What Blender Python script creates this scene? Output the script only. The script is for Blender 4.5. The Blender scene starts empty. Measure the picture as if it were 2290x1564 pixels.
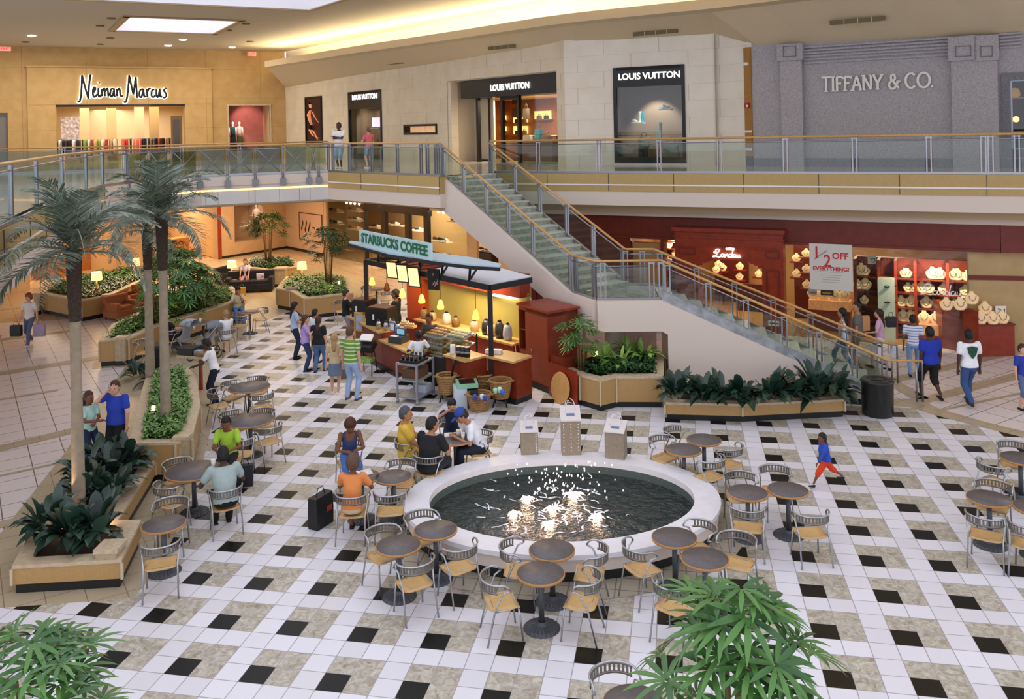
import bpy, bmesh, math, random
from mathutils import Vector, Matrix
random.seed(7)
R = math.radians
PI = math.pi
scene = bpy.context.scene
col = scene.collection

# ------------------------------------------------------------------ camera model (a pixel on a height becomes a point of the place)
FPX, PCX, PCY, ROLL, CAMH = 1930.0, 1145.0, 287.9, -0.0212, 6.55
_cr, _sr = math.cos(ROLL), math.sin(ROLL)


def G(px, py, z=0.0):
    a = px - PCX; b = py - PCY
    rx = (a * _cr + b * _sr) / FPX; rz = -(-a * _sr + b * _cr) / FPX
    t = (z - CAMH) / rz
    return Vector((rx * t, t, z))


def AT(px, py, Y):
    a = px - PCX; b = py - PCY
    return Vector(((a * _cr + b * _sr) / FPX * Y, Y, CAMH - (-a * _sr + b * _cr) / FPX * Y))


def ZAT(P, py):
    """height above plan point P that shows at row py"""
    x, y = P[0], P[1]
    x0 = FPX * x / y
    y0 = (py - PCY - x0 * _sr) / _cr
    return CAMH - y0 * y / FPX


def ONLINE(P0, P1, px, py=300):
    """plan point of the line P0-P1 seen at column px"""
    rx = ((px - PCX) * _cr + (py - PCY) * _sr) / FPX
    dx, dy = P1[0] - P0[0], P1[1] - P0[1]
    t = (rx * P0[1] - P0[0]) / (dx - rx * dy)
    return Vector((P0[0] + dx * t, P0[1] + dy * t, 0))


cam_d = bpy.data.cameras.new('camera')
cam = bpy.data.objects.new('camera', cam_d)
col.objects.link(cam)
cam_d.sensor_fit = 'HORIZONTAL'; cam_d.sensor_width = 36
cam_d.lens = FPX / 2290 * 36
cam_d.shift_x = 0.0
cam_d.shift_y = -(782 - PCY) / 2290
cam_d.clip_end = 300
cam.matrix_world = Matrix.Translation((0, 0, CAMH)) @ Matrix.Rotation(PI / 2, 4, 'X') @ Matrix.Rotation(ROLL, 4, 'Z')
scene.camera = cam
scene.view_settings.view_transform = 'Standard'
scene.view_settings.look = 'None'
scene.view_settings.gamma = 1
scene.view_settings.use_curve_mapping = False
scene.view_settings.exposure = 0.5

# ------------------------------------------------------------------ materials
def lin(h):
    h = h.lstrip('#')
    c = [int(h[i:i + 2], 16) / 255 for i in (0, 2, 4)]
    return tuple([(x / 12.92 if x <= .04045 else ((x + .055) / 1.055) ** 2.4) for x in c] + [1.0])


MATS = {}


def mat(name, hexc, rough=0.5, metal=0.0, noise=0.0, nscale=8.0, emit=None, estr=1.0, alpha=1.0, spec=0.5, trans=0.0, bump=0.0, bscale=40.0, ior=1.45, coat=0.0):
    if name in MATS: return MATS[name]
    m = bpy.data.materials.new(name); m.use_nodes = True
    nt = m.node_tree; b = nt.nodes['Principled BSDF']
    b.inputs['Base Color'].default_value = lin(hexc)
    b.inputs['Roughness'].default_value = rough
    b.inputs['Metallic'].default_value = metal
    b.inputs['Specular IOR Level'].default_value = spec
    b.inputs['IOR'].default_value = ior
    b.inputs['Coat Weight'].default_value = coat
    if trans: b.inputs['Transmission Weight'].default_value = trans
    if alpha < 1: b.inputs['Alpha'].default_value = alpha
    if emit:
        b.inputs['Emission Color'].default_value = lin(emit); b.inputs['Emission Strength'].default_value = estr
    if noise > 0 or bump > 0:
        tc = nt.nodes.new('ShaderNodeTexCoord')
        n = nt.nodes.new('ShaderNodeTexNoise'); n.inputs['Scale'].default_value = nscale; n.inputs['Detail'].default_value = 5
        nt.links.new(tc.outputs['Object'], n.inputs['Vector'])
        if noise > 0:
            r = nt.nodes.new('ShaderNodeValToRGB'); c = lin(hexc)
            r.color_ramp.elements[0].position = .3; r.color_ramp.elements[1].position = .7
            r.color_ramp.elements[0].color = tuple([max(0, x * (1 - noise)) for x in c[:3]] + [1])
            r.color_ramp.elements[1].color = tuple([min(1, x * (1 + noise)) for x in c[:3]] + [1])
            nt.links.new(n.outputs['Fac'], r.inputs['Fac']); nt.links.new(r.outputs['Color'], b.inputs['Base Color'])
        if bump > 0:
            n2 = nt.nodes.new('ShaderNodeTexNoise'); n2.inputs['Scale'].default_value = bscale
            nt.links.new(tc.outputs['Object'], n2.inputs['Vector'])
            bp = nt.nodes.new('ShaderNodeBump'); bp.inputs['Strength'].default_value = bump; bp.inputs['Distance'].default_value = .02
            nt.links.new(n2.outputs['Fac'], bp.inputs['Height']); nt.links.new(bp.outputs['Normal'], b.inputs['Normal'])
    MATS[name] = m
    return m


def glass(name, hexc, alpha=0.25, rough=0.03):
    """thin pane: mostly see-through with a tint and a reflection"""
    if name in MATS: return MATS[name]
    m = bpy.data.materials.new(name); m.use_nodes = True
    nt = m.node_tree; nt.nodes.clear()
    o = nt.nodes.new('ShaderNodeOutputMaterial')
    t = nt.nodes.new('ShaderNodeBsdfTransparent'); t.inputs['Color'].default_value = lin(hexc)
    g = nt.nodes.new('ShaderNodeBsdfGlossy'); g.inputs['Roughness'].default_value = rough
    mx = nt.nodes.new('ShaderNodeMixShader'); mx.inputs[0].default_value = alpha
    nt.links.new(t.outputs[0], mx.inputs[1]); nt.links.new(g.outputs[0], mx.inputs[2]); nt.links.new(mx.outputs[0], o.inputs['Surface'])
    MATS[name] = m
    return m


def nodes_math(nt, op, a, b=None):
    n = nt.nodes.new('ShaderNodeMath'); n.operation = op
    for i, v in enumerate((a, b)):
        if v is None: continue
        if isinstance(v, (int, float)): n.inputs[i].default_value = v
        else: nt.links.new(v, n.inputs[i])
    return n.outputs[0]


def joints(nt, u, v, w):
    """1 on the grout lines of the unit grid u, v"""
    a = nodes_math(nt, 'FRACT', u); b = nodes_math(nt, 'FRACT', v)
    a = nodes_math(nt, 'LESS_THAN', nodes_math(nt, 'ABSOLUTE', nodes_math(nt, 'SUBTRACT', nodes_math(nt, 'FRACT', nodes_math(nt, 'ADD', u, .5)), .5)), w)
    b = nodes_math(nt, 'LESS_THAN', nodes_math(nt, 'ABSOLUTE', nodes_math(nt, 'SUBTRACT', nodes_math(nt, 'FRACT', nodes_math(nt, 'ADD', v, .5)), .5)), w)
    return nodes_math(nt, 'MAXIMUM', a, b)


def mixc(nt, fac, a, b):
    n = nt.nodes.new('ShaderNodeMix'); n.data_type = 'RGBA'
    if isinstance(fac, (int, float)): n.inputs[0].default_value = fac
    else: nt.links.new(fac, n.inputs[0])
    for i, v in ((6, a), (7, b)):
        if isinstance(v, tuple): n.inputs[i].default_value = v
        else: nt.links.new(v, n.inputs[i])
    return n.outputs[2]


def grid_uv(nt, ang, ox, oy, sx, sy):
    tc = nt.nodes.new('ShaderNodeTexCoord'); s = nt.nodes.new('ShaderNodeSeparateXYZ')
    nt.links.new(tc.outputs['Object'], s.inputs[0])
    x = nodes_math(nt, 'SUBTRACT', s.outputs[0], ox); y = nodes_math(nt, 'SUBTRACT', s.outputs[1], oy)
    c, si = math.cos(ang), math.sin(ang)
    u = nodes_math(nt, 'ADD', nodes_math(nt, 'MULTIPLY', x, c / sx), nodes_math(nt, 'MULTIPLY', y, si / sx))
    v = nodes_math(nt, 'ADD', nodes_math(nt, 'MULTIPLY', x, -si / sy), nodes_math(nt, 'MULTIPLY', y, c / sy))
    return u, v, tc


# floor lattice: period .98 m, direction found from the black tiles
P_ = 0.98
GRID_YAW = 0.1811


def lattice_origin():
    # black tile (6, 2) lies here
    return G(1332.7, 1370.6)


def mat_checker():
    m = bpy.data.materials.new('checker_tile'); m.use_nodes = True; nt = m.node_tree; b = nt.nodes['Principled BSDF']
    o = lattice_origin()
    t = P_ / 3
    u, v, tc = grid_uv(nt, GANG, o.x, o.y, t, t)
    u = nodes_math(nt, 'ADD', u, 300.5); v = nodes_math(nt, 'ADD', v, 300.5)
    fu = nodes_math(nt, 'FLOOR', nodes_math(nt, 'MODULO', u, 3.0)); fv = nodes_math(nt, 'FLOOR', nodes_math(nt, 'MODULO', v, 3.0))
    white = nodes_math(nt, 'MAXIMUM', nodes_math(nt, 'GREATER_THAN', fu, 1.5), nodes_math(nt, 'GREATER_THAN', fv, 1.5))
    black = nodes_math(nt, 'LESS_THAN', nodes_math(nt, 'ADD', fu, fv), .5)
    n = nt.nodes.new('ShaderNodeTexNoise'); n.inputs['Scale'].default_value = 9; n.inputs['Detail'].default_value = 8; n.inputs['Roughness'].default_value = .7
    n.inputs['Distortion'].default_value = 1.2
    nt.links.new(tc.outputs['Object'], n.inputs['Vector'])
    r = nt.nodes.new('ShaderNodeValToRGB'); r.color_ramp.elements[0].position = .35; r.color_ramp.elements[1].position = .68
    r.color_ramp.elements[0].color = lin('#968b77'); r.color_ramp.elements[1].color = lin('#d6cfc0')
    nt.links.new(n.outputs['Fac'], r.inputs['Fac'])
    wn = nt.nodes.new('ShaderNodeTexWhiteNoise'); wn.noise_dimensions = '2D'
    cb = nt.nodes.new('ShaderNodeCombineXYZ'); nt.links.new(nodes_math(nt, 'FLOOR', u), cb.inputs[0]); nt.links.new(nodes_math(nt, 'FLOOR', v), cb.inputs[1])
    nt.links.new(cb.outputs[0], wn.inputs['Vector'])
    wc = mixc(nt, wn.outputs['Value'], lin('#ddd9dc'), lin('#e8e5ea'))
    c = mixc(nt, white, r.outputs['Color'], wc)
    c = mixc(nt, black, c, lin('#161817'))
    j = joints(nt, u, v, .018)
    jn = nodes_math(nt, 'MULTIPLY', j, nodes_math(nt, 'SUBTRACT', 1.0, black))
    c = mixc(nt, jn, c, lin('#a39f9f'))
    nt.links.new(c, b.inputs['Base Color'])
    b.inputs['Roughness'].default_value = .33
    b.inputs['Specular IOR Level'].default_value = .16
    return m


def mat_bigtile(name, c1, c2, ang, sx, sy, joint, ox=0, oy=0, jw=.012, rough=.18, spec=.5):
    m = bpy.data.materials.new(name); m.use_nodes = True; nt = m.node_tree; b = nt.nodes['Principled BSDF']
    u, v, tc = grid_uv(nt, ang, ox, oy, sx, sy)
    n = nt.nodes.new('ShaderNodeTexNoise'); n.inputs['Scale'].default_value = 2.5; n.inputs['Detail'].default_value = 8
    nt.links.new(tc.outputs['Object'], n.inputs['Vector'])
    c = mixc(nt, n.outputs['Fac'], lin(c1), lin(c2))
    j = joints(nt, u, v, jw)
    c = mixc(nt, j, c, lin(joint))
    nt.links.new(c, b.inputs['Base Color']); b.inputs['Roughness'].default_value = rough
    b.inputs['Specular IOR Level'].default_value = spec
    MATS[name] = m
    return m


def mat_block(name, c1, c2, joint, bw, bh, ang, noise=3.0, rough=.6, jw=.01, off=.5, spec=.3):
    """stone blocks on a wall that runs along the plan direction ang"""
    m = bpy.data.materials.new(name); m.use_nodes = True; nt = m.node_tree; b = nt.nodes['Principled BSDF']
    tc = nt.nodes.new('ShaderNodeTexCoord'); s = nt.nodes.new('ShaderNodeSeparateXYZ'); nt.links.new(tc.outputs['Object'], s.inputs[0])
    u = nodes_math(nt, 'ADD', nodes_math(nt, 'MULTIPLY', s.outputs[0], math.cos(ang) / bw), nodes_math(nt, 'MULTIPLY', s.outputs[1], math.sin(ang) / bw))
    v = nodes_math(nt, 'DIVIDE', s.outputs[2], bh)
    row = nodes_math(nt, 'MULTIPLY', nodes_math(nt, 'FLOOR', v), off)
    u2 = nodes_math(nt, 'ADD', nodes_math(nt, 'ADD', u, row), 200)
    n = nt.nodes.new('ShaderNodeTexNoise'); n.inputs['Scale'].default_value = noise; n.inputs['Detail'].default_value = 7
    nt.links.new(tc.outputs['Object'], n.inputs['Vector'])
    r = nt.nodes.new('ShaderNodeValToRGB'); r.color_ramp.elements[0].position = .3; r.color_ramp.elements[1].position = .7
    r.color_ramp.elements[0].color = lin(c1); r.color_ramp.elements[1].color = lin(c2); nt.links.new(n.outputs['Fac'], r.inputs['Fac'])
    j = joints(nt, u2, v, jw)
    c = mixc(nt, j, r.outputs['Color'], lin(joint))
    nt.links.new(c, b.inputs['Base Color']); b.inputs['Roughness'].default_value = rough; b.inputs['Specular IOR Level'].default_value = spec
    MATS[name] = m
    return m


# ------------------------------------------------------------------ mesh builder
class MB:
    def __init__(s): s.v = []; s.f = []; s.m = []; s.sm = []; s.mi = 0; s.smooth = False

    def add(s, vs, fs, smooth=None):
        b = len(s.v); s.v += [tuple(x) for x in vs]
        for f in fs:
            s.f.append([b + i for i in f]); s.m.append(s.mi); s.sm.append(s.smooth if smooth is None else smooth)
        return s

    def quad(s, a, b, c, d): return s.add([a, b, c, d], [(0, 1, 2, 3)], False)

    def box(s, c, size, rz=0.0, M=None):
        x, y, z = [k / 2 for k in size]
        vs = [Vector((i * x, j * y, k * z)) for i in (-1, 1) for j in (-1, 1) for k in (-1, 1)]
        rot = Matrix.Rotation(rz, 3, 'Z') if M is None else M
        vs = [rot @ v + Vector(c) for v in vs]
        return s.add(vs, [(0, 1, 3, 2), (4, 6, 7, 5), (0, 4, 5, 1), (2, 3, 7, 6), (0, 2, 6, 4), (1, 5, 7, 3)], False)

    def beam(s, p, q, w, h, up=(0, 0, 1)):
        p = Vector(p); q = Vector(q); d = (q - p); L = d.length
        if L < 1e-6: return s
        y = d / L; up = Vector(up)
        if abs(y.dot(up)) > .98: up = Vector((1, 0, 0))
        x = y.cross(up).normalized(); z = x.cross(y)
        M = Matrix((x, y, z)).transposed()
        return s.box((p + q) / 2, (w, L, h), M=M)

    def prism(s, poly, z0, z1, holes=None):
        n = len(poly)
        a = sum(poly[i][0] * poly[(i + 1) % n][1] - poly[(i + 1) % n][0] * poly[i][1] for i in range(n))
        if a < 0: poly = poly[::-1]
        zb = [z0] * n if isinstance(z0, (int, float)) else z0
        zt = [z1] * n if isinstance(z1, (int, float)) else z1
        vs = [(p[0], p[1], zb[i]) for i, p in enumerate(poly)] + [(p[0], p[1], zt[i]) for i, p in enumerate(poly)]
        fs = [tuple(range(n))[::-1], tuple(range(n, 2 * n))] + [(i, (i + 1) % n, n + (i + 1) % n, n + i) for i in range(n)]
        return s.add(vs, fs, False)

    def ring(s, c, r, z, n=24, rx=None, rot=0):
        rx = rx or r
        return [Vector((c[0] + rx * math.cos(t), c[1] + r * math.sin(t), z)) for t in [2 * PI * i / n for i in range(n)]]

    def lathe(s, c, prof, n=24, smooth=True, axis=None, sx=1.0, cap=True):
        """prof: list of (r, z)"""
        vs = []
        for r, z in prof:
            for i in range(n):
                t = 2 * PI * i / n
                vs.append(Vector((r * math.cos(t) * sx, r * math.sin(t), z)))
        if axis is not None: vs = [axis @ v for v in vs]
        vs = [v + Vector(c) for v in vs]
        fs = []
        for k in range(len(prof) - 1):
            for i in range(n):
                j = (i + 1) % n
                fs.append((k * n + i, k * n + j, (k + 1) * n + j, (k + 1) * n + i))
        s.add(vs, fs, smooth)
        if cap:
            b = len(s.v) - len(vs)
            if prof[0][0] > 1e-4: s.f.append([b + i for i in range(n)][::-1]); s.m.append(s.mi); s.sm.append(False)
            if prof[-1][0] > 1e-4: s.f.append([b + (len(prof) - 1) * n + i for i in range(n)]); s.m.append(s.mi); s.sm.append(False)
        return s

    def cyl(s, c, r, z0, z1, n=20): return s.lathe((c[0], c[1], 0), [(r, z0), (r, z1)], n)

    def tube(s, pts, r, n=8, closed=False, flat=1.0):
        pts = [Vector(p) for p in pts]; k = len(pts)
        rs = [r] * k if isinstance(r, (int, float)) else r
        vs = []; up = Vector((0, 0, 1))
        prevx = None
        for i, p in enumerate(pts):
            a = pts[i - 1] if (i > 0 or closed) else p; b = pts[(i + 1) % k] if (i < k - 1 or closed) else p
            d = (b - a).normalized() if (b - a).length > 1e-9 else Vector((0, 0, 1))
            if prevx is None:
                x = d.cross(up)
                if x.length < .1: x = d.cross(Vector((0, 1, 0)))
            else: x = prevx - d * prevx.dot(d)
            x.normalize(); prevx = x; y = x.cross(d)
            for j in range(n):
                t = 2 * PI * j / n
                vs.append(p + x * (rs[i] * math.cos(t)) + y * (rs[i] * flat * math.sin(t)))
        fs = []
        m = k if closed else k - 1
        for i in range(m):
            i2 = (i + 1) % k
            for j in range(n):
                j2 = (j + 1) % n
                fs.append((i * n + j, i * n + j2, i2 * n + j2, i2 * n + j))
        if not closed: fs += [tuple(range(n))[::-1], tuple(range((k - 1) * n, k * n))]
        return s.add(vs, fs, True)

    def ball(s, c, r, n=12, sc=(1, 1, 1), M=None):
        vs = []; m = n // 2 + 1
        rows = max(4, n // 2 + 1)
        for i in range(rows + 1):
            ph = PI * i / rows
            for j in range(n):
                t = 2 * PI * j / n
                vs.append(Vector((math.sin(ph) * math.cos(t) * r * sc[0], math.sin(ph) * math.sin(t) * r * sc[1], -math.cos(ph) * r * sc[2])))
        if M is not None: vs = [M @ v for v in vs]
        vs = [v + Vector(c) for v in vs]
        fs = [(i * n + j, i * n + (j + 1) % n, (i + 1) * n + (j + 1) % n, (i + 1) * n + j) for i in range(rows) for j in range(n)]
        return s.add(vs, fs, True)

    def loft(s, rings, cap=True, smooth=True):
        n = len(rings[0]); vs = [v for r in rings for v in r]
        fs = [(i * n + j, i * n + (j + 1) % n, (i + 1) * n + (j + 1) % n, (i + 1) * n + j) for i in range(len(rings) - 1) for j in range(n)]
        if cap: fs += [tuple(range(n))[::-1], tuple(range((len(rings) - 1) * n, len(rings) * n))]
        return s.add(vs, fs, smooth)

    def build(s, name, mats, parent=None, bevel=0):
        me = bpy.data.meshes.new(name)
        me.from_pydata(s.v, [], s.f)
        if not isinstance(mats, (list, tuple)): mats = [mats]
        for m in mats: me.materials.append(m)
        me.polygons.foreach_set('material_index', s.m)
        me.polygons.foreach_set('use_smooth', s.sm)
        me.update()
        o = bpy.data.objects.new(name, me); col.objects.link(o)
        if parent is not None: o.parent = parent
        if bevel:
            b = o.modifiers.new('bevel', 'BEVEL'); b.width = bevel; b.segments = 2; b.limit_method = 'ANGLE'
        return o


def tag(o, label=None, cat=None, group=None, kind=None):
    if label: o['label'] = label
    if cat: o['category'] = cat
    if group: o['group'] = group
    if kind: o['kind'] = kind
    return o


def empty(name, loc, rz=0.0, label=None, cat=None, group=None):
    o = bpy.data.objects.new(name, None); col.objects.link(o)
    o.location = loc; o.rotation_euler = (0, 0, rz); o.empty_display_size = .2
    return tag(o, label, cat, group)


CH = {}


def copy_tree(o, parent=None):
    c = o.copy(); col.objects.link(c); c.parent = parent
    for k in [x for x in KIDS.get(o.name, ())]:
        copy_tree(k, c)
    return c


KIDS = {}


def reg(o):
    """remember the children of a prototype so copies are quick"""
    for k in bpy.data.objects:
        if k.parent is o:
            KIDS.setdefault(o.name, []).append(k); reg(k)
    return o


def struct(name, mb, mats, parent=None, bevel=0):
    o = mb.build(name, mats, parent, bevel)
    if parent is None: o['kind'] = 'structure'
    return o


def light_area(name, loc, size, power, color=(1, 1, 1), rot=(0, 0, 0), sy=None, spread=None):
    d = bpy.data.lights.new(name, 'AREA'); d.energy = power; d.size = size; d.color = color
    if sy: d.shape = 'RECTANGLE'; d.size_y = sy
    if spread: d.spread = spread
    o = bpy.data.objects.new(name, d); col.objects.link(o); o.location = loc; o.rotation_euler = rot
    o['kind'] = 'structure'
    return o


def light_spot(name, loc, tgt, power, color=(1, 1, 1), ang=60, blend=.6, r=.05):
    d = bpy.data.lights.new(name, 'SPOT'); d.energy = power; d.color = color; d.spot_size = R(ang); d.spot_blend = blend; d.shadow_soft_size = r
    o = bpy.data.objects.new(name, d); col.objects.link(o); o.location = loc
    o.rotation_euler = (Vector(tgt) - Vector(loc)).to_track_quat('-Z', 'Y').to_euler()
    o['kind'] = 'structure'
    return o


def light_point(name, loc, power, color=(1, .8, .55), r=.08):
    d = bpy.data.lights.new(name, 'POINT'); d.energy = power; d.color = color; d.shadow_soft_size = r
    o = bpy.data.objects.new(name, d); col.objects.link(o); o.location = loc
    o['kind'] = 'structure'
    return o


def text_on(body, size, loc, ang, m, parent=None, ext=.004, name='sign_letters', sx=1.0, off=0.0, tilt=PI / 2, space=1.0, align='CENTER', shear=0.0):
    t = bpy.data.curves.new('text', 'FONT'); t.body = body; t.size = size; t.align_x = align; t.align_y = 'CENTER'; t.extrude = ext
    t.offset = off; t.space_character = space; t.shear = shear; t.resolution_u = 3
    to = bpy.data.objects.new('text', t); col.objects.link(to)
    bpy.context.view_layer.update()
    me = bpy.data.meshes.new_from_object(to.evaluated_get(bpy.context.evaluated_depsgraph_get()))
    bpy.data.objects.remove(to); bpy.data.curves.remove(t)
    me.materials.clear(); me.materials.append(m)
    o = bpy.data.objects.new(name, me); col.objects.link(o)
    o.matrix_world = Matrix.Translation(loc) @ Matrix.Rotation(ang, 4, 'Z') @ Matrix.Rotation(tilt, 4, 'X') @ Matrix.Diagonal((sx, 1, 1, 1))
    if parent is not None:
        o.parent = parent; bpy.context.view_layer.update(); o.matrix_parent_inverse = parent.matrix_world.inverted()
    return o


class Wl:
    """a vertical plane through two plan points, addressed by column px and height"""
    def __init__(s, P0, P1):
        s.P = Vector((P0[0], P0[1], 0)); s.Q = Vector((P1[0], P1[1], 0)); s.u = (s.Q - s.P).normalized(); s.n = Vector((s.u.y, -s.u.x, 0)); s.a = math.atan2(s.u.y, s.u.x)
    def s(self, px): return (ONLINE(self.P, self.Q, px) - self.P).dot(self.u)
    def so(self, px, off): return (ONLINE(self.P + self.n * off, self.Q + self.n * off, px) - self.P).dot(self.u)
    def z(self, px, py): return ZAT(ONLINE(self.P, self.Q, px, py), py)
    def p(self, px, z, off=0.0): v = ONLINE(self.P + self.n * off, self.Q + self.n * off, px); v.z = z; return v
    def at(self, s_, z, off=0.0): v = self.P + self.u * s_ + self.n * off; v.z = z; return v
    def box(self, m, s0, s1, z0, z1, o0, o1):
        a, b, c, d = self.at(s0, 0, o0), self.at(s1, 0, o0), self.at(s1, 0, o1), self.at(s0, 0, o1)
        m.prism([(q.x, q.y) for q in (a, b, c, d)], z0, z1)
    def px(self, m, p0, p1, z0, z1, o0, o1): self.box(m, self.s(p0), self.s(p1), z0, z1, o0, o1)
    def frame(self, m, s0, s1, z0, z1, w, o0, o1, b=None):
        self.box(m, s0, s0 + w, z0, z1, o0, o1); self.box(m, s1 - w, s1, z0, z1, o0, o1)
        self.box(m, s0 + w, s1 - w, z1 - w, z1, o0, o1); self.box(m, s0 + w, s1 - w, z0, z0 + (w if b is None else b), o0, o1)
    def pane(self, m, s0, s1, z0, z1, o): m.quad(self.at(s0, z0, o), self.at(s1, z0, o), self.at(s1, z1, o), self.at(s0, z1, o))


# ---- direction of the floor lattice, from two black tiles of one row
_a = G(354.6, 1376.7); _b = G(1316.6, 1467)
GANG = math.atan2(_b.y - _a.y, _b.x - _a.x)

C_CHECK = mat_checker()
M_STONE = mat('cap_stone', '#c9b595', .45, noise=.15, nscale=14)
M_TAN = mat('tan_panel', '#b8935e', .4, noise=.07, nscale=30)
M_BLACK = mat('black_base', '#1c1d1c', .4)
M_CREAM = mat('cream_plaster', '#d9cbb8', .8)
M_STAIRWALL = mat('stair_plaster', '#dccdbf', .8)
M_STEEL = mat('brushed_steel', '#9c9ea3', .3, .9)
M_DSTEEL = mat('painted_steel', '#85888c', .4, .6)
M_WOOD = mat('rail_wood', '#c69a5c', .35, noise=.12, nscale=20)
M_GLASS = glass('rail_glass', '#d6e2dc', .09)
M_GGLASS = glass('green_glass', '#9fae90', .07)
M_CHERRY = mat('cherry_wood', '#8a3018', .35, noise=.2, nscale=5)
M_DRED = mat('dark_red_wood', '#6e2414', .4, noise=.15, nscale=4)
M_LEAFD = mat('leaf_dark', '#22402b', .35, noise=.35, nscale=6)
M_BFRAME = mat('black_frame', '#141210', .35)
M_WHITE = mat('white_paint', '#eceae8', .5)
M_SOFFIT = mat('soffit_paint', '#c9b79c', .9)
# ================================================================== the setting
ZF = 5.07          # upper floor
ZC = 11.65         # main ceiling
XY = lambda v: (v[0], v[1])

# ---- plan lines
NM0 = Vector((-27.9, 47.0, 0)); CORN = Vector((-14.07, 53.8, 0))
NMm1 = NM0 + (NM0 - CORN) * .6
KINK = Vector((2.1, 33.9, 0)); LVE = Vector((7.3, 31.2, 0))
TF0 = Vector((8.35, 29.9, 0)); TF1 = Vector((17.8, 23.6, 0))
A_ANG = math.atan2(KINK.y - CORN.y, KINK.x - CORN.x)
B_ANG = math.atan2(LVE.y - KINK.y, LVE.x - KINK.x)
T_ANG = math.atan2(TF1.y - TF0.y, TF1.x - TF0.x)
N_ANG = math.atan2(CORN.y - NM0.y, CORN.x - NM0.x)

M_NM = mat_block('neiman_stone', '#b8965f', '#c4a370', '#a38352', 3.2, 1.75, N_ANG, 2.0, .7, .004, 0)
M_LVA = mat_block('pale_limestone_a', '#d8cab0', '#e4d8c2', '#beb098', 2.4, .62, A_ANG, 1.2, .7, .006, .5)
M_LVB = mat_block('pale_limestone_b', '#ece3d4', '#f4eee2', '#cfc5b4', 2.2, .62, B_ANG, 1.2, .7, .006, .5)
M_GRAN = mat('grey_granite', '#a6a1a4', .5, noise=.24, nscale=26)
M_GRAND = mat('dark_granite', '#6c6c70', .35, noise=.4, nscale=30)
M_CEIL = mat('ceiling_paint', '#b3a68f', .95)
M_BULK = mat('bulkhead_paint', '#d0bf9f', .95)
M_UFLOOR = mat_bigtile('upper_floor_tile', '#c9c4be', '#d8d3cd', T_ANG, .9, .9, '#a49c92', jw=.01, rough=.1, spec=.6)

# ---- ground floor
mb = MB()
BASE = mat_bigtile('pale_marble_tile', '#e2d6d2', '#ece3e0', R(33), .62, .62, '#7d7269', jw=.016, rough=.26)
BEIGE = mat_bigtile('beige_marble', '#ae9e82', '#c4b598', R(33), .5, .5, '#8a7c62', jw=.015, rough=.32)
RINGM = mat_bigtile('ring_tile', '#a89d88', '#bfb6a4', GANG, .33, .33, '#857b6b', jw=.03, rough=.25)
WARM_LIT = mat_bigtile('warm_lit_tile', '#bfa283', '#cdb394', R(33), .62, .62, '#7d6a54', jw=.014, rough=.24)  # pale floor tile with the corridor's warm light put into its colour
mb.mi = 0
mb.prism([(-40, 3), (26, 3), (26, 57), (-40, 57)], -.3, 0)


def flat(poly, z, mi):
    mb.mi = mi; n = len(poly)
    a = sum(poly[i][0] * poly[(i + 1) % n][1] - poly[(i + 1) % n][0] * poly[i][1] for i in range(n))
    if a < 0: poly = poly[::-1]
    mb.add([(p[0], p[1], z) for p in poly], [tuple(range(n))], False)


def pxs(l, z=0.0): return [G(x, y, z) for x, y in l]


# beige areas under and around the planters
flat(pxs([(-60, 1372), (-60, 1225), (0, 1195), (140, 1020), (280, 820), (205, 826), (240, 745), (330, 690), (420, 610), (520, 570), (640, 585), (800, 620), (840, 700), (700, 860), (540, 1100), (380, 1340), (330, 1347), (100, 1356)]), .003, 2)
# bands on the left walkway
for a, b, w in (((-60, 845), (255, 795), .42), ((-60, 768), (175, 738), .36), ((-60, 1018), (190, 957), .40), ((-60, 1188), (150, 1140), .30), ((-60, 905), (130, 873), .12), ((-60, 1078), (160, 1030), .1), ((-60, 700), (230, 668), .3)):
    p, q = G(*a), G(*b); d = (q - p).normalized(); nrm = Vector((-d.y, d.x, 0)) * w / 2
    flat([p - nrm, q - nrm, q + nrm, p + nrm], .005, 1)
# bands on the right walkway
for a, b, w in (((2030, 905), (2330, 826), .35), ((2000, 850), (2340, 770), .35), ((2108, 917), (2340, 868), .1), ((2060, 893), (1900, 800), .4)):
    p, q = G(*a), G(*b); d = (q - p).normalized(); nrm = Vector((-d.y, d.x, 0)) * w / 2
    flat([p - nrm, q - nrm, q + nrm, p + nrm], .005, 1)
CHK = pxs([(-200, 1366), (0, 1362), (60, 1357), (200, 1347), (300, 1338), (352, 1275), (410, 1160), (455, 1030), (474, 950), (478, 870), (492, 810), (545, 752), (600, 716), (680, 684), (800, 664), (1170, 700), (1500, 850), (1880, 900), (1960, 905), (2033, 912), (2085, 928), (2168, 950), (2290, 980), (2460, 1030)]) + [Vector((9.5, 7, 0)), Vector((9.5, 5, 0)), Vector((-9, 5, 0))]
flat(CHK, .008, 3)
# the border band around the chequered court, right side
bd = pxs([(1960, 905), (2033, 912), (2085, 928), (2168, 950), (2290, 980), (2460, 1030)]); bo = pxs([(1985, 893), (2056, 893), (2100, 915), (2200, 944), (2290, 966), (2460, 1008)])
flat(bd + bo[::-1], .010, 1)
# plain tiles around the pool
PC = G(1257, 1126, .43); PC.z = 0
PC = Vector((.5 * (G(905, 1125, .43).x + G(1610, 1115, .43).x), 14.32, 0)); PA, PB = 2.61, 1.99
ring = [(PC.x + (PA + .38) * math.cos(t), PC.y + (PB + .42) * math.sin(t)) for t in [2 * PI * i / 48 for i in range(48)]]
flat(ring, .012, 2 + 2)
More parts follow.
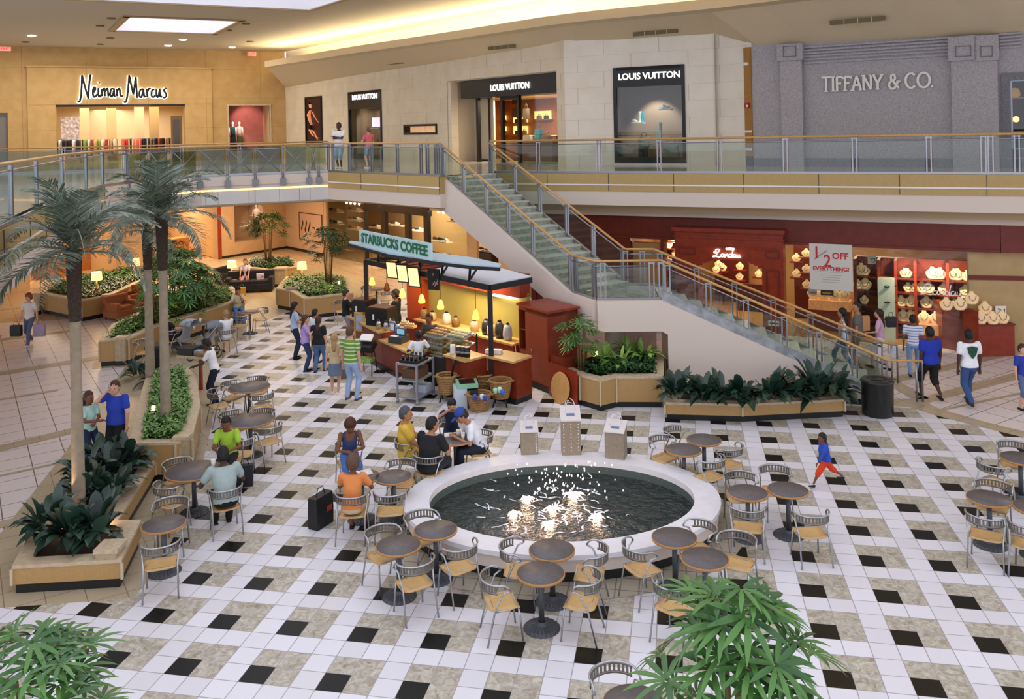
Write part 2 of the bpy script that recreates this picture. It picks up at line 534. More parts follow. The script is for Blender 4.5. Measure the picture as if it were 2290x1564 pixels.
# painted warm light on the tiles of the left corridor behind the planters
flat([Vector(v) for v in ((-40, 27.5), (-17, 31), (-8.5, 33), (-3, 33.5), (-1, 38), (-13.5, 50), (-40, 40))], .002, 5)
struct('floor', mb, [BASE, BEIGE, BEIGE, C_CHECK, RINGM, WARM_LIT])

# ---- upper floor slab, with its edge lines
E1 = G(735, 385, ZF); E2 = G(985, 395, ZF); F1 = G(1097, 387, ZF); E4 = G(2290, 391, ZF)
Eend = F1 + (E4 - F1) * 1.35
BR = [G(x, y, ZF) for x, y in ((0, 514), (60, 486), (150, 440), (230, 418), (330, 404), (450, 396), (600, 390))]
BR0 = BR[0] + (BR[0] - BR[1]) * 3.0
edge = [BR0] + BR + [E1, E2, F1, Eend]
slab = [XY(v) for v in edge] + [(20, 30), (8, 34), (-3, 45), (-13, 58), (-34, 52), (-36, 40), (-20, 18)]
mb = MB(); mb.prism(slab, 4.06, ZF)
struct('floor_upper', mb, [M_UFLOOR])
# the ground storey ceiling steps down behind the edge
mb = MB()


def inset(pts, d):
    """shift a polyline to its left by d"""
    out = []
    for i, p in enumerate(pts):
        a = pts[max(0, i - 1)]; b = pts[min(len(pts) - 1, i + 1)]
        t = Vector((b[0] - a[0], b[1] - a[1])).normalized()
        out.append(Vector((p[0] - t.y * d, p[1] + t.x * d, 0)))
    return out


# fascia boards along each stretch of the edge
def fascia(name, pts, zt, zm, zb, panel=True, joints_at=None):
    m = MB(); o1 = inset(pts, -.05); o2 = inset(pts, .3)
    for i in range(len(pts) - 1):
        q = [XY(o1[i]), XY(o1[i + 1]), XY(o2[i + 1]), XY(o2[i])]
        m.mi = 0; m.prism(q, zm, zt)
        m.mi = 1; w1 = inset(pts, -.02)
        q2 = [XY(w1[i]), XY(w1[i + 1]), XY(o2[i + 1]), XY(o2[i])]
        m.prism(q2, zb, zm)
        if panel:
            m.mi = 2; z = zm + (zt - zm) * .36; w0 = inset(pts, -.065)
            m.prism([XY(w0[i]), XY(w0[i + 1]), XY(o1[i + 1]), XY(o1[i])], z - .02, z + .02)
            L = (pts[i + 1] - pts[i]).length; n = max(1, round(L / 2.05))
            m.mi = 3
            for k in range(1, n + 1):
                c = pts[i].lerp(pts[i + 1], k / n); a = math.atan2(pts[i + 1].y - pts[i].y, pts[i + 1].x - pts[i].x)
                m.box((c.x + .055 * math.sin(a), c.y - .055 * math.cos(a), (zt + zm) / 2), (.012, .012, zt - zm - .01), a)
    return struct(name, m, [M_FASC if panel else M_STAIRWALL, M_STAIRWALL, M_WHITE, M_BLACK])


M_FASC = mat('fascia_tan', '#b79a62', .5, noise=.05, nscale=12)
fascia('trim_1', [E1, E2], ZF, 4.50, 4.06)
fascia('trim_2', [F1, Eend], ZF, 4.51, 4.06)
fascia('trim_3', [BR[3], BR[4], BR[5], BR[6], E1], ZF - .02, 4.72, 4.60, False)
fascia('trim_4', [BR0, BR[0], BR[1], BR[2], BR[3]], ZF, 4.45, 3.98)
# warm lamp cove under the bridge edge
mb = MB(); pp = inset([BR[4], BR[5], BR[6], E1], .02)
for i in range(3): mb.beam((pp[i].x, pp[i].y, 4.56), (pp[i + 1].x, pp[i + 1].y, 4.56), .06, .06)
M_WLAMP = mat('warm_lamp', '#ffd9a0', emit='#ffb860', estr=2.6)
tag(mb.build('cove_lamp', M_WLAMP), 'warm strip lamp glowing under the bridge edge', 'strip lamp')
mb = MB(); pp = inset([BR[3], BR[4], BR[5], BR[6], E1], .12); p2 = inset([BR[3], BR[4], BR[5], BR[6], E1], .5)
for i in range(4): mb.prism([XY(pp[i]), XY(pp[i + 1]), XY(p2[i + 1]), XY(p2[i])], 4.0, 4.5)
struct('trim_5', mb, [M_CREAM])
# stepped soffit under the right balcony
mb = MB(); o1 = inset([F1, Eend], .55); o2 = inset([F1, Eend], 1.1); o3 = inset([F1, Eend], 1.25)
M_SOF2 = mat('soffit_tan', '#b79f7c', .9)
mb.mi = 0; mb.prism([XY(o1[0]), XY(o1[1]), XY(o2[1]), XY(o2[0])], 3.82, 4.06)
mb.mi = 1; mb.prism([XY(o2[0]), XY(o2[1]), XY(o3[1]), XY(o3[0])], 3.62, 4.06)
struct('trim_6', mb, [M_SOF2, M_STAIRWALL])
# ceiling of the ground storey
mb = MB(); ins = inset([E1, E2], 1.2)
mb.prism([XY(v) for v in inset([BR0] + BR + [E1, E2], .7)] + [XY(o3[0]), XY(o3[1]), (20, 30), (8, 34), (-3, 45), (-13, 58), (-34, 52), (-36, 40), (-20, 18)], 3.92, 4.055)
struct('ceiling_ground', mb, [M_SOFFIT])

# ---- walls of the upper storey
def wall_run(name, P0, P1, z0, zt0, zt1, holes, th, mats, mi=0):
    """wall along P0-P1; holes: (px_left, px_right, z_bottom, z_top)"""
    d = (P1 - P0); L = d.length; u = d / L; n = Vector((-u.y, u.x, 0))
    if n.y < 0: n = -n
    def tt(px): return (ONLINE(P0, P1, px) - P0).dot(u)
    hs = [(tt(a), tt(b), c, e) for a, b, c, e in holes]
    us = sorted(set([0, L] + [h[0] for h in hs] + [h[1] for h in hs]))
    m = MB(); m.mi = mi
    for a, b in zip(us, us[1:]):
        c = (a + b) / 2; hh = sorted([h for h in hs if h[0] < c < h[1]], key=lambda h: h[2])
        za = zt0 + (zt1 - zt0) * a / L; zb = zt0 + (zt1 - zt0) * b / L
        p, q = P0 + u * a, P0 + u * b
        poly = [XY(p), XY(q), XY(q + n * th), XY(p + n * th)]
        z = z0
        for h in hh:
            if h[2] > z + .001: m.prism(poly, z, h[2])
            z = h[3]
        m_poly_top = [za, zb, zb, za]
        a_ = sum(poly[i][0] * poly[(i + 1) % 4][1] - poly[(i + 1) % 4][0] * poly[i][1] for i in range(4))
        if a_ < 0: poly = poly[::-1]; m_poly_top = m_poly_top[::-1]
        m.prism(poly, z, m_poly_top)
    return struct(name, m, mats), u, n


zNM = 8.32
wall_run('wall_back', NMm1, CORN, ZF, ZC + .05, ZC + .05, [(127, 413, ZF, zNM), (510, 606, 5.5, 8.35), (-60, 18, ZF, 8.0)], .5, [M_NM])
zA = lambda px, py: ZAT(ONLINE(CORN, KINK, px), py)
zB = lambda px, py: ZAT(ONLINE(KINK, LVE, px), py)
zT = lambda px, py: ZAT(ONLINE(TF0, TF1, px), py)
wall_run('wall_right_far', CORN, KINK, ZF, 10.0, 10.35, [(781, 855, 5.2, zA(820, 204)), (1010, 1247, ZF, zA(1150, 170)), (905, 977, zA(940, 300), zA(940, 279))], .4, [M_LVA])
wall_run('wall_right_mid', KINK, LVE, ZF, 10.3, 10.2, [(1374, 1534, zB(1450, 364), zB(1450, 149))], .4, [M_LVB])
mb = MB(); mb.prism([(LVE.x, LVE.y), (LVE.x + .06, LVE.y + .02), (LVE.x + .5, LVE.y + 1.2), (LVE.x - .2, LVE.y + 1)], ZF, zB(1598, 74)); struct('wall_right_return', mb, [M_LVB])
pL = Vector((7.2, 31.9, 0))
wall_run('wall_right_link', pL, TF0, ZF, 9.9, 9.9, [], .3, [M_LVB])
# timber strip with its white bands
mb = MB(); a = ONLINE(pL, TF0, 1669); b = TF0; u = (b - a).normalized(); n = Vector((-u.y, u.x, 0)); a = a - n * .06; b = b - n * .06
mb.mi = 0; mb.prism([XY(a), XY(b), XY(b + n * .05), XY(a + n * .05)], ZF + .35, 9.2)
mb.mi = 1
for y in (294, 334): z = ZAT(b, y); mb.prism([XY(a - n * .01), XY(b - n * .01), XY(b), XY(a)], z - .04, z + .04)
mb.mi = 2; mb.prism([XY(a), XY(b), XY(b + n * .05), XY(a + n * .05)], ZF, ZF + .35)
struct('trim_7', mb, [mat('oak_strip', '#a4732f', .4, noise=.1, nscale=10), M_WHITE, M_BLACK])
c = (a + b) / 2 - n * .05
mb = MB(); z = ZAT(c, 143); mb.ball((c.x, c.y, z), .12, 12, (1, .6, .55)); tag(mb.build('smoke_detector', M_WHITE), 'white wall detector high on the timber strip', 'detector')
mb = MB(); z = ZAT(c, 236); mb.mi = 0; mb.box((c.x, c.y, z), (.16, .08, .18), u.y); mb.mi = 1; mb.ball((c.x, c.y - .05, z - .02), .05, 8)
tag(mb.build('fire_alarm', [mat('alarm_red', '#b01c18', .4), M_WHITE]), 'small red fire alarm on the timber strip', 'fire alarm')
# granite wall of the jeweller
wall_run('wall_right_near', TF0, TF1, ZF, 9.85, 9.6, [(2246, 2330, 5.5, zT(2270, 178))], .3, [M_GRAN])
mb = MB(); uT = (TF1 - TF0).normalized(); nT = Vector((-uT.y, uT.x, 0))


def onT(px, off=0.0): return ONLINE(TF0, TF1, px) - nT * off


def slabT(pa, pb, za, zb, off, mi=0):
    a, b = onT(pa), onT(pb); mb.mi = mi
    mb.prism([XY(a), XY(b), XY(b - nT * off), XY(a - nT * off)], za, zb)


ztop = lambda px: 9.25 + (8.95 - 9.25) * (ONLINE(TF0, TF1, px) - TF0).length / (TF1 - TF0).length
for a, b in ((1752, 1800), (2132, 2190), (2190, 2235)):
    slabT(a, b, ZF, ztop(a) - .05, .22)
    slabT(a - 5, b + (4 if b != 2190 else 0), zT(a, 138), ztop(a) - .03, .32)
    s = (b - a) * .2; z0, z1 = zT(a, 130), zT(a, 106)
    mm = .025
    for (p, q, x0, x1) in ((a + s, b - s, z0, z0 + mm), (a + s, b - s, z1 - mm, z1)): slabT(p, q, x0, x1, .35, 1)
    slabT(a + s, a + s + 1.6, z0, z1, .35, 1); slabT(b - s - 1.6, b - s, z0, z1, .35, 1)
for k in range(5):
    z = 8.62 + k * .1; slabT(1804, 2128, z, z + .055, .07 + .012 * k); slabT(2240, 2290, z, z + .055, .07 + .012 * k)
slabT(1803, 2128, 8.5, 8.56, .1)
slabT(1686, 2400, ZF, ZF + .28, .04, 1)
struct('trim_8', mb, [M_GRAN, M_GRAND])

# ---- ceiling, with the long roof light open to the sky and the small one
SKC = G(690, 21, ZC); SKC.z = 0; SKL = G(245, 0, ZC); SKL.z = 0; sd = Vector((.585, -.811, 0))
SKR = SKC + sd * 34
mb = MB()
# small rooflight corners on the ceiling plane
s4 = [G(290, 37, ZC), G(532, 46, ZC), G(476, 74, ZC), G(258, 67, ZC)]
LQ = [CORN, KINK, LVE, TF0, TF1]
wl = [XY(v) for v in (TF1, TF0, LVE, KINK, CORN)]
top = [XY(CORN), XY(NM0), XY(NMm1)]
# strips: right of the big rooflight
mb.mi = 0
poly1 = [XY(SKC), XY(SKR), (24, 8), (24, 22)] + wl
mb.add([(p[0], p[1], ZC) for p in poly1], [tuple(range(len(poly1)))], False)
cN = Vector((-36, 38, 0)); SKLL = SKL + (SKL - SKC) * 3.2
# region left/behind of the big rooflight with a hole for the small one
hole = [XY(v) for v in s4]
W0 = (-37, 47); W1 = XY(CORN); W2 = XY(SKC); W3 = XY(SKLL)
outer = [W1, W2, W3, W0]          # matches hole order: far-right, near-right, near-left, far-left
far_r, near_r, near_l, far_l = hole[2], hole[1], hole[0], hole[3]
hh = [far_r, near_r, near_l, far_l]
for i in range(4):
    j = (i + 1) % 4
    mb.add([(outer[i][0], outer[i][1], ZC), (outer[j][0], outer[j][1], ZC), (hh[j][0], hh[j][1], ZC), (hh[i][0], hh[i][1], ZC)], [(0, 1, 2, 3)], False)
# shaft of the small rooflight and trim around it
mb.mi = 1
for i in range(4):
    a, b = hh[i], hh[(i + 1) % 4]
    mb.add([(a[0], a[1], ZC - .02), (b[0], b[1], ZC - .02), (b[0], b[1], ZC + 1.6), (a[0], a[1], ZC + 1.6)], [(0, 1, 2, 3)], False)
mb.mi = 2
for i in range(4):
    a, b = Vector((*hh[i], 0)), Vector((*hh[(i + 1) % 4], 0)); d = (b - a).normalized(); nn = Vector((-d.y, d.x, 0)) * .28
    cc = sum((Vector((*h, 0)) for h in hh), Vector()) / 4
    if (a + nn - cc).length < (a - cc).length: nn = -nn
    a -= d * .28; b += d * .28
    mb.prism([XY(a), XY(b), XY(b + nn), XY(a + nn)], ZC - .05, ZC - .01)
# white lip of the big rooflight
mb.mi = 1
for a, b in ((SKC, SKR), (SKC, SKLL)):
    mb.add([(a.x, a.y, ZC - .03), (b.x, b.y, ZC - .03), (b.x, b.y, ZC + 2.2), (a.x, a.y, ZC + 2.2)], [(0, 1, 2, 3)], False)
mb.mi = 2
for a, b in ((SKC, SKR), (SKC, SKLL)):
    d = (b - a).normalized(); nn = Vector((-d.y, d.x, 0)) * .2
    if nn.y < 0: nn = -nn
    mb.prism([XY(a), XY(b), XY(b + nn), XY(a + nn)], ZC - .06, ZC - .01)
M_SHAFT = mat('rooflight_white', '#f1eef2', .8)
struct('ceiling', mb, [M_CEIL, M_SHAFT, mat('ceiling_trim', '#a98f66', .8)])
# panes of the rooflights: frosted white
mb = MB(); mb.add([(h[0], h[1], ZC + 1.6) for h in hh], [(0, 1, 2, 3)], False)
M_PANE = mat('frosted_skylight', '#ffffff', .6, emit='#f4f0ff', estr=1.6)
struct('window_1', mb, [M_PANE])

# ---- bulkhead between the ceiling cove and the walls
lip = [AT(x, y, d) for x, y, d in ((592, 150, 49.7), (800, 117, 41.9), (1000, 88, 36.9), (1250, 48, 31.9), (1600, 15, 28.6), (1732, 1, 27.2))]
ZL = 10.4
lp = [Vector((v.x, v.y, ZL)) for v in lip]; lp.append(lp[-1] + (lp[-1] - lp[-2]) * 5)
wt = []
for px, py in ((640, 196), (800, 168), (1000, 138), (1250, 96)):
    p = ONLINE(CORN, KINK, px); wt.append(Vector((p.x, p.y, ZAT(p, py))))
for px, py in ((1400, 88), (1600, 74)):
    p = ONLINE(KINK, LVE, px); wt.append(Vector((p.x, p.y, ZAT(p, py))))
wt.append(Vector((TF0.x, TF0.y, 9.25))); wt.append(Vector((TF1.x, TF1.y, 8.95)))
mb = MB()


def strip(m, A, B, k=24):
    def rs(P):
        L = [0]
        for a, b in zip(P, P[1:]): L.append(L[-1] + (b - a).length)
        out = []
        for i in range(k + 1):
            t = L[-1] * i / k
            for j in range(len(P) - 1):
                if t <= L[j + 1] + 1e-6: out.append(P[j].lerp(P[j + 1], (t - L[j]) / max(1e-6, L[j + 1] - L[j]))); break
        return out
    a, b = rs(A), rs(B)
    vs = a + b; m.add(vs, [(i, i + 1, k + 2 + i, k + 1 + i) for i in range(k)], False)
    return a, b


# lip fascia, shelf and sloped soffit
lpu = [v + Vector((0, 0, .34)) for v in lp]
mb.mi = 0
strip(mb, lp, lpu)
back = [Vector((v.x, v.y + .25, v.z)) for v in lpu]
strip(mb, lpu, back); bl = [v - Vector((0, 0, .25)) for v in back]; strip(mb, back, bl)
far = [Vector((v.x, v.y + .3, ZL + .12)) for v in wt]
strip(mb, bl, far)
# slope: under lip a short level board, then the slope to the wall
und = []
for i, v in enumerate(lp): und.append(Vector((v.x, v.y + .9, v.z - .02)))
strip(mb, lp, und); strip(mb, und, wt)
# end of the bulkhead at the left
mb.add([lp[0], und[0], wt[0], far[0], bl[0], lpu[0]], [(0, 1, 2, 3, 4, 5)], False)
struct('ceiling_bulkhead', mb, [M_BULK])
# wall above the shelf, closing the cove
mb = MB(); strip(mb, [Vector((v.x, v.y + .35, ZL)) for v in wt], [Vector((v.x, v.y + .35, ZC + .05)) for v in wt]); struct('wall_cove', mb, [M_BULK])
# strip lamps lying on the shelf
mb = MB(); pts = [Vector((v.x + .15, v.y + .75, ZL + .22)) for v in lp]
mb.tube(pts[:7], .06, 6)
tag(mb.build('cove_lamp', mat('cove_lamp_warm', '#fff1c8', emit='#ffeec8', estr=60)), 'bright strip lamp hidden in the ceiling cove', 'strip lamp')
# air vents in the slope
M_VENT = mat('vent_brown', '#6f6243', .6)
for x, y, w in ((724, 163, 33), (880, 141, 44), (1122, 106, 60), (1466, 73, 100), (1918, 46, 124)):
    if x < 1270: q0, q1 = ONLINE(CORN, KINK, x - w / 2), ONLINE(CORN, KINK, x + w / 2)
    elif x < 1500: q0, q1 = ONLINE(KINK, LVE, x - w / 2), ONLINE(KINK, LVE, x + w / 2)
    else: q0, q1 = ONLINE(TF0, TF1, x - w / 2), ONLINE(TF0, TF1, x + w / 2)
    # hit the slope: march toward the camera
    def hit(q, px, py):
        for k in range(80):
            Y = q.y - k * .04; p = AT(px, py, Y)
            # slope height at this plan point: nearest interpolation between wall top and lip underside
            best = None
            for a, b in zip(und, und[1:]):
                pass
            zw = ZAT((q.x, q.y), 0)
            f = min(1, (k * .04) / 2.6); zz = zwall + (ZL - .02 - zwall) * f
            if p.z <= zz: return p
        return p
    import bisect
    best = min(wt, key=lambda v: (v - Vector((q0.x, q0.y, v.z))).length)
    zs = sorted(wt, key=lambda v: v.x); zwall = None
    for a, b in zip(zs, zs[1:]):
        if a.x <= q0.x <= b.x: zwall = a.z + (b.z - a.z) * (q0.x - a.x) / (b.x - a.x)
    zwall = zwall or best.z
    rise = .045 * w
    p0, p1 = hit(q0, x - w / 2, y + rise), hit(q1, x + w / 2, y - rise)
    m = MB(); m.beam(p0, p1, .06, .14); v = m.build('vent', M_VENT)
    for i in range(1, 4):
        k = MB(); c = p0.lerp(p1, i / 4); k.box((c.x, c.y - .03, c.z), (.02, .03, .15)); k.build('vent_bar', M_BULK, v)
    tag(v, {724: 'small brown air vent furthest left above the wall poster', 880: 'brown air vent above the small shop window', 1122: 'brown air vent above the shop entrance', 1466: 'long brown air vent above the large black window', 1918: 'longest brown air vent above the grey granite wall'}[x], 'air vent', 'air vents in the sloped ceiling edge')
# recessed downlights
M_DL = mat('downlight_white', '#ffffff', emit='#fff4e8', estr=6); M_DH = mat('downlight_dark', '#6a5c44', .8)
dl = [(71, 80, 1, 'bright downlight near the left ceiling corner'), (409, 89, 1, 'bright downlight right of the small skylight'), (376, 102, 1, 'bright downlight above the store sign'), (519, 106, 1, 'bright downlight nearest the right end of the cove'),
      (249, 41, 0, 'dark round ceiling fitting at the upper left of the skylight'), (224, 58, 0, 'dark ceiling fitting left of the skylight'), (550, 53, 0, 'dark ceiling fitting at the right of the skylight'), (511, 68, 0, 'dark ceiling fitting below the skylight right corner'), (247, 85, 0, 'dark ceiling fitting below the skylight'), (224, 99, 0, 'dark ceiling fitting nearest the wall under the skylight'), (57, 94, 0, 'dark ceiling fitting near the left exit sign'), (559, 93, 0, 'dark ceiling fitting beside the cove')]
for x, y, on, lb in dl:
    p = G(x, y, ZC - .02); m = MB(); m.lathe((p.x, p.y, ZC - .05), [(.17, 0), (.19, .05)], 16)
    o = m.build('downlight', M_DL if on else M_DH); tag(o, lb, 'ceiling light', 'ceiling fittings around the small skylight')
for x, y, lb in ((12, 105, 'small red exit sign by the left edge'), (563, 118, 'small red exit sign beside the cove end')):
    p = G(x, y - 6, ZC); p = Vector((p.x, p.y, ZC - .25)); m = MB(); m.box(p, (.5, .08, .22), N_ANG); e = m.build('exit_sign', mat('exit_plate', '#e8c8c0', .5, emit='#ff6a5a', estr=.5)); tag(e, lb, 'exit sign')
    text_on('EXIT', .2, p + Vector((0, -.05, 0)), N_ANG, mat('exit_red', '#d01810', emit='#ff2010', estr=1.0), e)

# ---- railings
def railing(name, label, pts, posts, hr=1.07, style='glass', gm=None, group=None, top=True, wood=None, tail=None):
    """pts: polyline at floor level; posts: list of points on it; panels between neighbours"""
    root = empty(name, pts[0], 0, label, 'railing', group)
    inv = Matrix.Translation(-Vector(pts[0]))
    T = lambda v: Vector(v) - Vector(pts[0])
    m = MB(); m.tube([T(p) + Vector((0, 0, hr)) for p in pts] + ([T(tail)] if tail is not None else []), .033, 8); m.build('handrail', wood or M_WOOD, root)
    m = MB(); m.tube([T(p) + Vector((0, 0, hr - .13)) for p in pts], .02, 6); m.build('upper_rail', M_STEEL, root)
    m = MB()
    for a, b in zip(pts, pts[1:]): m.beam(T(a) + Vector((0, 0, .04)), T(b) + Vector((0, 0, .04)), .05, .07)
    m.build('bottom_rail', M_STEEL, root)
    for i, p in enumerate(posts):
        p = Vector(p); q = posts[min(i + 1, len(posts) - 1)]; r = posts[max(0, i - 1)]
        d = (Vector(q) - Vector(r)); d.z = 0; d.normalize(); n = Vector((-d.y, d.x, 0))
        m = MB()
        if style == 'x':
            o = -.12
            prof = [(0, -.25), (-.02, 0), (.0, .3), (.03, .6), (.02, .85), (-.03, 1.0)]
            for s in (-.03, .03):
                m.tube([T(p) + n * (-x + o * 0) + d * s + Vector((0, 0, z)) for x, z in [(a_, b_) for a_, b_ in ((.10, -.22), (.10, 0), (.06, .35), (.07, .7), (.12, .9), (.0, 1.04))]], .014, 6)
            m.box(T(p) - n * .1 + Vector((0, 0, -.28)), (.2, .1, .24), math.atan2(d.y, d.x))
        else:
            for s in (-.055, .055):
                m.box(T(p) + d * s + Vector((0, 0, hr / 2 - .02)), (.035, .06, hr - .03), math.atan2(d.y, d.x))
            m.box(T(p) + Vector((0, 0, hr - .06)), (.17, .05, .03), math.atan2(d.y, d.x))
        m.build('post', M_DSTEEL if style == 'x' else M_STEEL, root)
    for a, b in zip(posts, posts[1:]):
        a = Vector(a); b = Vector(b); d = b - a; L = d.length
        if L < .35: continue
        d.normalize(); a2 = a + d * .1; b2 = b - d * .1; n = Vector((-d.y, d.x, 0)).normalized() * .006
        m = MB()
        zs = (.08, hr - .16)
        v = [T(a2) - n + Vector((0, 0, zs[0])), T(b2) - n + Vector((0, 0, zs[0])), T(b2) - n + Vector((0, 0, zs[1])), T(a2) - n + Vector((0, 0, zs[1]))]
        m.add(v, [(0, 1, 2, 3)], False)
        g = m.build('glass_panel', gm or M_GLASS, root)
        if style == 'x':
            k = MB(); o = n.normalized() * -.05
            k.tube([v[0] + o, v[2] + o], .011, 5); k.tube([v[1] + o, v[3] + o], .011, 5)
            k.build('cross_brace', M_STEEL, root)
    return root


def along(a, b, pxl, py=380):
    out = []
    for x in pxl:
        p = ONLINE(a, b, x, py); t = (p - Vector((a.x, a.y, 0))).length / (Vector((b.x, b.y, 0)) - Vector((a.x, a.y, 0))).length
        out.append(a.lerp(b, t))
    return out


railing('balcony_railing', 'long glass balcony railing with timber handrail in front of the luxury shops', [F1, Eend], [F1] + along(F1, Eend, (1205, 1340, 1475, 1610, 1757, 1912, 2078, 2200, 2216, 2275, 2400)))
railing('balcony_railing', 'short glass balcony railing left of the stair top, where two people stand behind', [E1, E2], [E1] + along(E1, E2, (745, 782, 832, 889, 942, 956, 975)) + [E2])
xs = [BR[3].lerp(BR[4], .5)] + [BR[4], BR[4].lerp(BR[5], .55), BR[5], BR[5].lerp(BR[6], .45)] + along(BR[6], E1, (600, 633, 690, 712)) + [E1]
bp = [BR[3].lerp(BR[4], .5), BR[4], BR[5], BR[6], E1]
xs = [bp[0], bp[1]] + along(BR[4], BR[5], (380, 444)) + along(BR[5], BR[6], (508, 570)) + along(BR[6], E1, (632, 690, 712))
railing('bridge_railing', 'bridge railing with crossed steel braces and curved posts', bp, xs, style='x', gm=M_GGLASS)
bp = [BR0, BR[0], BR[1], BR[2], BR[3], BR[3].lerp(BR[4], .5)]
railing('balcony_railing', 'curved glass balcony railing at the left edge, behind the palms', bp, [BR0, BR[0].lerp(BR[1], .4), BR[1].lerp(BR[2], .2), BR[1].lerp(BR[2], .85), BR[2].lerp(BR[3], .5), BR[3], bp[-1]])
# the railing on the far side of the bridge
fb = [G(-60, 418, ZF), G(20, 400, ZF), G(140, 392, ZF), G(420, 371, ZF), G(735, 362, ZF)]
fb = [Vector((-27, 36.5, ZF)), Vector((-19.5, 37.5, ZF)), Vector((-12.5, 39.5, ZF)), Vector((-8.6, 40.2, ZF))]
railing('bridge_railing', 'far bridge railing with green glass in front of the department store', fb, [fb[0].lerp(fb[1], .5), fb[1], fb[1].lerp(fb[2], .33), fb[1].lerp(fb[2], .66), fb[2], fb[2].lerp(fb[3], .5), fb[3]], gm=M_GGLASS)

# ---- staircase
ZLD = 2.2
sT = Vector((-2.29, 28.06, ZF)); sL0 = G(1283, 660, ZLD); sL1 = G(1335, 677, ZLD); sL2 = G(1480, 675, ZLD); sE = Vector((8.55, 19.9, 0))
fT = F1.copy(); fL0 = G(1400, 642, ZLD); fL2 = G(1463, 642, ZLD); fE = Vector((9.15, 21.55, 0))
st = empty('staircase', (sE.x, sE.y, 0), 0, 'two-flight stone staircase descending from the balcony to the court', 'staircase')
T0 = Vector((sE.x, sE.y, 0))
M_STEP = mat('green_marble', '#a2a495', .25, noise=.28, nscale=9); M_NOSE = mat('step_nosing', '#c9ccc2', .3, noise=.1, nscale=9)


def flight(A0, A1, B0, B1, n):
    for i in range(n):
        t0, t1 = i / n, (i + 1) / n
        za = A0.z + (A1.z - A0.z) * t1
        q = [A0.lerp(A1, t0), A0.lerp(A1, t1), B0.lerp(B1, t1), B0.lerp(B1, t0)]
        m = MB(); m.mi = 0; rise = (A0.z - A1.z) / n
        m.prism([XY(v - T0) for v in q], za - .12, za + rise - .03)
        m.mi = 1
        d = (A1 - A0); d.z = 0; d.normalize()
        qq = [q[0] - d * .02, q[1] + d * .0, q[2] + d * .0, q[3] - d * .02]
        m.prism([XY(v - T0) for v in qq], za + rise - .03, za + rise)
        m.build('step', [M_STEP, M_NOSE], st)


# each step is named by its top: the run of a flight ends one riser above the next level
flight(sT, sL0, fT, fL0, 18)
flight(sL2, sE, fL2, fE, 14)
m = MB(); m.prism([XY(v - T0) for v in (sL0, sL1, sL2, fL2, fL0)], ZLD - .3, ZLD + .0); m.build('landing', M_STEP, st)
m = MB()
M_ = MB()


def slantwall(m, A, B, zA_, zB_, th):
    d = (B - A); d.z = 0; d.normalize(); n = Vector((d.y, -d.x, 0)) * th
    q = [XY(A - T0), XY(B - T0), XY(B + n - T0), XY(A + n - T0)]
    z0 = [zA_[0], zB_[0], zB_[0], zA_[0]]; z1 = [zA_[1], zB_[1], zB_[1], zA_[1]]
    a_ = sum(q[i][0] * q[(i + 1) % 4][1] - q[(i + 1) % 4][0] * q[i][1] for i in range(4))
    if a_ < 0: q = q[::-1]; z0 = z0[::-1]; z1 = z1[::-1]
    m.prism(q, z0, z1)


W = sL2.lerp(sE, (ONLINE(sL2, sE, 1494, 700) - Vector((sL2.x, sL2.y, 0))).length / (Vector((sE.x, sE.y, 0)) - Vector((sL2.x, sL2.y, 0))).length)
slantwall(m, sT, sL0, (4.02, ZF + .04), (1.56, ZLD + .06), .14)
slantwall(m, sL0, sL1, (1.56, ZLD + .06), (1.5, ZLD + .06), .14)
slantwall(m, sL1, sL2, (1.5, ZLD + .06), (1.5, ZLD + .06), .14)
slantwall(m, sL2, W, (1.5, ZLD + .06), (1.42, W.z + .06), .14)
m.build('outer_stringer', M_STAIRWALL, st)
m = MB(); slantwall(m, W, sE, (0, W.z + .06), (0, .08), .14)
n_ = (fL2 - sL2); n_.z = 0; n_.normalize()
m.prism([XY(W - T0), XY(W - T0 + Vector((.25, -.05, 0))), XY(W - T0 + Vector((.25, -.05, 0)) + n_ * 1.7), XY(W - T0 + n_ * 1.7)], 0, 1.45)
m.build('stair_wall', M_STAIRWALL, st)
m = MB(); slantwall(m, sL2, sE, (ZLD + .06, ZLD + .3), (.08, .3), .1); m.build('marble_curb', mat('curb_marble', '#9a9da0', .3, noise=.3, nscale=5), st)
m = MB(); slantwall(m, fL0, fT, (1.56, ZLD + .1), (4.02, ZF + .04), .12); slantwall(m, fL2, fL0, (1.5, ZLD + .06), (1.5, ZLD + .1), .12); slantwall(m, fE, fL2, (0, .1), (1.4, ZLD + .08), .12)
m.build('inner_stringer', M_STAIRWALL, st)
# underside
m = MB(); q = [sT, sL0, fL0, fT]; m.prism([XY(v - T0) for v in q], [4.0, 1.6, 1.6, 4.0] if sum((q[i].x * q[(i + 1) % 4].y - q[(i + 1) % 4].x * q[i].y) for i in range(4)) > 0 else [4.0, 1.6, 1.6, 4.0][::-1], [4.05, 1.65, 1.65, 4.05] if sum((q[i].x * q[(i + 1) % 4].y - q[(i + 1) % 4].x * q[i].y) for i in range(4)) > 0 else [4.05, 1.65, 1.65, 4.05][::-1])
m.prism([XY(v - T0) for v in (sL0, sL1, sL2, fL2, fL0)], 1.52, 1.6)
m.build('underside', M_SOFFIT, st)
m = MB(); p = G(1377, 800, .5); m.cyl((p.x - T0.x, p.y - T0.y), .27, 0, 1.55, 20); m.build('support_column', M_STAIRWALL, st)
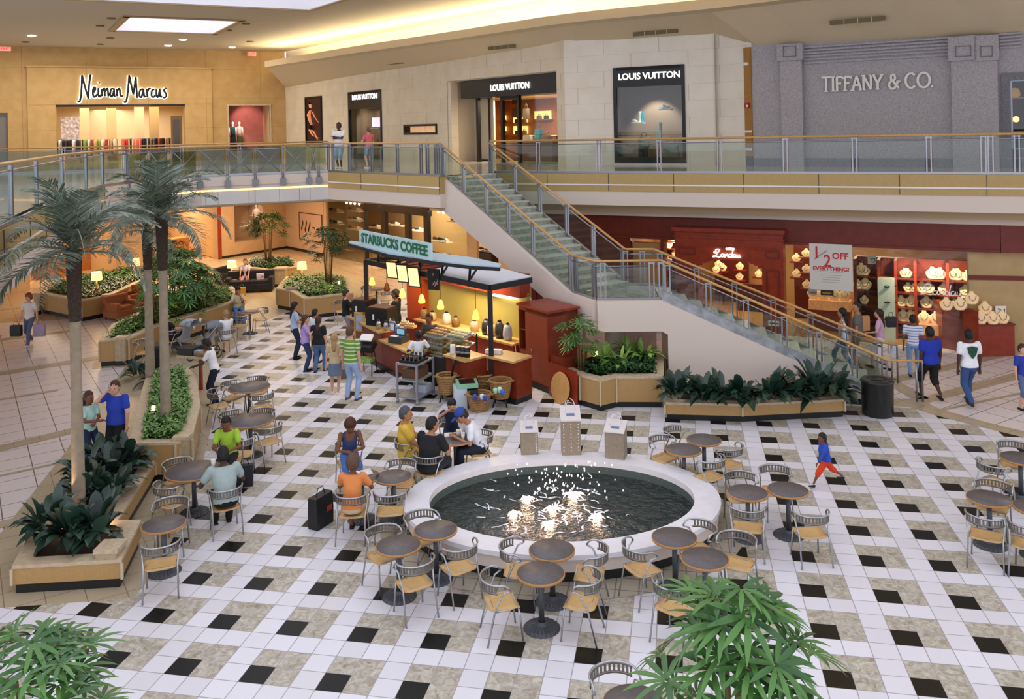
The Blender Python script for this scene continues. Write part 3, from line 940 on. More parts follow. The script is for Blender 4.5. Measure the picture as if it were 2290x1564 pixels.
# base of the stair wall
m = MB(); slantwall(m, W.lerp(sE, .3).xyz, sE, (0, .13), (0, .13), .16); m.build('black_base', M_BLACK, st)
zr = Vector((0, 0, .02))
up = [sT + zr, sL0 + Vector((0, 0, .04))]
railing('stair_railing', 'near railing of the upper stair flight, glass with timber handrail', up, [up[0].lerp(up[1], t) for t in (.015, .2, .39, .56, .74, .985)], hr=.98)
ld = [sL0 + Vector((0, 0, .04)), sL1 + Vector((0, 0, .04)), sL2 + Vector((0, 0, .04))]
railing('stair_railing', 'near railing of the stair landing, folding around its corner', ld, [ld[0].lerp(ld[1], .12), ld[0].lerp(ld[1], .9), ld[1].lerp(ld[2], .1), ld[1].lerp(ld[2], .85), ld[2]], hr=.98)
lo = [sL2 + Vector((0, 0, .04)), sE + Vector((0, 0, .04))]; te = G(2062, 808, .95)
railing('stair_railing', 'near railing of the lower stair flight above the plaster wall', lo, [lo[0].lerp(lo[1], t) for t in (.03, .22, .39, .56, .71, .86, .985)], hr=.98, tail=te)
up = [fT + zr, fL0 + Vector((0, 0, .04))]
railing('stair_railing', 'far railing of the upper stair flight, against the dark red shopfront', up, [up[0].lerp(up[1], t) for t in (.02, .22, .42, .62, .8, .985)], hr=.98)
ld = [fL0 + Vector((0, 0, .04)), fL2 + Vector((0, 0, .04))]
railing('stair_railing', 'far railing of the stair landing, short and level', ld, [ld[0], ld[0].lerp(ld[1], .6)], hr=.98)
lo = [fL2 + Vector((0, 0, .04)), fE + Vector((0, 0, .04))]; te2 = G(2006, 772, .95)
railing('stair_railing', 'far railing of the lower stair flight, behind the near one', lo, [lo[0].lerp(lo[1], t) for t in (.03, .2, .37, .54, .7, .86, .985)], hr=.98, tail=te2)
# newel hoop at the stair foot
m = MB(); m.tube([te - Vector((0, 0, .95)), te - Vector((0, 0, .05)), te], .025, 6); m.tube([te - Vector((.14, 0, .95)), te - Vector((.14, 0, .0))], .025, 6)
tag(m.build('newel_post', M_STEEL), 'steel newel posts at the foot of the stairs', 'newel post')
m = MB(); m.tube([te2 - Vector((0, 0, .95)), te2 - Vector((0, 0, .05)), te2], .025, 6); m.tube([te2 - Vector((.14, 0, .95)), te2 - Vector((.14, 0, .0))], .025, 6)
tag(m.build('newel_post', M_STEEL), 'steel newel posts at the far side of the stair foot', 'newel post')

# ---- daylight and lamps
w = bpy.data.worlds.new('daylight'); scene.world = w; w.use_nodes = True
bg = w.node_tree.nodes['Background']; bg.inputs['Color'].default_value = (.86, .88, 1.0, 1); bg.inputs['Strength'].default_value = 1.0
scene.cycles.max_bounces = 5; scene.cycles.diffuse_bounces = 3; scene.cycles.glossy_bounces = 2; scene.cycles.transmission_bounces = 2; scene.cycles.transparent_max_bounces = 12
scene.cycles.caustics_reflective = False; scene.cycles.caustics_refractive = False; scene.cycles.sample_clamp_indirect = 6
# ================================================================== shops
M_GLOW = mat('letter_white', '#ffffff', emit='#fffdf6', estr=2.2)
M_SHOPBK = mat('shop_panel_warm', '#c8975a', .7)
M_SHOPLT = mat('shop_wall_light', '#e6cfa4', .8)


def room(name, W, s0, s1, z0, z1, dep, mw, mc=None, mf=None, open_front=True, o=-.4):
    """the box of a shop behind its front"""
    m = MB(); t = .06; o1 = o - dep
    m.mi = 0
    W.box(m, s0 - t, s1 + t, z0, z1, o1 - t, o1)
    W.box(m, s0 - t, s0, z0, z1, o1, o); W.box(m, s1, s1 + t, z0, z1, o1, o)
    m.mi = 1; W.box(m, s0, s1, z1, z1 + t, o1, o)
    m.mi = 2; W.box(m, s0, s1, z0 - t + .03, z0 + .01, o1, o)
    return struct(name, m, [mw, mc or mw, mf or mw])


def script(W, paths, s0, z0, sx, sz, off, r, m, name, parent=None, flat=.5, n=6):
    g = MB()
    for pth in paths:
        P = [W.at(s0 + x * sx, z0 + y * sz, off) for x, y in pth]
        # smooth the stroke
        Q = []
        for i in range(len(P) - 1):
            a = P[max(0, i - 1)]; b = P[i]; c = P[i + 1]; d = P[min(len(P) - 1, i + 2)]
            for k in range(3):
                t = k / 3
                Q.append(.5 * ((2 * b) + (c - a) * t + (2 * a - 5 * b + 4 * c - d) * t * t + (3 * b - a - 3 * c + d) * t ** 3))
        Q.append(P[-1])
        g.tube(Q, r, n)
    return g.build(name, m, parent)


WN = Wl(NM0, CORN); WA = Wl(CORN, KINK); WB = Wl(KINK, LVE); WT_ = Wl(TF0, TF1)
# ---------- department store front
s0, s1 = WN.s(127), WN.s(413)
f = MB(); f.mi = 0
zt_ = WN.z(270, 153)
# raised stone surround
WN.px(f, 63, 475, 8.42 - .02, zt_, 0, .18); WN.px(f, 63, 126, ZF, 8.42, 0, .18); WN.px(f, 414, 475, ZF, 8.42, 0, .18)
WN.px(f, 60, 478, zt_, zt_ + .1, 0, .26)
f.mi = 1
WN.px(f, 126, 414, 8.30, 8.42, .0, .2)
struct('trim_9', f, [M_NM, M_BFRAME])
NM_paths_px = [[(572, 738), (585, 742), (598, 690), (607, 555)], [(607, 552), (625, 630), (650, 722)], [(650, 722), (655, 640), (668, 548)],
    [(684, 680), (700, 658), (698, 637), (686, 652), (683, 690), (695, 710), (715, 688)], [(724, 645), (722, 692), (731, 708), (744, 690)], [(729, 610), (733, 604)],
    [(747, 650), (750, 705)], [(750, 672), (765, 645), (770, 705)], [(771, 672), (788, 645), (795, 706)],
    [(834, 652), (816, 652), (808, 690), (820, 708), (835, 665)], [(836, 648), (838, 700), (848, 704)], [(856, 650), (858, 705)], [(858, 668), (876, 645), (882, 700), (900, 700)],
    [(905, 742), (920, 746), (935, 680), (948, 555)], [(948, 552), (975, 692)], [(975, 692), (995, 566)], [(995, 566), (1002, 716)],
    [(1046, 652), (1026, 660), (1018, 695), (1032, 712), (1048, 662)], [(1048, 650), (1054, 706), (1064, 700)], [(1072, 650), (1077, 710)], [(1077, 672), (1090, 648), (1102, 655)],
    [(1130, 656), (1112, 660), (1106, 695), (1118, 711), (1134, 697)], [(1142, 655), (1143, 700), (1155, 708), (1166, 662)], [(1167, 650), (1171, 705), (1184, 703)], [(1214, 645), (1196, 662), (1212, 685), (1212, 706), (1190, 716)]]
k = 3.2586
pn = []
for p in NM_paths_px:
    pn.append([(WN.s(x / k), WN.z(x / k, y / k)) for x, y in p])
sg = empty('store_sign', WN.at(WN.s(275), 9.0, .3), 0, 'black script store name with glowing white outline on the tan wall', 'shop sign')
for nm, r, off, m in (('letter_glow', .12, .24, mat('sign_halo', '#ffffff', emit='#fffdf6', estr=1.3)), ('letters', .062, .42, mat('sign_black', '#0d1512', .3))):
    o = script(WN, pn, 0, 0, 1, 1, off, r, m, nm)
    o.parent = sg; o.matrix_parent_inverse = Matrix.Translation(-sg.location)
# interior
room('wall_store', WN, s0 - 2.5, s1 + 5.0, ZF, 8.6, 9, M_SHOPLT, mat('store_ceiling', '#d8c096', .9), mat('store_floor', '#c8a272', .3), o=-.5)
for px, c in ((190, '#d9b98a'), (250, '#d2b07c'), (312, '#e0c494'), (345, '#caa56c')):
    m = MB(); m.box(WN.p(px, 6.8, -4.5 - (px % 3)), (.55, .5, 3.4), WN.a); struct('wall_store_pillar', m, [mat('store_pillar_' + c[1:], c, .8)])
m = MB(); WN.px(m, 128, 196, 6.1, 7.9, -7.5, -7.3); struct('wall_store_screen', m, [mat('silver_leaf_screen', '#c9c4cc', .6, noise=.6, nscale=7)])
light_area('store_lamp', WN.p(240, 8.4, -3.0), 7, 300, (1, .9, .78), sy=5); light_area('store_lamp', WN.p(300, 8.4, -7.4), 6, 150, (1, .9, .78), sy=3)
for i, (px, off) in enumerate(((150, -2.2), (177, -3.0), (215, -2.4), (235, -5), (300, -2.6), (340, -3.6), (372, -2.2))):
    c = WN.p(px, ZF, off); m = MB()
    for s in (-.7, .7): m.beam(c + WN.u * s, c + WN.u * s + Vector((0, 0, 1.35)), .03, .03)
    m.beam(c - WN.u * .7 + Vector((0, 0, 1.35)), c + WN.u * .7 + Vector((0, 0, 1.35)), .03, .03)
    rk = m.build('clothes_rack', M_STEEL)
    names = ['dark and white', 'black and red', 'green and cream', 'pale', 'coral and red', 'black', 'dark and rust']
    tag(rk, f'rail of {names[i]} garments inside the department store, ' + ['first from the left', 'second from the left', 'third from the left', 'set far back near the pillars', 'below the middle pillar', 'behind the coral rail', 'nearest the right door'][i], 'clothes rack', 'garment rails in the store')
    cols = [['#1c1c20', '#e8e0dc', '#201e20', '#3a3438'], ['#181818', '#c22c2c', '#1e1c1c', '#e05048'], ['#7f9a4c', '#e8d8b8', '#a02838', '#c8b070'], ['#e4cfae', '#b08c5a', '#d8c8b0', '#c05050'], ['#e0604c', '#b83a34', '#1f1d1f', '#d8705c'], ['#1a1a1c', '#242226', '#302a2c', '#8a6444'], ['#1c1a1c', '#a04830', '#2a2628', '#d09060']][i]
    for j in range(7):
        g = MB(); x = -.58 + j * .19; q = c + WN.u * x
        g.mi = 0; a = math.radians(random.uniform(-25, 25)); h = random.uniform(.8, 1.0)
        u2 = Vector((math.cos(WN.a + 1.2 + a), math.sin(WN.a + 1.2 + a), 0))
        r1 = [q + u2 * (-.2) + Vector((0, 0, 1.28)), q + u2 * .2 + Vector((0, 0, 1.28))]
        g.loft([[q + u2 * (w_ * math.cos(t)) + WN.u * (.06 * math.sin(t)) + Vector((0, 0, z_)) for t in [2 * PI * e / 8 for e in range(8)]] for w_, z_ in ((.05, 1.36), (.2, 1.28), (.18, 1.0), (.22, 1.35 - h))])
        g.build('garment', mat('cloth_' + cols[j % 4][1:], cols[j % 4], .8), rk)
# door leaf at the right of the opening
m = MB(); WN.px(m, 384, 409, ZF, 7.75, -.5, -.42); d = m.build('shop_door', mat('bronze_door', '#7a5c38', .4, .3)); g = MB(); WN.px(g, 389, 403, ZF + .3, 7.5, -.41, -.4); g.build('glass_panel', mat('dark_pane', '#4a423c', .1), d)
tag(d, 'tall bronze door leaf with dark glass at the right of the store opening', 'door')
# display window with two mannequins
room('wall_display', WN, WN.s(510), WN.s(606), 5.5, 8.35, 2.0, mat('rose_backdrop', '#a9756a', .7, noise=.12, nscale=3), M_SHOPLT, M_SHOPLT, o=-.5)
light_spot('display_lamp', WN.p(545, 8.2, -.8), WN.p(552, 7.4, -2.4), 120, (1, .45, .42), 70)
light_spot('display_lamp', WN.p(530, 8.2, -.6), WN.p(528, 6.4, -1.5), 160, (1, .85, .8), 60)
f = MB(); WN.frame(f, WN.s(509), WN.s(607), 5.45, 8.4, .09, .0, .06); struct('window_2', f, [M_STONE])
f = MB(); WN.pane(f, WN.s(-60), WN.s(18), ZF, 8.0, -.3); struct('window_3', f, [mat('grey_door_pane', '#7f7a72', .2)])


def mannequin(P, ang, h, top, bot, label, skin='#d8cabc', arms=True):
    r = empty('mannequin', P, ang, label, 'mannequin', None)
    b = MB()
    b.loft([[Vector((rx * math.cos(t), ry * math.sin(t), z * h)) for t in [2 * PI * i / 12 for i in range(12)]] for rx, ry, z in ((.04, .04, .52), (.15, .1, .53), (.11, .08, .64), (.16, .1, .74), (.17, .09, .81), (.05, .05, .84), (.045, .05, .87), (.075, .09, .92), (.07, .085, .97), (.02, .03, 1.0))])
    for s in (-1, 1): b.tube([(s * .07, 0, .53 * h), (s * .08, .01, .3 * h), (s * .08, -.02, .04 * h)], [.08, .055, .035], 8)
    for s in (-1, 1): b.tube([(s * .17, 0, .8 * h), (s * .22, -.03, .63 * h), (s * .2, .05, .48 * h)], [.05, .035, .025], 8)
    b.build('body', mat('mannequin_' + skin[1:], skin, .4), r)
    c = MB(); c.loft([[Vector((rx * math.cos(t), ry * math.sin(t), z * h)) for t in [2 * PI * i / 12 for i in range(12)]] for rx, ry, z in ((.17, .125, .5), (.13, .1, .63), (.18, .12, .75), (.19, .11, .81), (.08, .07, .84))]); c.build('top', mat('cloth_' + top[1:], top, .8), r)
    c = MB(); c.loft([[Vector((rx * math.cos(t), ry * math.sin(t), z * h)) for t in [2 * PI * i / 12 for i in range(12)]] for rx, ry, z in ((.2, .16, .12), (.19, .14, .35), (.165, .12, .52), (.14, .11, .56))]); c.build('bottom', mat('cloth_' + bot[1:], bot, .8), r)
    return r


mannequin(WN.p(521, 5.5, -1.3), 0, 1.85, '#1e4a50', '#16181c', 'mannequin in a teal top and dark trousers, left of the two in the rose window')
mannequin(WN.p(536, 5.5, -1.5), 0, 1.85, '#d8b0a0', '#3c4a24', 'mannequin in a pale top and olive skirt, right of the two in the rose window')

# ---------- luxury shop, far wall: poster, small window, entrance, slot
def frame_window(num, W, pl, pr, zt, zb, header, label_m, back, dep=1.2, sign_px=None, size=.42):
    a, b = W.s(pl), W.s(pr)
    f = MB(); f.mi = 0
    W.frame(f, a, b, zb, zt, .12, -.4, .05, .2)
    W.box(f, a + .12, b - .12, zt - header, zt, -.3, .05)
    f.mi = 1; W.pane(f, a + .12, b - .12, zb + .2, zt - header, -.02)
    struct('window_%d' % num, f, [M_BFRAME, M_GLASS])
    room('wall_display_box', W, a - .1, b + .1, zb, zt, dep, back, M_BFRAME, M_BFRAME, o=-.4)


WCP = mat('display_brown', '#8a7464', .7)
zt1, zb1 = WA.z(820, 203), WA.z(820, 356)
frame_window(4, WA, 781, 855, zt1, zb1, .95, None, WCP)
zt2, zb2 = WB.z(1450, 148), WB.z(1450, 364)
frame_window(5, WB, 1374, 1534, zt2, zb2, .75, None, WCP)
sgn = text_on('LOUIS VUITTON', .36, WA.p(816, WA.z(816, 217), .08), WA.a, M_GLOW, off=.012); tag(sgn, 'white shop name on the small narrow black window', 'shop sign')
sgn = text_on('LOUIS VUITTON', .335, WB.p(1453, WB.z(1453, 170), .08), WB.a, M_GLOW, off=.006, sx=.98); tag(sgn, 'white shop name on the large black window', 'shop sign')
# faint reflection band lettering below the large sign: shelf line
light_spot('display_lamp', WB.p(1450, 8.0, -.5), WB.p(1470, 6.4, -1.4), 260, (1, .9, .8), 80)
light_spot('display_lamp', WA.p(835, 7.9, -.5), WA.p(835, 6.4, -1.4), 150, (1, .85, .7), 80)
M_TURQ = mat('turquoise', '#3aa0b4', .4); M_MINT = mat('mint_white', '#d6efe8', .4); M_SHELF = mat('white_shelf', '#f2f4f2', .4)


def shelf(W, px, py, w, label, items, off=-.7):
    c = W.p(px, W.z(px, py), off)
    m = MB(); m.box(c, (w, .3, .05), W.a); o = m.build('display_shelf', M_SHELF); tag(o, label, 'shelf')
    return c


c = shelf(WB, 1428, 275, .5, 'white display shelf holding two boxes in the large black window', [])
for dx, m_, hh, lb in ((.08, M_MINT, .42, 'tall mint box standing on the left display shelf'), (.19, M_TURQ, .38, 'tall turquoise box standing on the left display shelf')):
    b = MB(); b.box(c + WB.u * dx + Vector((0, 0, .025 + hh / 2)), (.09, .1, hh), WB.a); tag(b.build('gift_box', m_), lb, 'box')


def shoe(P, ang, m_, label, sc=1.0):
    r = empty('shoe', P, ang, label, 'shoe')
    b = MB(); b.loft([[Vector((x * sc, y * math.cos(t) * sc, (z0 + (z1 - z0) * (.5 + .5 * math.sin(t))) * sc)) for t in [2 * PI * i / 10 for i in range(10)]] for x, y, z0, z1 in ((-.13, .03, .02, .1), (-.09, .04, .0, .13), (0, .04, .0, .09), (.08, .045, 0, .06), (.14, .02, .0, .03))])
    b.build('upper', m_, r)
    s = MB(); s.box((0, 0, -.008 * sc), (.27 * sc, .07 * sc, .015 * sc)); s.build('sole', M_SHELF, r)
    return r


shoe(c + WB.u * -.12 + Vector((0, 0, .04)), WB.a, mat('shoe_pink_white', '#eacdd0', .5), 'pale shoe on the left display shelf')
c = shelf(WB, 1490, 244, .5, 'white display shelf holding sports shoes in the large black window', [])
shoe(c + WB.u * .02 + Vector((0, 0, .05)), WB.a + .3, mat('shoe_white_red', '#efe4e2', .5), 'white sports shoe on the right display shelf', 1.1)
b = MB(); b.box(c + WB.u * -.17 + Vector((0, 0, .06)), (.14, .1, .07), WB.a); tag(b.build('gift_box', M_TURQ), 'small turquoise box on the right display shelf', 'box')
for px, py, m_, lb, w_, h_ in ((1474, 303, M_MINT, 'mint white box stack standing on the window plinth', .18, .5), (1478, 283, M_TURQ, 'turquoise bottle shaped box on the white stack', .08, .3)):
    b = MB(); b.box(WB.p(px, WB.z(px, py), -.6), (w_, .12, h_), WB.a); tag(b.build('gift_box', m_), lb, 'box')


def handbag(P, ang, w, h, m_, label, strap=True, group=None):
    r = empty('handbag', P, ang, label, 'handbag', group)
    b = MB(); b.loft([[Vector((x * w / 2 * s_, y * .09, z)) for x, y in ((-1, -1), (-.6, -1.2), (.6, -1.2), (1, -1), (1, 1), (.6, 1.2), (-.6, 1.2), (-1, 1))] for s_, z in ((.95, 0), (1.0, .05 * h), (1.0, .5 * h), (.86, .95 * h), (.8, h))], smooth=False)
    b.build('body', m_, r)
    t = MB(); t.tube([(-.25 * w, 0, h * .98), (-.22 * w, 0, h * 1.35), (0, 0, h * 1.5), (.22 * w, 0, h * 1.35), (.25 * w, 0, h * .98)], .012, 6); t.build('handle', mat('strap_leather', '#5a3a22', .5), r)
    return r


M_BAGT = mat('bag_tan', '#8c6236', .5, noise=.15, nscale=30); M_BAGD = mat('bag_dark', '#4a3a30', .5); M_BAGG = mat('bag_grey', '#a39a8c', .5)
pl_ = [(1440, 318, .42, .36, M_BAGG, 'grey handbag standing on the left in the large black window'), (1456, 343, .4, .3, M_BAGT, 'tan handbag low in the large black window'), (1500, 345, .6, .62, M_BAGG, 'large pale grey bag on the right floor of the black window')]
for px, py, w_, h_, m_, lb in pl_:
    c = WB.p(px, 0, -.8); c.z = WB.z(px, py) - h_ / 2; handbag(c, WB.a, w_, h_, m_, lb)
    b = MB(); b.box((c.x, c.y, (c.z + zb2) / 2), (w_ * .9, .3, max(.05, c.z - zb2)), WB.a); tag(b.build('plinth', mat('dark_plinth', '#2c2624', .5)), 'dark plinth under the ' + lb.split(' standing')[0].split(' low')[0].split(' on the')[0], 'plinth')
# small far window: blue-lit box, bag
b = MB(); b.box(WA.p(842, WA.z(842, 273), -.7), (.75, .1, .5), WA.a); tag(b.build('light_box', mat('lilac_screen', '#d8c8f0', emit='#cdb4f4', estr=1.6)), 'lilac lit panel in the small black window', 'light box')
b = MB(); b.box(WA.p(842, WA.z(842, 287), -.6), (1.0, .3, .05), WA.a); tag(b.build('display_shelf', M_SHELF), 'white shelf below the lilac panel in the small window', 'shelf')
handbag(WA.p(843, zb1 + .25, -.6), WA.a, .6, .55, M_BAGT, 'patterned brown bag on the floor of the small black window')
b = MB(); WA.box(b, WA.s(783), WA.s(853), zb1, zb1 + .25, -1.3, -.42); tag(b.build('plinth', mat('dark_plinth', '#2c2624', .5)), 'long low plinth inside the small black window', 'plinth')
# poster
a_, b_ = WA.s(686), WA.s(722); zz0, zz1 = WA.z(704, 322), WA.z(704, 216)
f = MB(); WA.frame(f, a_, b_, zz0, zz1, .1, 0, .1); po = f.build('poster', M_BFRAME)
tag(po, 'tall backlit poster of a woman in a dark dress on the pale stone wall', 'poster')
g = MB(); WA.box(g, a_ + .1, b_ - .1, zz0 + .1, zz1 - .1, 0, .04); g.build('poster_sheet', mat('poster_ground', '#2a1614', .4, noise=.7, nscale=2.5, emit='#301410', estr=.3), po)
g = MB(); sc_ = (zz1 - zz0); wd = b_ - a_
def pp(x, y): return WA.at(a_ + x * wd, zz0 + y * sc_, .055)
M_FLESH = mat('printed_skin', '#e09a70', .5, emit='#d07c50', estr=.5)
g.tube([pp(.35, .84), pp(.36, .76)], [.13, .11], 8, flat=.15)
g.tube([pp(.36, .72), pp(.3, .62), pp(.35, .5), pp(.42, .4)], [.1, .22, .17, .14], 8, flat=.1)
g.tube([pp(.46, .68), pp(.6, .56), pp(.8, .45)], [.07, .06, .04], 8, flat=.15)
g.tube([pp(.3, .32), pp(.55, .25), pp(.75, .08)], [.14, .1, .05], 8, flat=.12)
g.tube([pp(.28, .3), pp(.45, .18), pp(.85, .12)], [.12, .08, .04], 8, flat=.12)
g.build('printed_figure', M_FLESH, po)
g = MB(); g.tube([pp(.3, .6), pp(.32, .5), pp(.38, .38), pp(.4, .3)], [.2, .2, .24, .16], 8, flat=.14)
g.tube([pp(.3, .88), pp(.25, .8), pp(.28, .72)], [.1, .1, .06], 8, flat=.15); g.build('printed_dress', mat('printed_black', '#0e0b0c', .5), po)
# slot window
f = MB(); za_, zb_ = WA.z(940, 301), WA.z(940, 278); WA.frame(f, WA.s(904), WA.s(978), za_, zb_, .1, -.3, .05); struct('window_6', f, [M_BFRAME])
f = MB(); WA.box(f, WA.s(905), WA.s(977), za_, zb_, -.35, -.3); o = f.build('wall_slot_back', mat('slot_warm', '#e6b888', .6, noise=.4, nscale=3, emit='#e8b080', estr=.45)); o['kind'] = 'structure'
# entrance: recess, header, door leaves, warm interior
ze = WA.z(1150, 170); s0, s1 = WA.s(1003), WA.s(1247); sa, sb = WA.s(1043), s1
zh0 = WA.z(1150, 213)
M_ENT = mat('entrance_stone', '#cfc3ab', .6)
f = MB(); f.mi = 0; WA.box(f, s0, sa + .1, ZF, ze, -1.6, -1.5); WA.box(f, s0 - .05, s0, ZF, ze, -1.6, 0); WA.box(f, s0, s1, ze, ze + .05, -1.6, 0)
struct('wall_entrance', f, [M_ENT])
f = MB(); f.mi = 0; WA.box(f, sa - .5, sb, zh0, ze, -1.2, -.1); struct('trim_10', f, [M_BFRAME])
sgn = text_on('LOUIS VUITTON', .36, WA.at((sa + sb) / 2, (zh0 + ze) / 2 - .03, -.06), WA.a, M_GLOW, off=.012); tag(sgn, 'white shop name above the entrance of the luxury shop', 'shop sign')
f = MB()
for x in (1046, 1100, 1137): WA.box(f, WA.s(x) - .07, WA.s(x) + .07, ZF, zh0, -.7, -.55)
WA.box(f, WA.s(1100), WA.s(1137), zh0 - .15, zh0, -.7, -.55)
struct('door_1', f, [M_BFRAME])
f = MB(); WA.frame(f, WA.s(1011), WA.s(1040), ZF, WA.z(1025, 218), .07, -1.45, -1.4); o = f.build('shop_door', M_BFRAME); g = MB(); WA.box(g, WA.s(1015), WA.s(1017), ZF + 1.0, ZF + 2.3, -1.4, -1.34); g.build('door_handle', M_BFRAME, o); tag(o, 'open dark framed door leaf at the left of the luxury shop entrance', 'door')
M_LVW = mat('honey_wood', '#a8662a', .5, noise=.1, nscale=5)
room('wall_luxury_shop', WA, sa - 5.2, sb + 1.0, ZF, zh0 + .1, 5.5, M_LVW, M_SHOPLT, mat('shop_carpet', '#7a5230', .7), o=-.9)
light_area('shop_lamp', WA.at((sa + sb) / 2 - 2, zh0 - .05, -3.4), 3.5, 460, (1, .82, .56), sy=3)
M_NICHE = mat('lit_niche', '#ffdf9c', emit='#ffcf7c', estr=1.1)
for i, (px, z, w_, off) in enumerate(((1072, ZF + 1.75, 1.1, -6.2), (1120, ZF + 1.75, 1.0, -6.2), (1165, ZF + 1.75, 1.2, -6.2), (1072, ZF + 1.2, 1.1, -6.2), (1165, ZF + 1.15, 1.2, -6.2), (1215, ZF + 1.9, 1.3, -6.2), (1120, ZF + 1.15, 1.0, -6.2))):
    c = WA.p(px, z, off)
    m = MB(); m.box(c, (w_, .3, .04), WA.a); r = m.build('wall_shelf', M_LVW)
    m = MB(); m.box(c + Vector((0, .12, .25)), (w_, .03, .42), WA.a); m.build('lit_back', M_NICHE, r)
    tag(r, 'lit wall shelf inside the luxury shop, ' + ['upper left by the doorpost', 'upper row behind the glass door', 'upper row right of the glass door', 'lower left by the doorpost', 'lower row right of the glass door', 'furthest right, highest', 'lower row behind the glass door'][i], 'shelf')
    for j in (-.28, .28):
        handbag(c + WA.u * j + Vector((0, -.02, .02)), WA.a, .26, .2, (M_BAGD, M_BAGT)[(i + (j > 0)) % 2], ('left ' if j < 0 else 'right ') + 'bag on the lit shelf ' + ['upper left by the doorpost', 'upper row behind the glass door', 'upper row right of the glass door', 'lower left by the doorpost', 'lower row right of the glass door', 'furthest right', 'lower row behind the glass door'][i], group='bags in the luxury shop')
for i, (px, off, w_, h_, hx) in enumerate(((1075, -3.0, 1.2, .95, '#3a1c12'), (1195, -2.4, 3.2, .85, '#8a5226'), (1225, -4.2, 2.0, 1.1, '#6e3c1a'))):
    m = MB(); m.box(WA.p(px, ZF + h_ / 2, off), (w_, .7, h_), WA.a); r = m.build('display_counter', mat('counter_' + hx[1:], hx, .35))
    m = MB(); m.box(WA.p(px, ZF + h_ + .02, off), (w_ + .06, .76, .04), WA.a); m.build('counter_top', mat('counter_glass_top', '#c8b49c', .1), r)
    tag(r, ['dark low counter just inside the left door', 'long display counter across the shop front', 'tall counter at the back right of the luxury shop'][i], 'counter')
for px, z, off, w_, h_, m_, lb in ((1158, ZF + 2.75, -5.6, .6, .5, M_BAGD, 'dark bag on the upper wall of the luxury shop'), (1158, ZF + 2.05, -5.4, .65, .5, M_BAGD, 'dark bag below the upper one in the luxury shop'), (1178, ZF + 1.9, -3, .3, .5, M_BAGD, 'dark hanging bag at the middle of the luxury shop'), (1205, ZF + 1.0, -2.4, .4, .45, M_TURQ, 'pale blue bag on the long counter'), (1222, ZF + .87, -2.4, .5, .3, M_BAGT, 'tan bag on the long counter'), (1180, ZF + .87, -2.4, .5, .3, M_BAGG, 'pale bag on the long counter')):
    handbag(WA.p(px, z, off), WA.a, w_, h_, m_, lb)
f = MB(); WA.pane(f, WA.s(1142), sb, ZF, zh0, -.6); WA.box(f, WA.s(1142), sb, ZF, ZF + .12, -.7, -.55); struct('window_7', f, [M_GLASS])

# ---------- jeweller letters on the granite wall, drawn with serifs
GL = {'T': ([((.0, 1), (.8, 1), .07), ((.4, 0), (.4, 1), .13)], [(.4, 0)], .8), 'I': ([((.18, 0), (.18, 1), .13)], [(.18, 0), (.18, 1)], .36),
      'F': ([((.15, 0), (.15, 1), .13), ((.15, .97), (.65, .97), .06), ((.15, .52), (.5, .52), .06), ((.65, .97), (.65, .82), .05)], [(.15, 0)], .68),
      'A': ([((.08, 0), (.42, 1), .06), ((.42, 1), (.78, 0), .13), ((.2, .35), (.64, .35), .05)], [(.08, 0), (.78, 0)], .86),
      'N': ([((.12, 0), (.12, 1), .06), ((.12, 1), (.72, 0), .13), ((.72, 0), (.72, 1), .06)], [(.12, 0), (.12, 1), (.72, 1)], .86),
      'Y': ([((.4, 0), (.4, .45), .13), ((.4, .45), (.06, 1), .12), ((.4, .45), (.76, 1), .06)], [(.4, 0), (.06, 1), (.76, 1)], .82)}


def arc(cx, cy, rx, ry, a0, a1, n=14): return [(cx + rx * math.cos(R(a0 + (a1 - a0) * i / n)), cy + ry * math.sin(R(a0 + (a1 - a0) * i / n))) for i in range(n + 1)]


def curve_strokes(pts, w0, w1):
    out = []
    for (a, b) in zip(pts, pts[1:]):
        ang = abs(math.cos(math.atan2(b[1] - a[1], b[0] - a[0]))); out.append((a, b, w1 + (w0 - w1) * ang))
    return out


GL['C'] = (curve_strokes(arc(.45, .5, .42, .5, 45, 315), .05, .13), [], .92)
GL['O'] = (curve_strokes(arc(.5, .5, .46, .5, 0, 360, 20), .05, .13), [], 1.02)
GL['&'] = (curve_strokes(arc(.38, .76, .17, .22, -70, 250, 12), .05, .09) + curve_strokes(arc(.34, .26, .28, .27, 110, 320, 12), .05, .11) + [((.28, .62), (.82, .02), .12), ((.5, .05), (.78, .5), .06)], [(.8, .5)], .9)
GL['.'] = ([((.1, 0), (.1, .12), .13)], [], .25); GL[' '] = ([], [], .42)
m = MB(); H_ = WT_.z(1960, 176) - WT_.z(1960, 201); H_ = .46
txt = 'TIFFANY & CO.'; tot = sum(GL[c][2] for c in txt); sA, sB = WT_.s(1841), WT_.s(2092); sc = (sB - sA) / tot; x = sA; zz = WT_.z(1960, 200)
for ch in txt:
    st_, se, w_ = GL[ch]
    for (a, b, th) in st_:
        m.beam(WT_.at(x + a[0] * sc, zz + a[1] * H_, .07), WT_.at(x + b[0] * sc, zz + b[1] * H_, .07), .07, th * sc, up=WT_.n)
    for (a, b) in se: WT_.box(m, x + (a - .17) * sc, x + (a + .17) * sc, zz + b * H_ - .018, zz + b * H_ + .018, .03, .11)
    x += w_ * sc
# the beams lie along the wall: width is read in the wall plane
tag(m.build('shop_sign', mat('pewter_letters', '#dcd6cc', .35, .2)), 'serif metal shop name letters on the grey granite wall', 'shop sign')
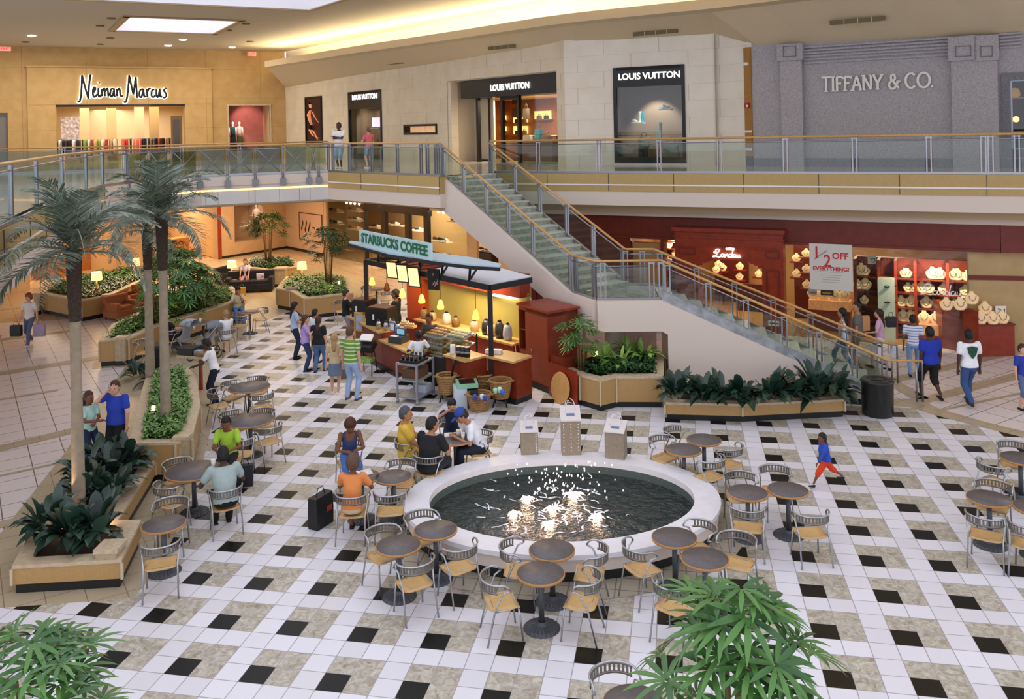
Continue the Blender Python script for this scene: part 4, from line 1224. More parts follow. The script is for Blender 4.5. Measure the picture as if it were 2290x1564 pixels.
# its narrow side window
za_, zb_ = WT_.z(2270, 350), WT_.z(2270, 178); s0, s1 = WT_.s(2246), WT_.s(2330)
f = MB(); f.mi = 0; WT_.frame(f, s0 - .05, s1, 5.4, zb_ + .2, .22, -.3, .06); f.mi = 1; WT_.frame(f, s0 + .17, s1 - .2, 5.6, zb_, .05, -.2, -.1); f.mi = 2; WT_.pane(f, s0 + .2, s1 - .2, 5.6, zb_, -.15); struct('window_8', f, [M_GRAND, M_STEEL, M_GLASS])
room('wall_jewel_window', WT_, s0 - .2, s1 + .5, 5.4, zb_ + .3, 1.6, mat('dark_green_wall', '#2c3326', .6), o=-.35)
p = WT_.p(2273, WT_.z(2273, 267), -.7); m = MB(); m.ball(p, .09, 10); tag(m.build('glass_lamp', mat('amber_lamp', '#ffb060', emit='#ff9040', estr=9)), 'glowing amber lamp in the narrow jeweller window', 'lamp')
m = MB(); m.lathe((WT_.p(2268, 0, -.8).x, WT_.p(2268, 0, -.8).y, WT_.z(2268, 216)), [(.12, 0), (.2, .05), (.16, .25), (.05, .28)], 14); tag(m.build('glass_vase', mat('amber_vase', '#d8a860', .2, emit='#c08040', estr=.4)), 'amber vase on the shelf of the narrow jeweller window', 'vase')
m = MB(); m.box(WT_.p(2268, WT_.z(2268, 218), -.8), (.7, .35, .03), WT_.a); tag(m.build('display_shelf', M_SHELF), 'glass shelf in the narrow jeweller window', 'shelf')
m = MB(); m.box(WT_.p(2266, 5.75, -.8), (.5, .35, .6), WT_.a); tag(m.build('plinth', mat('brown_plinth', '#6a4a2c', .5)), 'brown plinth low in the narrow jeweller window', 'plinth')
# ================================================================== ground storey shops
M_SHOPF = mat('beige_shopfront', '#c4a27c', .6, noise=.06, nscale=3)
M_GLOWW = mat('amber_wall', '#d8b07a', .7)
GA = Wl((-24.5, 32.2), (-13, 49.2))
wall_run('wall_left_shops', GA.P, GA.Q, 0, 3.95, 3.95, [(60, 262, 0, 2.7), (352, 482, 0, 3.0), (520, 592, .75, 3.05)], .3, [M_SHOPF])
room('wall_amber_shop', GA, GA.s(50), GA.s(275), 0, 2.9, 4, M_GLOWW, mat('amber_ceiling', '#d8a868', .8), mat('amber_floor', '#cfae84', .4), o=-.3)
room('wall_amber_shop', GA, GA.s(346), GA.s(488), 0, 3.1, 5, M_GLOWW, mat('amber_ceiling', '#d8a868', .8), mat('amber_floor', '#cfae84', .4), o=-.3)
room('wall_shop_display', GA, GA.s(516), GA.s(596), .75, 3.1, 1.4, mat('display_taupe', '#b79478', .7), o=-.3)
light_area('shop_lamp', GA.at((GA.s(60) + GA.s(262)) / 2, 2.8, -2.2), 2.5, 70, (1, .84, .66), sy=2)
light_area('shop_lamp', GA.at((GA.s(360) + GA.s(480)) / 2, 3.0, -2.4), 2.5, 90, (1, .86, .68), sy=3)
light_spot('display_lamp', GA.p(556, 3.0, -.45), GA.p(570, 1.8, -.9), 30, (1, .8, .6), 70)
mannequin(GA.p(570, .8, -.9), 0, 1.85, '#e6d8d0', '#2a2422', 'mannequin in a white top in the ground floor window behind the fan palm', '#d8c0a4')
for i, (px, off, w_, h_) in enumerate(((400, -3.0, 1.4, 1.0), (445, -4.4, 1.8, 1.9), (110, -2.5, 1.5, 1.0), (200, -3.3, 1.6, 1.5))):
    m = MB(); m.box(GA.p(px, h_ / 2, off), (w_, .6, h_), GA.a); r = m.build('display_table', mat('amber_wood', '#b87434', .5))
    m = MB(); m.box(GA.p(px, h_ + .02, off), (w_ + .05, .65, .04), GA.a); m.build('table_top', mat('amber_light_wood', '#e0b070', .4), r)
    tag(r, ['low amber display table in the glowing shop entrance', 'tall amber cabinet at the back of the glowing shop entrance', 'low amber display table in the far left shop', 'amber cabinet in the far left shop'][i], 'display table')
f = MB(); GA.px(f, 482, 489, 0, 3.05, .0, .06); GA.px(f, 345, 352, 0, 3.05, 0, .06); GA.px(f, 345, 489, 3.0, 3.12, 0, .06); struct('trim_11', f, [M_CHERRY])
f = MB(); GA.px(f, 489, 640, 0, .12, 0, .03); GA.px(f, 262, 345, 0, .12, 0, .03); struct('baseboard_left', f, [M_BLACK])
# wall with the framed line picture
PW = Wl((-13, 49.2), (-10.1, 45.8))
f = MB(); PW.box(f, 0, (PW.Q - PW.P).length, 0, 3.95, -.2, 0); f.mi = 1; PW.box(f, 0, (PW.Q - PW.P).length, 0, .14, 0, .03); struct('wall_picture', f, [mat('rosy_plaster', '#c9a88c', .7), M_BLACK])
f = MB(); a_, b_, z0, z1 = PW.s(666), PW.s(717), PW.z(690, 538), PW.z(690, 477); PW.frame(f, a_, b_, z0, z1, .035, .0, .05); pi_ = f.build('picture', mat('picture_frame', '#4a3228', .5)); tag(pi_, 'framed picture of dark brush strokes on the rosy wall', 'picture')
f = MB(); PW.box(f, a_ + .03, b_ - .03, z0 + .03, z1 - .03, .0, .02); f.build('picture_sheet', mat('picture_paper', '#c4a08a', .7), pi_)
g = MB()
for (x0, y0, x1, y1, r) in ((.16, .72, .12, .32, .05), (.32, .74, .28, .28, .05), (.48, .7, .42, .3, .05), (.56, .5, .9, .46, .045)):
    g.tube([PW.at(a_ + (b_ - a_) * (x0 + (x1 - x0) * t + .02 * math.sin(t * 6)), z0 + (z1 - z0) * (y0 + (y1 - y0) * t), .03) for t in (0, .25, .5, .75, 1)], [r * .3, r, r * .8, r, r * .3], 6)
g.build('brush_strokes', mat('ink', '#33241f', .6), pi_)

# ---------- shoe shop
SW = Wl((-10.1, 45.8), (-1.2, 35.4))
M_DOORB = mat('dark_shopfront', '#1a1512', .35)
f = MB(); f.mi = 0
SW.px(f, 722, 727, 0, 3.0, -.1, .05); SW.px(f, 722, 1180, 3.0, 3.95, -.2, 0)
f.mi = 1
SW.px(f, 813, 956, 2.72, 3.1, -.15, .08)
for x in (813, 851, 904, 946): SW.px(f, x, x + (9 if x > 813 else 3), 0, 2.75, -.1, .08)
f.mi = 0; SW.px(f, 1040, 1062, 0, 3, -.1, .03)
SW.px(f, 1112, 1180, 0, 3, -.1, .03)
f.mi = 2; SW.pane(f, SW.s(727), SW.s(813), 0, 3.0, 0); SW.pane(f, SW.s(956), SW.s(1040), 0, 3.0, 0)
struct('window_9', f, [M_SHOPF, M_DOORB, M_GLASS])
room('wall_shoe_shop', SW, SW.s(724) - 3, SW.s(1150), 0, 3.1, 4.2, mat('shoe_shop_wall', '#caa777', .7), mat('shoe_shop_ceiling', '#d8bf98', .8), mat('shoe_shop_floor', '#8a6844', .5), o=-.15)
light_area('shop_lamp', SW.at(SW.s(860) - 1, 3.0, -2.2), 3, 230, (1, .8, .56), sy=4)
light_area('shop_lamp', SW.at(SW.s(1010), 3.0, -1.6), 2, 150, (1, .84, .64), sy=2.5)
M_BULB = mat('white_bulb', '#ffffff', emit='#ffffff', estr=7)
for i, x in enumerate((772, 781, 790, 800, 977, 988, 999, 1010, 1024, 1037)):
    g = MB(); g.ball(SW.p(x, 2.92, -.25), .065, 8); tag(g.build('spot_bulb', M_BULB), 'bright white bulb in the row over the ' + ('left' if x < 900 else 'right') + ' shoe shop window', 'bulb', 'bulbs over the ' + ('left' if x < 900 else 'right') + ' shoe window')
M_SHELFW = mat('cream_shelf', '#e6d2ae', .5); M_SHELFD = mat('dark_shelf', '#2e201a', .5)
sh = [(735, 760, 2.25, -1.0, 0), (735, 760, 1.6, -1.0, 0), (775, 805, 2.3, -1.6, 0), (775, 805, 1.8, -1.6, 0), (775, 805, 1.3, -1.6, 0), (862, 900, 1.5, -3.2, 0), (862, 900, .9, -2.2, 1), (915, 944, 1.4, -3.0, 0), (915, 944, .9, -2.0, 1), (965, 1000, 1.5, -.8, 0), (960, 1020, .85, -.7, 0), (1000, 1030, 2.2, -2.4, 0), (1065, 1105, 1.2, -1.5, 1), (822, 848, 1.3, -2.8, 0)]
pos = ['in the left corner window, upper', 'in the left corner window, lower', 'behind the left glass, highest', 'behind the left glass, middle', 'behind the left glass, lowest', 'seen through the left doorway, high', 'seen through the left doorway, low', 'seen through the right doorway, high', 'seen through the right doorway, low', 'in the right window, upper', 'in the right window, lower', 'deep in the right window', 'beyond the right window', 'by the left doorpost']
shc = ['#1c1614', '#f0e4d4', '#a0622c', '#5a2c1c', '#e0b890', '#2a2a30']
for i, (a, b, z, off, dk) in enumerate(sh):
    c0, c1 = SW.p(a, z, off), SW.p(b, z, off); m = MB(); m.beam(c0, c1, .35, .04); o = m.build('shoe_shelf', M_SHELFD if dk else M_SHELFW)
    tag(o, 'shoe shelf ' + pos[i], 'shelf', None)
    L = (c1 - c0).length; n = max(2, int(L / .38))
    for j in range(n):
        p = c0.lerp(c1, (j + .5) / n) + Vector((0, 0, .06))
        x = random.random()
        hx = shc[(i * 3 + j * 2) % 6]
        shoe(p, SW.a + random.uniform(-.6, .6) + PI / 2, mat('leather_' + hx[1:], hx, .4), 'shoe on the shelf ' + pos[i] + ', ' + ['leftmost', 'second', 'third', 'fourth', 'fifth', 'sixth', 'seventh', 'eighth'][j % 8] + ' from the left', 1.25)['group'] = 'shoes in the shoe shop'
    if dk:
        m = MB(); m.box(c0.lerp(c1, .5) - Vector((0, 0, z / 2 + .02)), (L * .8, .4, z - .05), SW.a); tag(m.build('shelf_cabinet', M_SHELFD), 'dark cabinet under the shoe shelf ' + pos[i], 'cabinet')

# ---------- red panelled wall and jeweller's shop on the right
HW = Wl((-3.0, 31.95), (13.35, 23.73))
f = MB(); f.mi = 0; HW.box(f, HW.s(1180), (HW.Q - HW.P).length, 2.85, 4.02, -.3, 0)
HW.px(f, 1180, 1404, 0, 2.9, -.3, -.02)
for x in range(1190, 1404, 36): HW.px(f, x, x + 2, .1, 2.8, -.05, .02)
HW.box(f, HW.s(1180), (HW.Q - HW.P).length, 2.85, 2.93, 0, .04)
HW.px(f, 1472, 1480, 0, 2.9, -.3, .02)
struct('wall_red', f, [M_DRED])
f = MB(); HW.px(f, 1408, 1472, .9, 2.7, -.35, -.1); struct('wall_beige_panel', f, [mat('wood_beige_panel', '#a97c4c', .5)])
f = MB(); f.mi = 0; HW.px(f, 1404, 1520, 0, .9, -.5, -.05); struct('wall_red_low', f, [M_DRED])
# wide back of the shop
room('wall_jewel_shop', HW, HW.s(1404), (HW.Q - HW.P).length - .1, 0, 2.9, 5.5, mat('jewel_shop_wall', '#b08a5c', .6), mat('jewel_ceiling', '#c8a678', .8), mat('jewel_floor', '#a87848', .3), o=-.3)
# entrance portal with arch
A0, A1, B0, B1 = HW.s(1511), HW.s(1563), HW.s(1703), HW.s(1751)
f = MB(); f.mi = 0
HW.box(f, A0, A1, 0, 2.35, 0, .4); HW.box(f, B0, B1, 0, 2.35, 0, .4); HW.box(f, A0, B1, 2.35, 3.25, 0, .4); HW.box(f, A0 - .06, B1 + .06, 3.2, 3.32, 0, .5)
HW.box(f, A0 - .03, B1 + .03, 3.0, 3.05, 0, .44); HW.box(f, A0, B1, 2.72, 2.76, .4, .43)
w_ = B0 - A1
for k in range(8):
    t0, t1 = k / 8, (k + 1) / 8
    for sgn_ in (0, 1):
        x0 = A1 + w_ * .5 * t0 if not sgn_ else B0 - w_ * .5 * t0; x1 = A1 + w_ * .5 * t1 if not sgn_ else B0 - w_ * .5 * t1
        zz = 2.35 - .32 * (1 - math.sin(math.acos(1 - (t0 + t1) / 2)))
        HW.box(f, min(x0, x1), max(x0, x1), zz, 2.36, .03, .39)
f.mi = 1
for (x0, x1, z0, z1) in ((B0 + .12, B1 - .12, 2.45, 2.68), (B0 + .12, B1 - .12, .9, 2.1), (B0 + .12, B1 - .12, .2, .75), (A0 + .12, A1 - .1, 2.45, 2.68)):
    HW.frame(f, x0, x1, z0, z1, .04, .4, .42)
struct('door_2', f, [M_CHERRY, M_DRED])
Lp = [[(.12, .75), (.05, .6), (.12, .5), (.22, .65), (.27, .9), (.2, 1), (.12, .85), (.16, .4), (.1, .05), (0, 0), (.06, .1), (.25, 0), (.32, .08)], [(.42, .4), (.34, .35), (.33, .1), (.4, .05), (.45, .4)], [(.45, .42), (.45, .05), (.49, .08)],
      [(.51, .42), (.5, .05)], [(.5, .25), (.57, .42), (.59, .05), (.62, .08)], [(.71, .4), (.64, .38), (.63, .1), (.7, .05), (.74, .35)], [(.79, 1), (.74, .05), (.78, .08)], [(.87, .4), (.8, .38), (.79, .1), (.86, .05), (.9, .35)], [(.9, .42), (.9, .05), (.93, .08)],
      [(.95, .42), (.94, .1), (.99, .05), (1.03, .4)], [(1.03, .42), (1.03, .05), (1.08, .1)]]
sgn = script(HW, Lp, HW.s(1596), HW.z(1630, 571), (HW.s(1658) - HW.s(1596)) / 1.08, .24, .47, .018, M_GLOW, 'shop_sign'); tag(sgn, 'glowing white script name over the arched jeweller entrance', 'shop sign')
f = MB(); c = HW.p(1627, HW.z(1627, 553), .46)
for i in range(-2, 3): f.ball(c + HW.u * (i * .055) + Vector((0, 0, .03 - abs(i) * .008)), .028, 8, (1, .4, 1.3))
f.box(c, (.24, .03, .035), HW.a); f.build('crown_emblem', M_GLOW, sgn); sgn['label'] = 'glowing white script name and crown over the arched jeweller entrance'
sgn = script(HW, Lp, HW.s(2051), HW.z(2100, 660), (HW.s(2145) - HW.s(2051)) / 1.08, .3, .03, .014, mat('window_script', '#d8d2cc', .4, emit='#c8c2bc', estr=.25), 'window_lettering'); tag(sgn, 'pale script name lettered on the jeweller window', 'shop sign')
# glass front right of the portal
f = MB(); HW.pane(f, B1, HW.s(2160), .0, 2.85, .0); struct('window_10', f, [M_GLASS])
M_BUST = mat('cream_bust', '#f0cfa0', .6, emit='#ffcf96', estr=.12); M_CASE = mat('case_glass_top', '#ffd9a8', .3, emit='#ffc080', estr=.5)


def bust_mesh():
    b = MB(); b.loft([[Vector((rx * math.cos(t), ry * math.sin(t) + oy, z)) for t in [2 * PI * i / 12 for i in range(12)]] for rx, ry, oy, z in ((.09, .05, 0, 0), (.11, .05, 0, .02), (.15, .045, .0, .1), (.16, .04, .02, .17), (.1, .035, .03, .22), (.05, .03, .04, .26), (.045, .03, .045, .3))])
    return b


bust0 = bust_mesh().build('jewellery_bust', M_BUST)
neck = MB(); neck.tube([(-.08, -.035, .2), (-.06, -.055, .12), (0, -.06, .08), (.06, -.055, .12), (.08, -.035, .2)], .008, 5); neck.build('necklace', mat('pearl_grey', '#8a7a68', .3, .5), bust0); reg(bust0)
first = True
rows = {'top row': 1.83, 'second row': 1.4, 'third row': .95, 'fourth row': .5, 'bottom row': .15}
B_ = {'top row': (125, 150, 425, 445, 620, 648, 675, 770, 800, 865, 905, 942), 'second row': (100, 150, 450, 490, 545, 590, 700, 850), 'third row': (140, 400, 470, 575, 660, 700, 770, 815, 900, 940), 'fourth row': (410, 460, 490, 580, 640, 690, 770, 815, 880), 'bottom row': (640, 690, 740, 805)}
rn = list(rows)
for rname, xs_ in B_.items():
    z = rows[rname]
    for i, x in enumerate(xs_):
        px = 1880 + x / 3.127; c = HW.p(px, z, -1.25)
        o = bust0 if first else copy_tree(bust0); first = False
        o.location = c; o.rotation_euler = (0, 0, HW.a + random.uniform(-.3, .3)); s_ = random.uniform(.85, 1.2); o.scale = (s_, s_, s_)
        tag(o, 'cream necklace bust in the jeweller window, ' + rname + ', ' + ('rightmost' if i == len(xs_) - 1 else ['leftmost', 'second', 'third', 'fourth', 'fifth', 'sixth', 'seventh', 'eighth', 'ninth', 'tenth', 'eleventh'][i] + ('' if i == 0 else ' from the left')), 'bust', 'necklace busts in the jeweller window')
f0, f1 = HW.so(1905, -1.2), HW.so(2200, -1.2)
cab = MB(); cab.mi = 0; HW.box(cab, f0, f1, 0, 2.35, -1.75, -1.6)
for x in (1905, 1958, 1996, 2040, 2112, 2198): cab.mi = 0; HW.box(cab, HW.so(x, -1.0) - .04, HW.so(x, -1.0) + .04, 0, 2.35, -1.6, -1.0)
case = empty('display_cabinet', HW.at(f0, 0, -1.4), 0, 'tall cherry display cabinet full of necklace busts behind the jeweller window', 'cabinet')
inv = Matrix.Translation(-case.location)


def child(mb_, name, m, par):
    o = mb_.build(name, m, par); o.matrix_parent_inverse = par.matrix_world.inverted() if par.matrix_world != Matrix() else Matrix.Translation(-par.location); return o


bpy.context.view_layer.update()
child(cab, 'cabinet_body', M_CHERRY, case)
for z in rows.values():
    m = MB(); HW.box(m, f0, f1, z - .05, z - .01, -1.6, -1.05); child(m, 'shelf', mat('cherry_shelf', '#6a2012', .35), case)
for x in (2022, 2070, 2125): light_spot('display_lamp', HW.p(x, 2.7, -.3), HW.p(x, 1.1, -1.4), 130, (1, .8, .6), 100)
# cream name cards
for px, py, off, lb in ((1944, 594, -1.1, 'small white card with dark marks on the top shelf at the left'), (2119, 696, -.9, 'white card with dark marks standing in the middle of the window'), (2151, 684, -.9, 'white card with dark marks at the right of the window'), (2168, 660, -1.0, 'small white card on the second shelf at the right')):
    c = HW.p(px, HW.z(px, py), off); m = MB(); m.box(c, (.24, .02, .24), HW.a); o = m.build('sale_card', mat('card_white', '#eae4da', .6)); tag(o, lb, 'card')
    g = MB(); g.tube([c + HW.u * x + HW.n * .015 + Vector((0, 0, z)) for x, z in ((-.07, .06), (0, .02), (-.05, -.06), (.06, -.07), (.08, .06), (.02, .04))], .01, 5); g.build('marks', mat('ink_black', '#222222', .5), o)
# inside the entrance: counters and lit busts
inner = [(1500, 540, -2.0), (1490, 555, -2.0), (1505, 575, -2.0), (1488, 590, -2.2), (1600, 598, -4.2), (1610, 606, -4.2), (1648, 603, -4.2), (1647, 626, -4.2), (1595, 610, -4.0), (1775, 585, -2.5), (1775, 620, -2.5), (1797, 575, -2), (1797, 610, -2), (1797, 645, -2), (1690, 620, -4.5)]
for i, (px, py, off) in enumerate(inner):
    c = HW.p(px, HW.z(px, py), off); D_ = c.y
    c = HW.p(px, 0, off); c.z = ZAT(c, py)
    m = MB(); m.box(c - Vector((0, 0, .02)), (.42, .26, .03), HW.a); bd_ = m.build('display_shelf', mat('cherry_shelf', '#6a2012', .35)); tag(bd_, 'small dark red shelf under the ' + ('left' if px < 1520 else 'arch' if px < 1720 else 'banner side') + ' busts, %s row' % ['highest', 'second', 'third', 'fourth', 'lowest'][i % 5], 'shelf', 'bust shelves deep in the jeweller shop')
    o = copy_tree(bust0); o.location = c; o.rotation_euler = (0, 0, HW.a); o.scale = (.9,) * 3
    tag(o, 'cream necklace bust deep inside the shop, ' + ('left of the portal' if px < 1520 else 'through the arch' if px < 1720 else 'right of the portal') + ', %s row' % ['highest', 'second', 'third', 'fourth', 'lowest'][i % 5], 'bust', 'necklace busts deep in the jeweller shop')
for i, (pa, pb, off, h_, hx) in enumerate(((1484, 1516, -2.3, 2.6, '#4a160e'), (1590, 1665, -4.6, 2.5, '#4a160e'), (1768, 1804, -2.7, 2.5, '#5a1c12'), (1640, 1700, -3.2, .95, '#3c120c'))):
    m = MB(); HW.box(m, HW.so(pa, off), HW.so(pb, off), 0, h_, off - .3, off - .12); o = m.build('shop_cabinet', mat('cab_' + hx[1:], hx, .4)); tag(o, 'dark red cabinet inside the jeweller shop, ' + ['left of the portal', 'behind the arch', 'right of the portal', 'low, inside the arch'][i], 'cabinet')
light_area('shop_lamp', HW.at(HW.s(1610), 2.8, -2.8), 3, 130, (1, .72, .45), sy=3)
light_area('shop_lamp', HW.at(HW.s(1850), 2.8, -2.8), 4, 120, (1, .74, .5), sy=2.5)
light_point('display_lamp', HW.p(1497, 2.45, -1.7), 14, (1, .8, .6), .05)
# lit counters in front of the cabinet
for i, (pa, pb, off, h_) in enumerate(((1800, 1893, -1.3, .95), (2045, 2150, -.75, .55))):
    r = MB(); HW.box(r, HW.so(pa, off), HW.so(pb, off), 0, h_ - .3, off - .5, off); o = r.build('display_counter', M_CHERRY)
    r = MB(); HW.box(r, HW.so(pa, off), HW.so(pb, off), h_ - .3, h_, off - .5, off); r.build('lit_case', mat('lit_case_glow', '#d89060', .4, emit='#ffb070', estr=.2, noise=.3, nscale=9), o)
    tag(o, ['lit jewellery counter left of the tall cabinet', 'low lit jewellery counter in front of the tall cabinet'][i], 'counter')
    for j in range(4):
        px = pa + (pb - pa) * (j + .5) / 4; c = HW.p(px, h_, off - .25); q = copy_tree(bust0); q.location = c; q.rotation_euler = (0, 0, HW.a + random.uniform(-.3, .3))
        tag(q, 'cream necklace bust on the ' + ['left lit', 'low lit'][i] + ' counter, ' + ['first', 'second', 'third', 'last'][j] + ' from the left', 'bust', 'necklace busts on the lit counters')
for px, py, w_, h_, hx, lb in ((1810, 668, .26, .2, '#dfe2ee', 'small white notice standing on the lit counter'), (1842, 669, .38, .22, '#23304a', 'dark blue notice with a yellow line on the lit counter')):
    c = HW.p(px, HW.z(px, py), -1.2); m = MB(); m.box(c, (w_, .03, h_), HW.a); o = m.build('notice', mat('notice_' + hx[1:], hx, .5)); tag(o, lb, 'notice')
    g = MB(); g.box(c + HW.n * .02 - Vector((0, 0, .04)), (w_ * .7, .01, .04), HW.a); g.build('notice_line', mat('notice_yellow', '#d8c23c' if hx == '#23304a' else '#8c90a0', .5) if hx == '#23304a' else mat('notice_grey', '#9098a8', .5), o)
# tall glass vitrine
m = MB(); c = HW.p(1975, 0, -.9); m.box((c.x, c.y, .92), (.46, .4, 1.84), HW.a); o = m.build('vitrine', mat('pale_vitrine', '#b8bcae', .2, emit='#c8d0b0', estr=.12)); tag(o, 'pale green lit vitrine with small dark pieces beside the tall cabinet', 'vitrine')
for z in (1.62, 1.15, .65): g = MB(); g.ball((c.x - .08, c.y - .22, z), .07, 8, (1.5, .5, .5)); g.ball((c.x + .14, c.y - .22, z + .01), .05, 8, (1.5, .5, .5)); g.build('display_piece', M_BLACK, o)
# half price banner
pA, pB = HW.s(1805), HW.s(1901); z0, z1 = HW.z(1850, 648), HW.z(1850, 545)
f = MB(); HW.box(f, pA, pB, z0, z1, .06, .08); bn = f.build('sale_banner', mat('banner_grey', '#d4d2c8', .6)); tag(bn, 'large white half price banner hanging in front of the jeweller window', 'banner')
M_RED = mat('print_red', '#c8262a', .5)
for body, size, fx, fz, sx in (('1', .5, .17, .8, .9), ('2', .5, .42, .62, .9), ('OFF', .26, .72, .74, 1.0), ('EVERYTHING!', .165, .5, .46, 1.0)):
    o = text_on(body, size, HW.at(pA + (pB - pA) * fx, z0 + (z1 - z0) * fz, .085), HW.a, M_RED, bn, ext=.003, sx=sx, off=.005)
g = MB(); g.beam(HW.at(pA + (pB - pA) * .12, z0 + (z1 - z0) * .66, .09), HW.at(pA + (pB - pA) * .42, z0 + (z1 - z0) * .86, .09), .012, .035, up=HW.n); g.build('slash', M_RED, bn)
g = MB()
for k, (w_, z) in enumerate(((.6, .39), (.5, .32), (.42, .27), (.42, .22), (.42, .17))): HW.box(g, pA + (pB - pA) * (.5 - w_ / 2), pA + (pB - pA) * (.5 + w_ / 2), z0 + (z1 - z0) * z, z0 + (z1 - z0) * z + .012, .08, .084)
g.build('small_print', mat('print_grey', '#a8a294', .6), bn)
# EXIT-like small plate on the portal foot
m = MB(); HW.box(m, B0 + .14, B0 + .52, .42, .58, .4, .42); o = m.build('notice', mat('notice_white', '#e4e0dc', .5)); tag(o, 'small white plate low on the right jamb of the arched entrance', 'notice'); g = MB(); HW.box(g, B0 + .2, B0 + .46, .48, .52, .42, .425); g.build('notice_line', mat('ink_black', '#222222', .5), o)
# beige wall at the right end with its red band
RW = Wl((13.35, 23.73), (18, 22.6))
f = MB(); f.mi = 0; RW.box(f, -.75, 5, 0, 4.0, -.4, -.3); f.mi = 1; RW.box(f, .02, 5, 2.85, 4.02, -.3, 0); RW.box(f, -.75, 5, 2.05, 2.17, -.3, -.26)
struct('wall_right_low', f, [mat('sand_stone', '#b79a68', .5, noise=.08, nscale=3), M_DRED])
# jeweller's stepped kiosk
kp = [G(2108, 778), G(2190, 799), G(2270, 797)]
r = empty('display_kiosk', (kp[1].x, kp[1].y, 0), 0, 'cherry wood corner kiosk carrying necklace busts at the right end of the window', 'display kiosk')
T_ = lambda v: (v.x - kp[1].x, v.y - kp[1].y)
m = MB(); m.prism([T_(v) for v in (kp[0], kp[1], kp[1] + Vector((.05, .8, 0)), kp[0] + Vector((.15, .8, 0)))], 0, 1.25); m.build('tall_body', M_CHERRY, r)
m = MB(); m.prism([T_(v) for v in (kp[1], kp[2], kp[2] + Vector((.0, .6, 0)), kp[1] + Vector((.05, .7, 0)))], 0, .85); m.build('low_body', M_CHERRY, r)
m = MB(); m.prism([T_(v) for v in (kp[1] - Vector((.02, .02, 0)), kp[2] + Vector((.02, -.02, 0)), kp[2] + Vector((.02, .6, 0)), kp[1] + Vector((.05, .7, 0)))], .85, .89); m.build('top', M_DRED, r)
for i, (dx, dy, z) in enumerate(((.12, .1, .89), (.42, .04, .89), (.72, .1, .89), (.3, .2, 1.14), (-.72, .3, 1.25), (-.4, .18, 1.27), (-.1, .12, 1.44))):
    o = copy_tree(bust0); o.location = kp[1] + Vector((dx, dy, z)); o.scale = (1.15,) * 3
    tag(o, 'cream necklace bust on the corner kiosk, ' + ['lower left', 'lower middle', 'lower right', 'upper of the lower group', 'leftmost on the tall side', 'middle on the tall side', 'highest of all'][i], 'bust', 'necklace busts on the kiosk')
m = MB(); c = kp[1] + Vector((.74, .22, 1.2)); m.box(c, (.3, .02, .3)); o = m.build('sale_card', mat('card_white', '#eae4da', .6)); tag(o, 'white card with dark marks standing on the corner kiosk', 'card')
g = MB(); g.tube([c + Vector((x, -.015, z)) for x, z in ((-.08, .08), (.02, .02), (-.06, -.08), (.08, -.08), (.1, .07))], .012, 5); g.build('marks', mat('ink_black', '#222222', .5), o)
# wall seen under the landing
f = MB(); p, q = G(1385, 805), G(1480, 815); f.prism([(p.x, p.y + .8), (q.x, q.y + .8), (q.x, q.y + .9), (p.x, p.y + .9)], 0, 1.9); struct('wall_under_landing', f, [mat('rosy_white', '#e6d0cf', .7)])
# corridor lamps under the balconies
for x, y, p_ in ((-16, 36, 230), (-13.5, 43, 230), (-9.5, 36, 130), (-6.5, 39, 110), (-2.0, 32.5, 60)):
    if p_: light_area('ceiling_lamp', (x, y, 3.88), 2.4, p_, (1, .73, .45))
# upper storey warm wash
for x, y, z, p_ in ((-24, 44, 11.4, 250), (-17, 47, 11.4, 250)):
    light_area('ceiling_lamp', (x, y, z), 2, p_, (1, .86, .68))
# ================================================================== fountain
PZ = .43
fp = empty('fountain_pool', PC, 0, 'oval pool with a wide white stone rim in the middle of the court', 'fountain')


def ell(a, b, z, n=64): return [Vector((a * math.cos(2 * PI * i / n), b * math.sin(2 * PI * i / n), z)) for i in range(n)]


M_RIM = mat('rim_stone', '#eae7ea', .35, noise=.04, nscale=6)
m = MB(); m.loft([ell(PA - .42, PB - .42, PZ - .1), ell(PA - .42, PB - .42, PZ), ell(PA, PB, PZ), ell(PA, PB, PZ - .07), ell(PA - .03, PB - .03, PZ - .07)], cap=False, smooth=False); m.build('rim', M_RIM, fp)
m = MB(); m.loft([ell(PA - .04, PB - .04, .17), ell(PA - .04, PB - .04, PZ - .06)], cap=False, smooth=True); m.build('basin_wall', M_STAIRWALL, fp)
m = MB(); m.loft([ell(PA - .09, PB - .09, 0.01), ell(PA - .09, PB - .09, .18)], cap=False); m.build('black_base', M_BLACK, fp)
m = MB(); m.loft([ell(PA - .42, PB - .42, PZ - .1), ell(PA - .42, PB - .42, .03)], cap=False); m.add(ell(PA - .42, PB - .42, .03), [tuple(range(64))], False)
bm_ = bpy.data.materials.new('pool_bottom'); bm_.use_nodes = True; nt = bm_.node_tree; b = nt.nodes['Principled BSDF']; tc = nt.nodes.new('ShaderNodeTexCoord')
vo = nt.nodes.new('ShaderNodeTexVoronoi'); vo.inputs['Scale'].default_value = 22; nt.links.new(tc.outputs['Object'], vo.inputs['Vector'])
r = nt.nodes.new('ShaderNodeValToRGB'); e = r.color_ramp.elements; e[0].position = .0; e[0].color = lin('#b89a62'); e[1].position = .22; e[1].color = lin('#4d5c58'); nt.links.new(vo.outputs['Distance'], r.inputs['Fac'])
nt.links.new(r.outputs['Color'], b.inputs['Base Color']); b.inputs['Roughness'].default_value = .5
m.build('pool_liner', bm_, fp)
wm = bpy.data.materials.new('pool_water'); wm.use_nodes = True; nt = wm.node_tree; nt.nodes.clear(); o = nt.nodes.new('ShaderNodeOutputMaterial')
tr = nt.nodes.new('ShaderNodeBsdfTransparent'); tr.inputs['Color'].default_value = (.74, .84, .82, 1)
gl = nt.nodes.new('ShaderNodeBsdfGlossy'); gl.inputs['Roughness'].default_value = .04
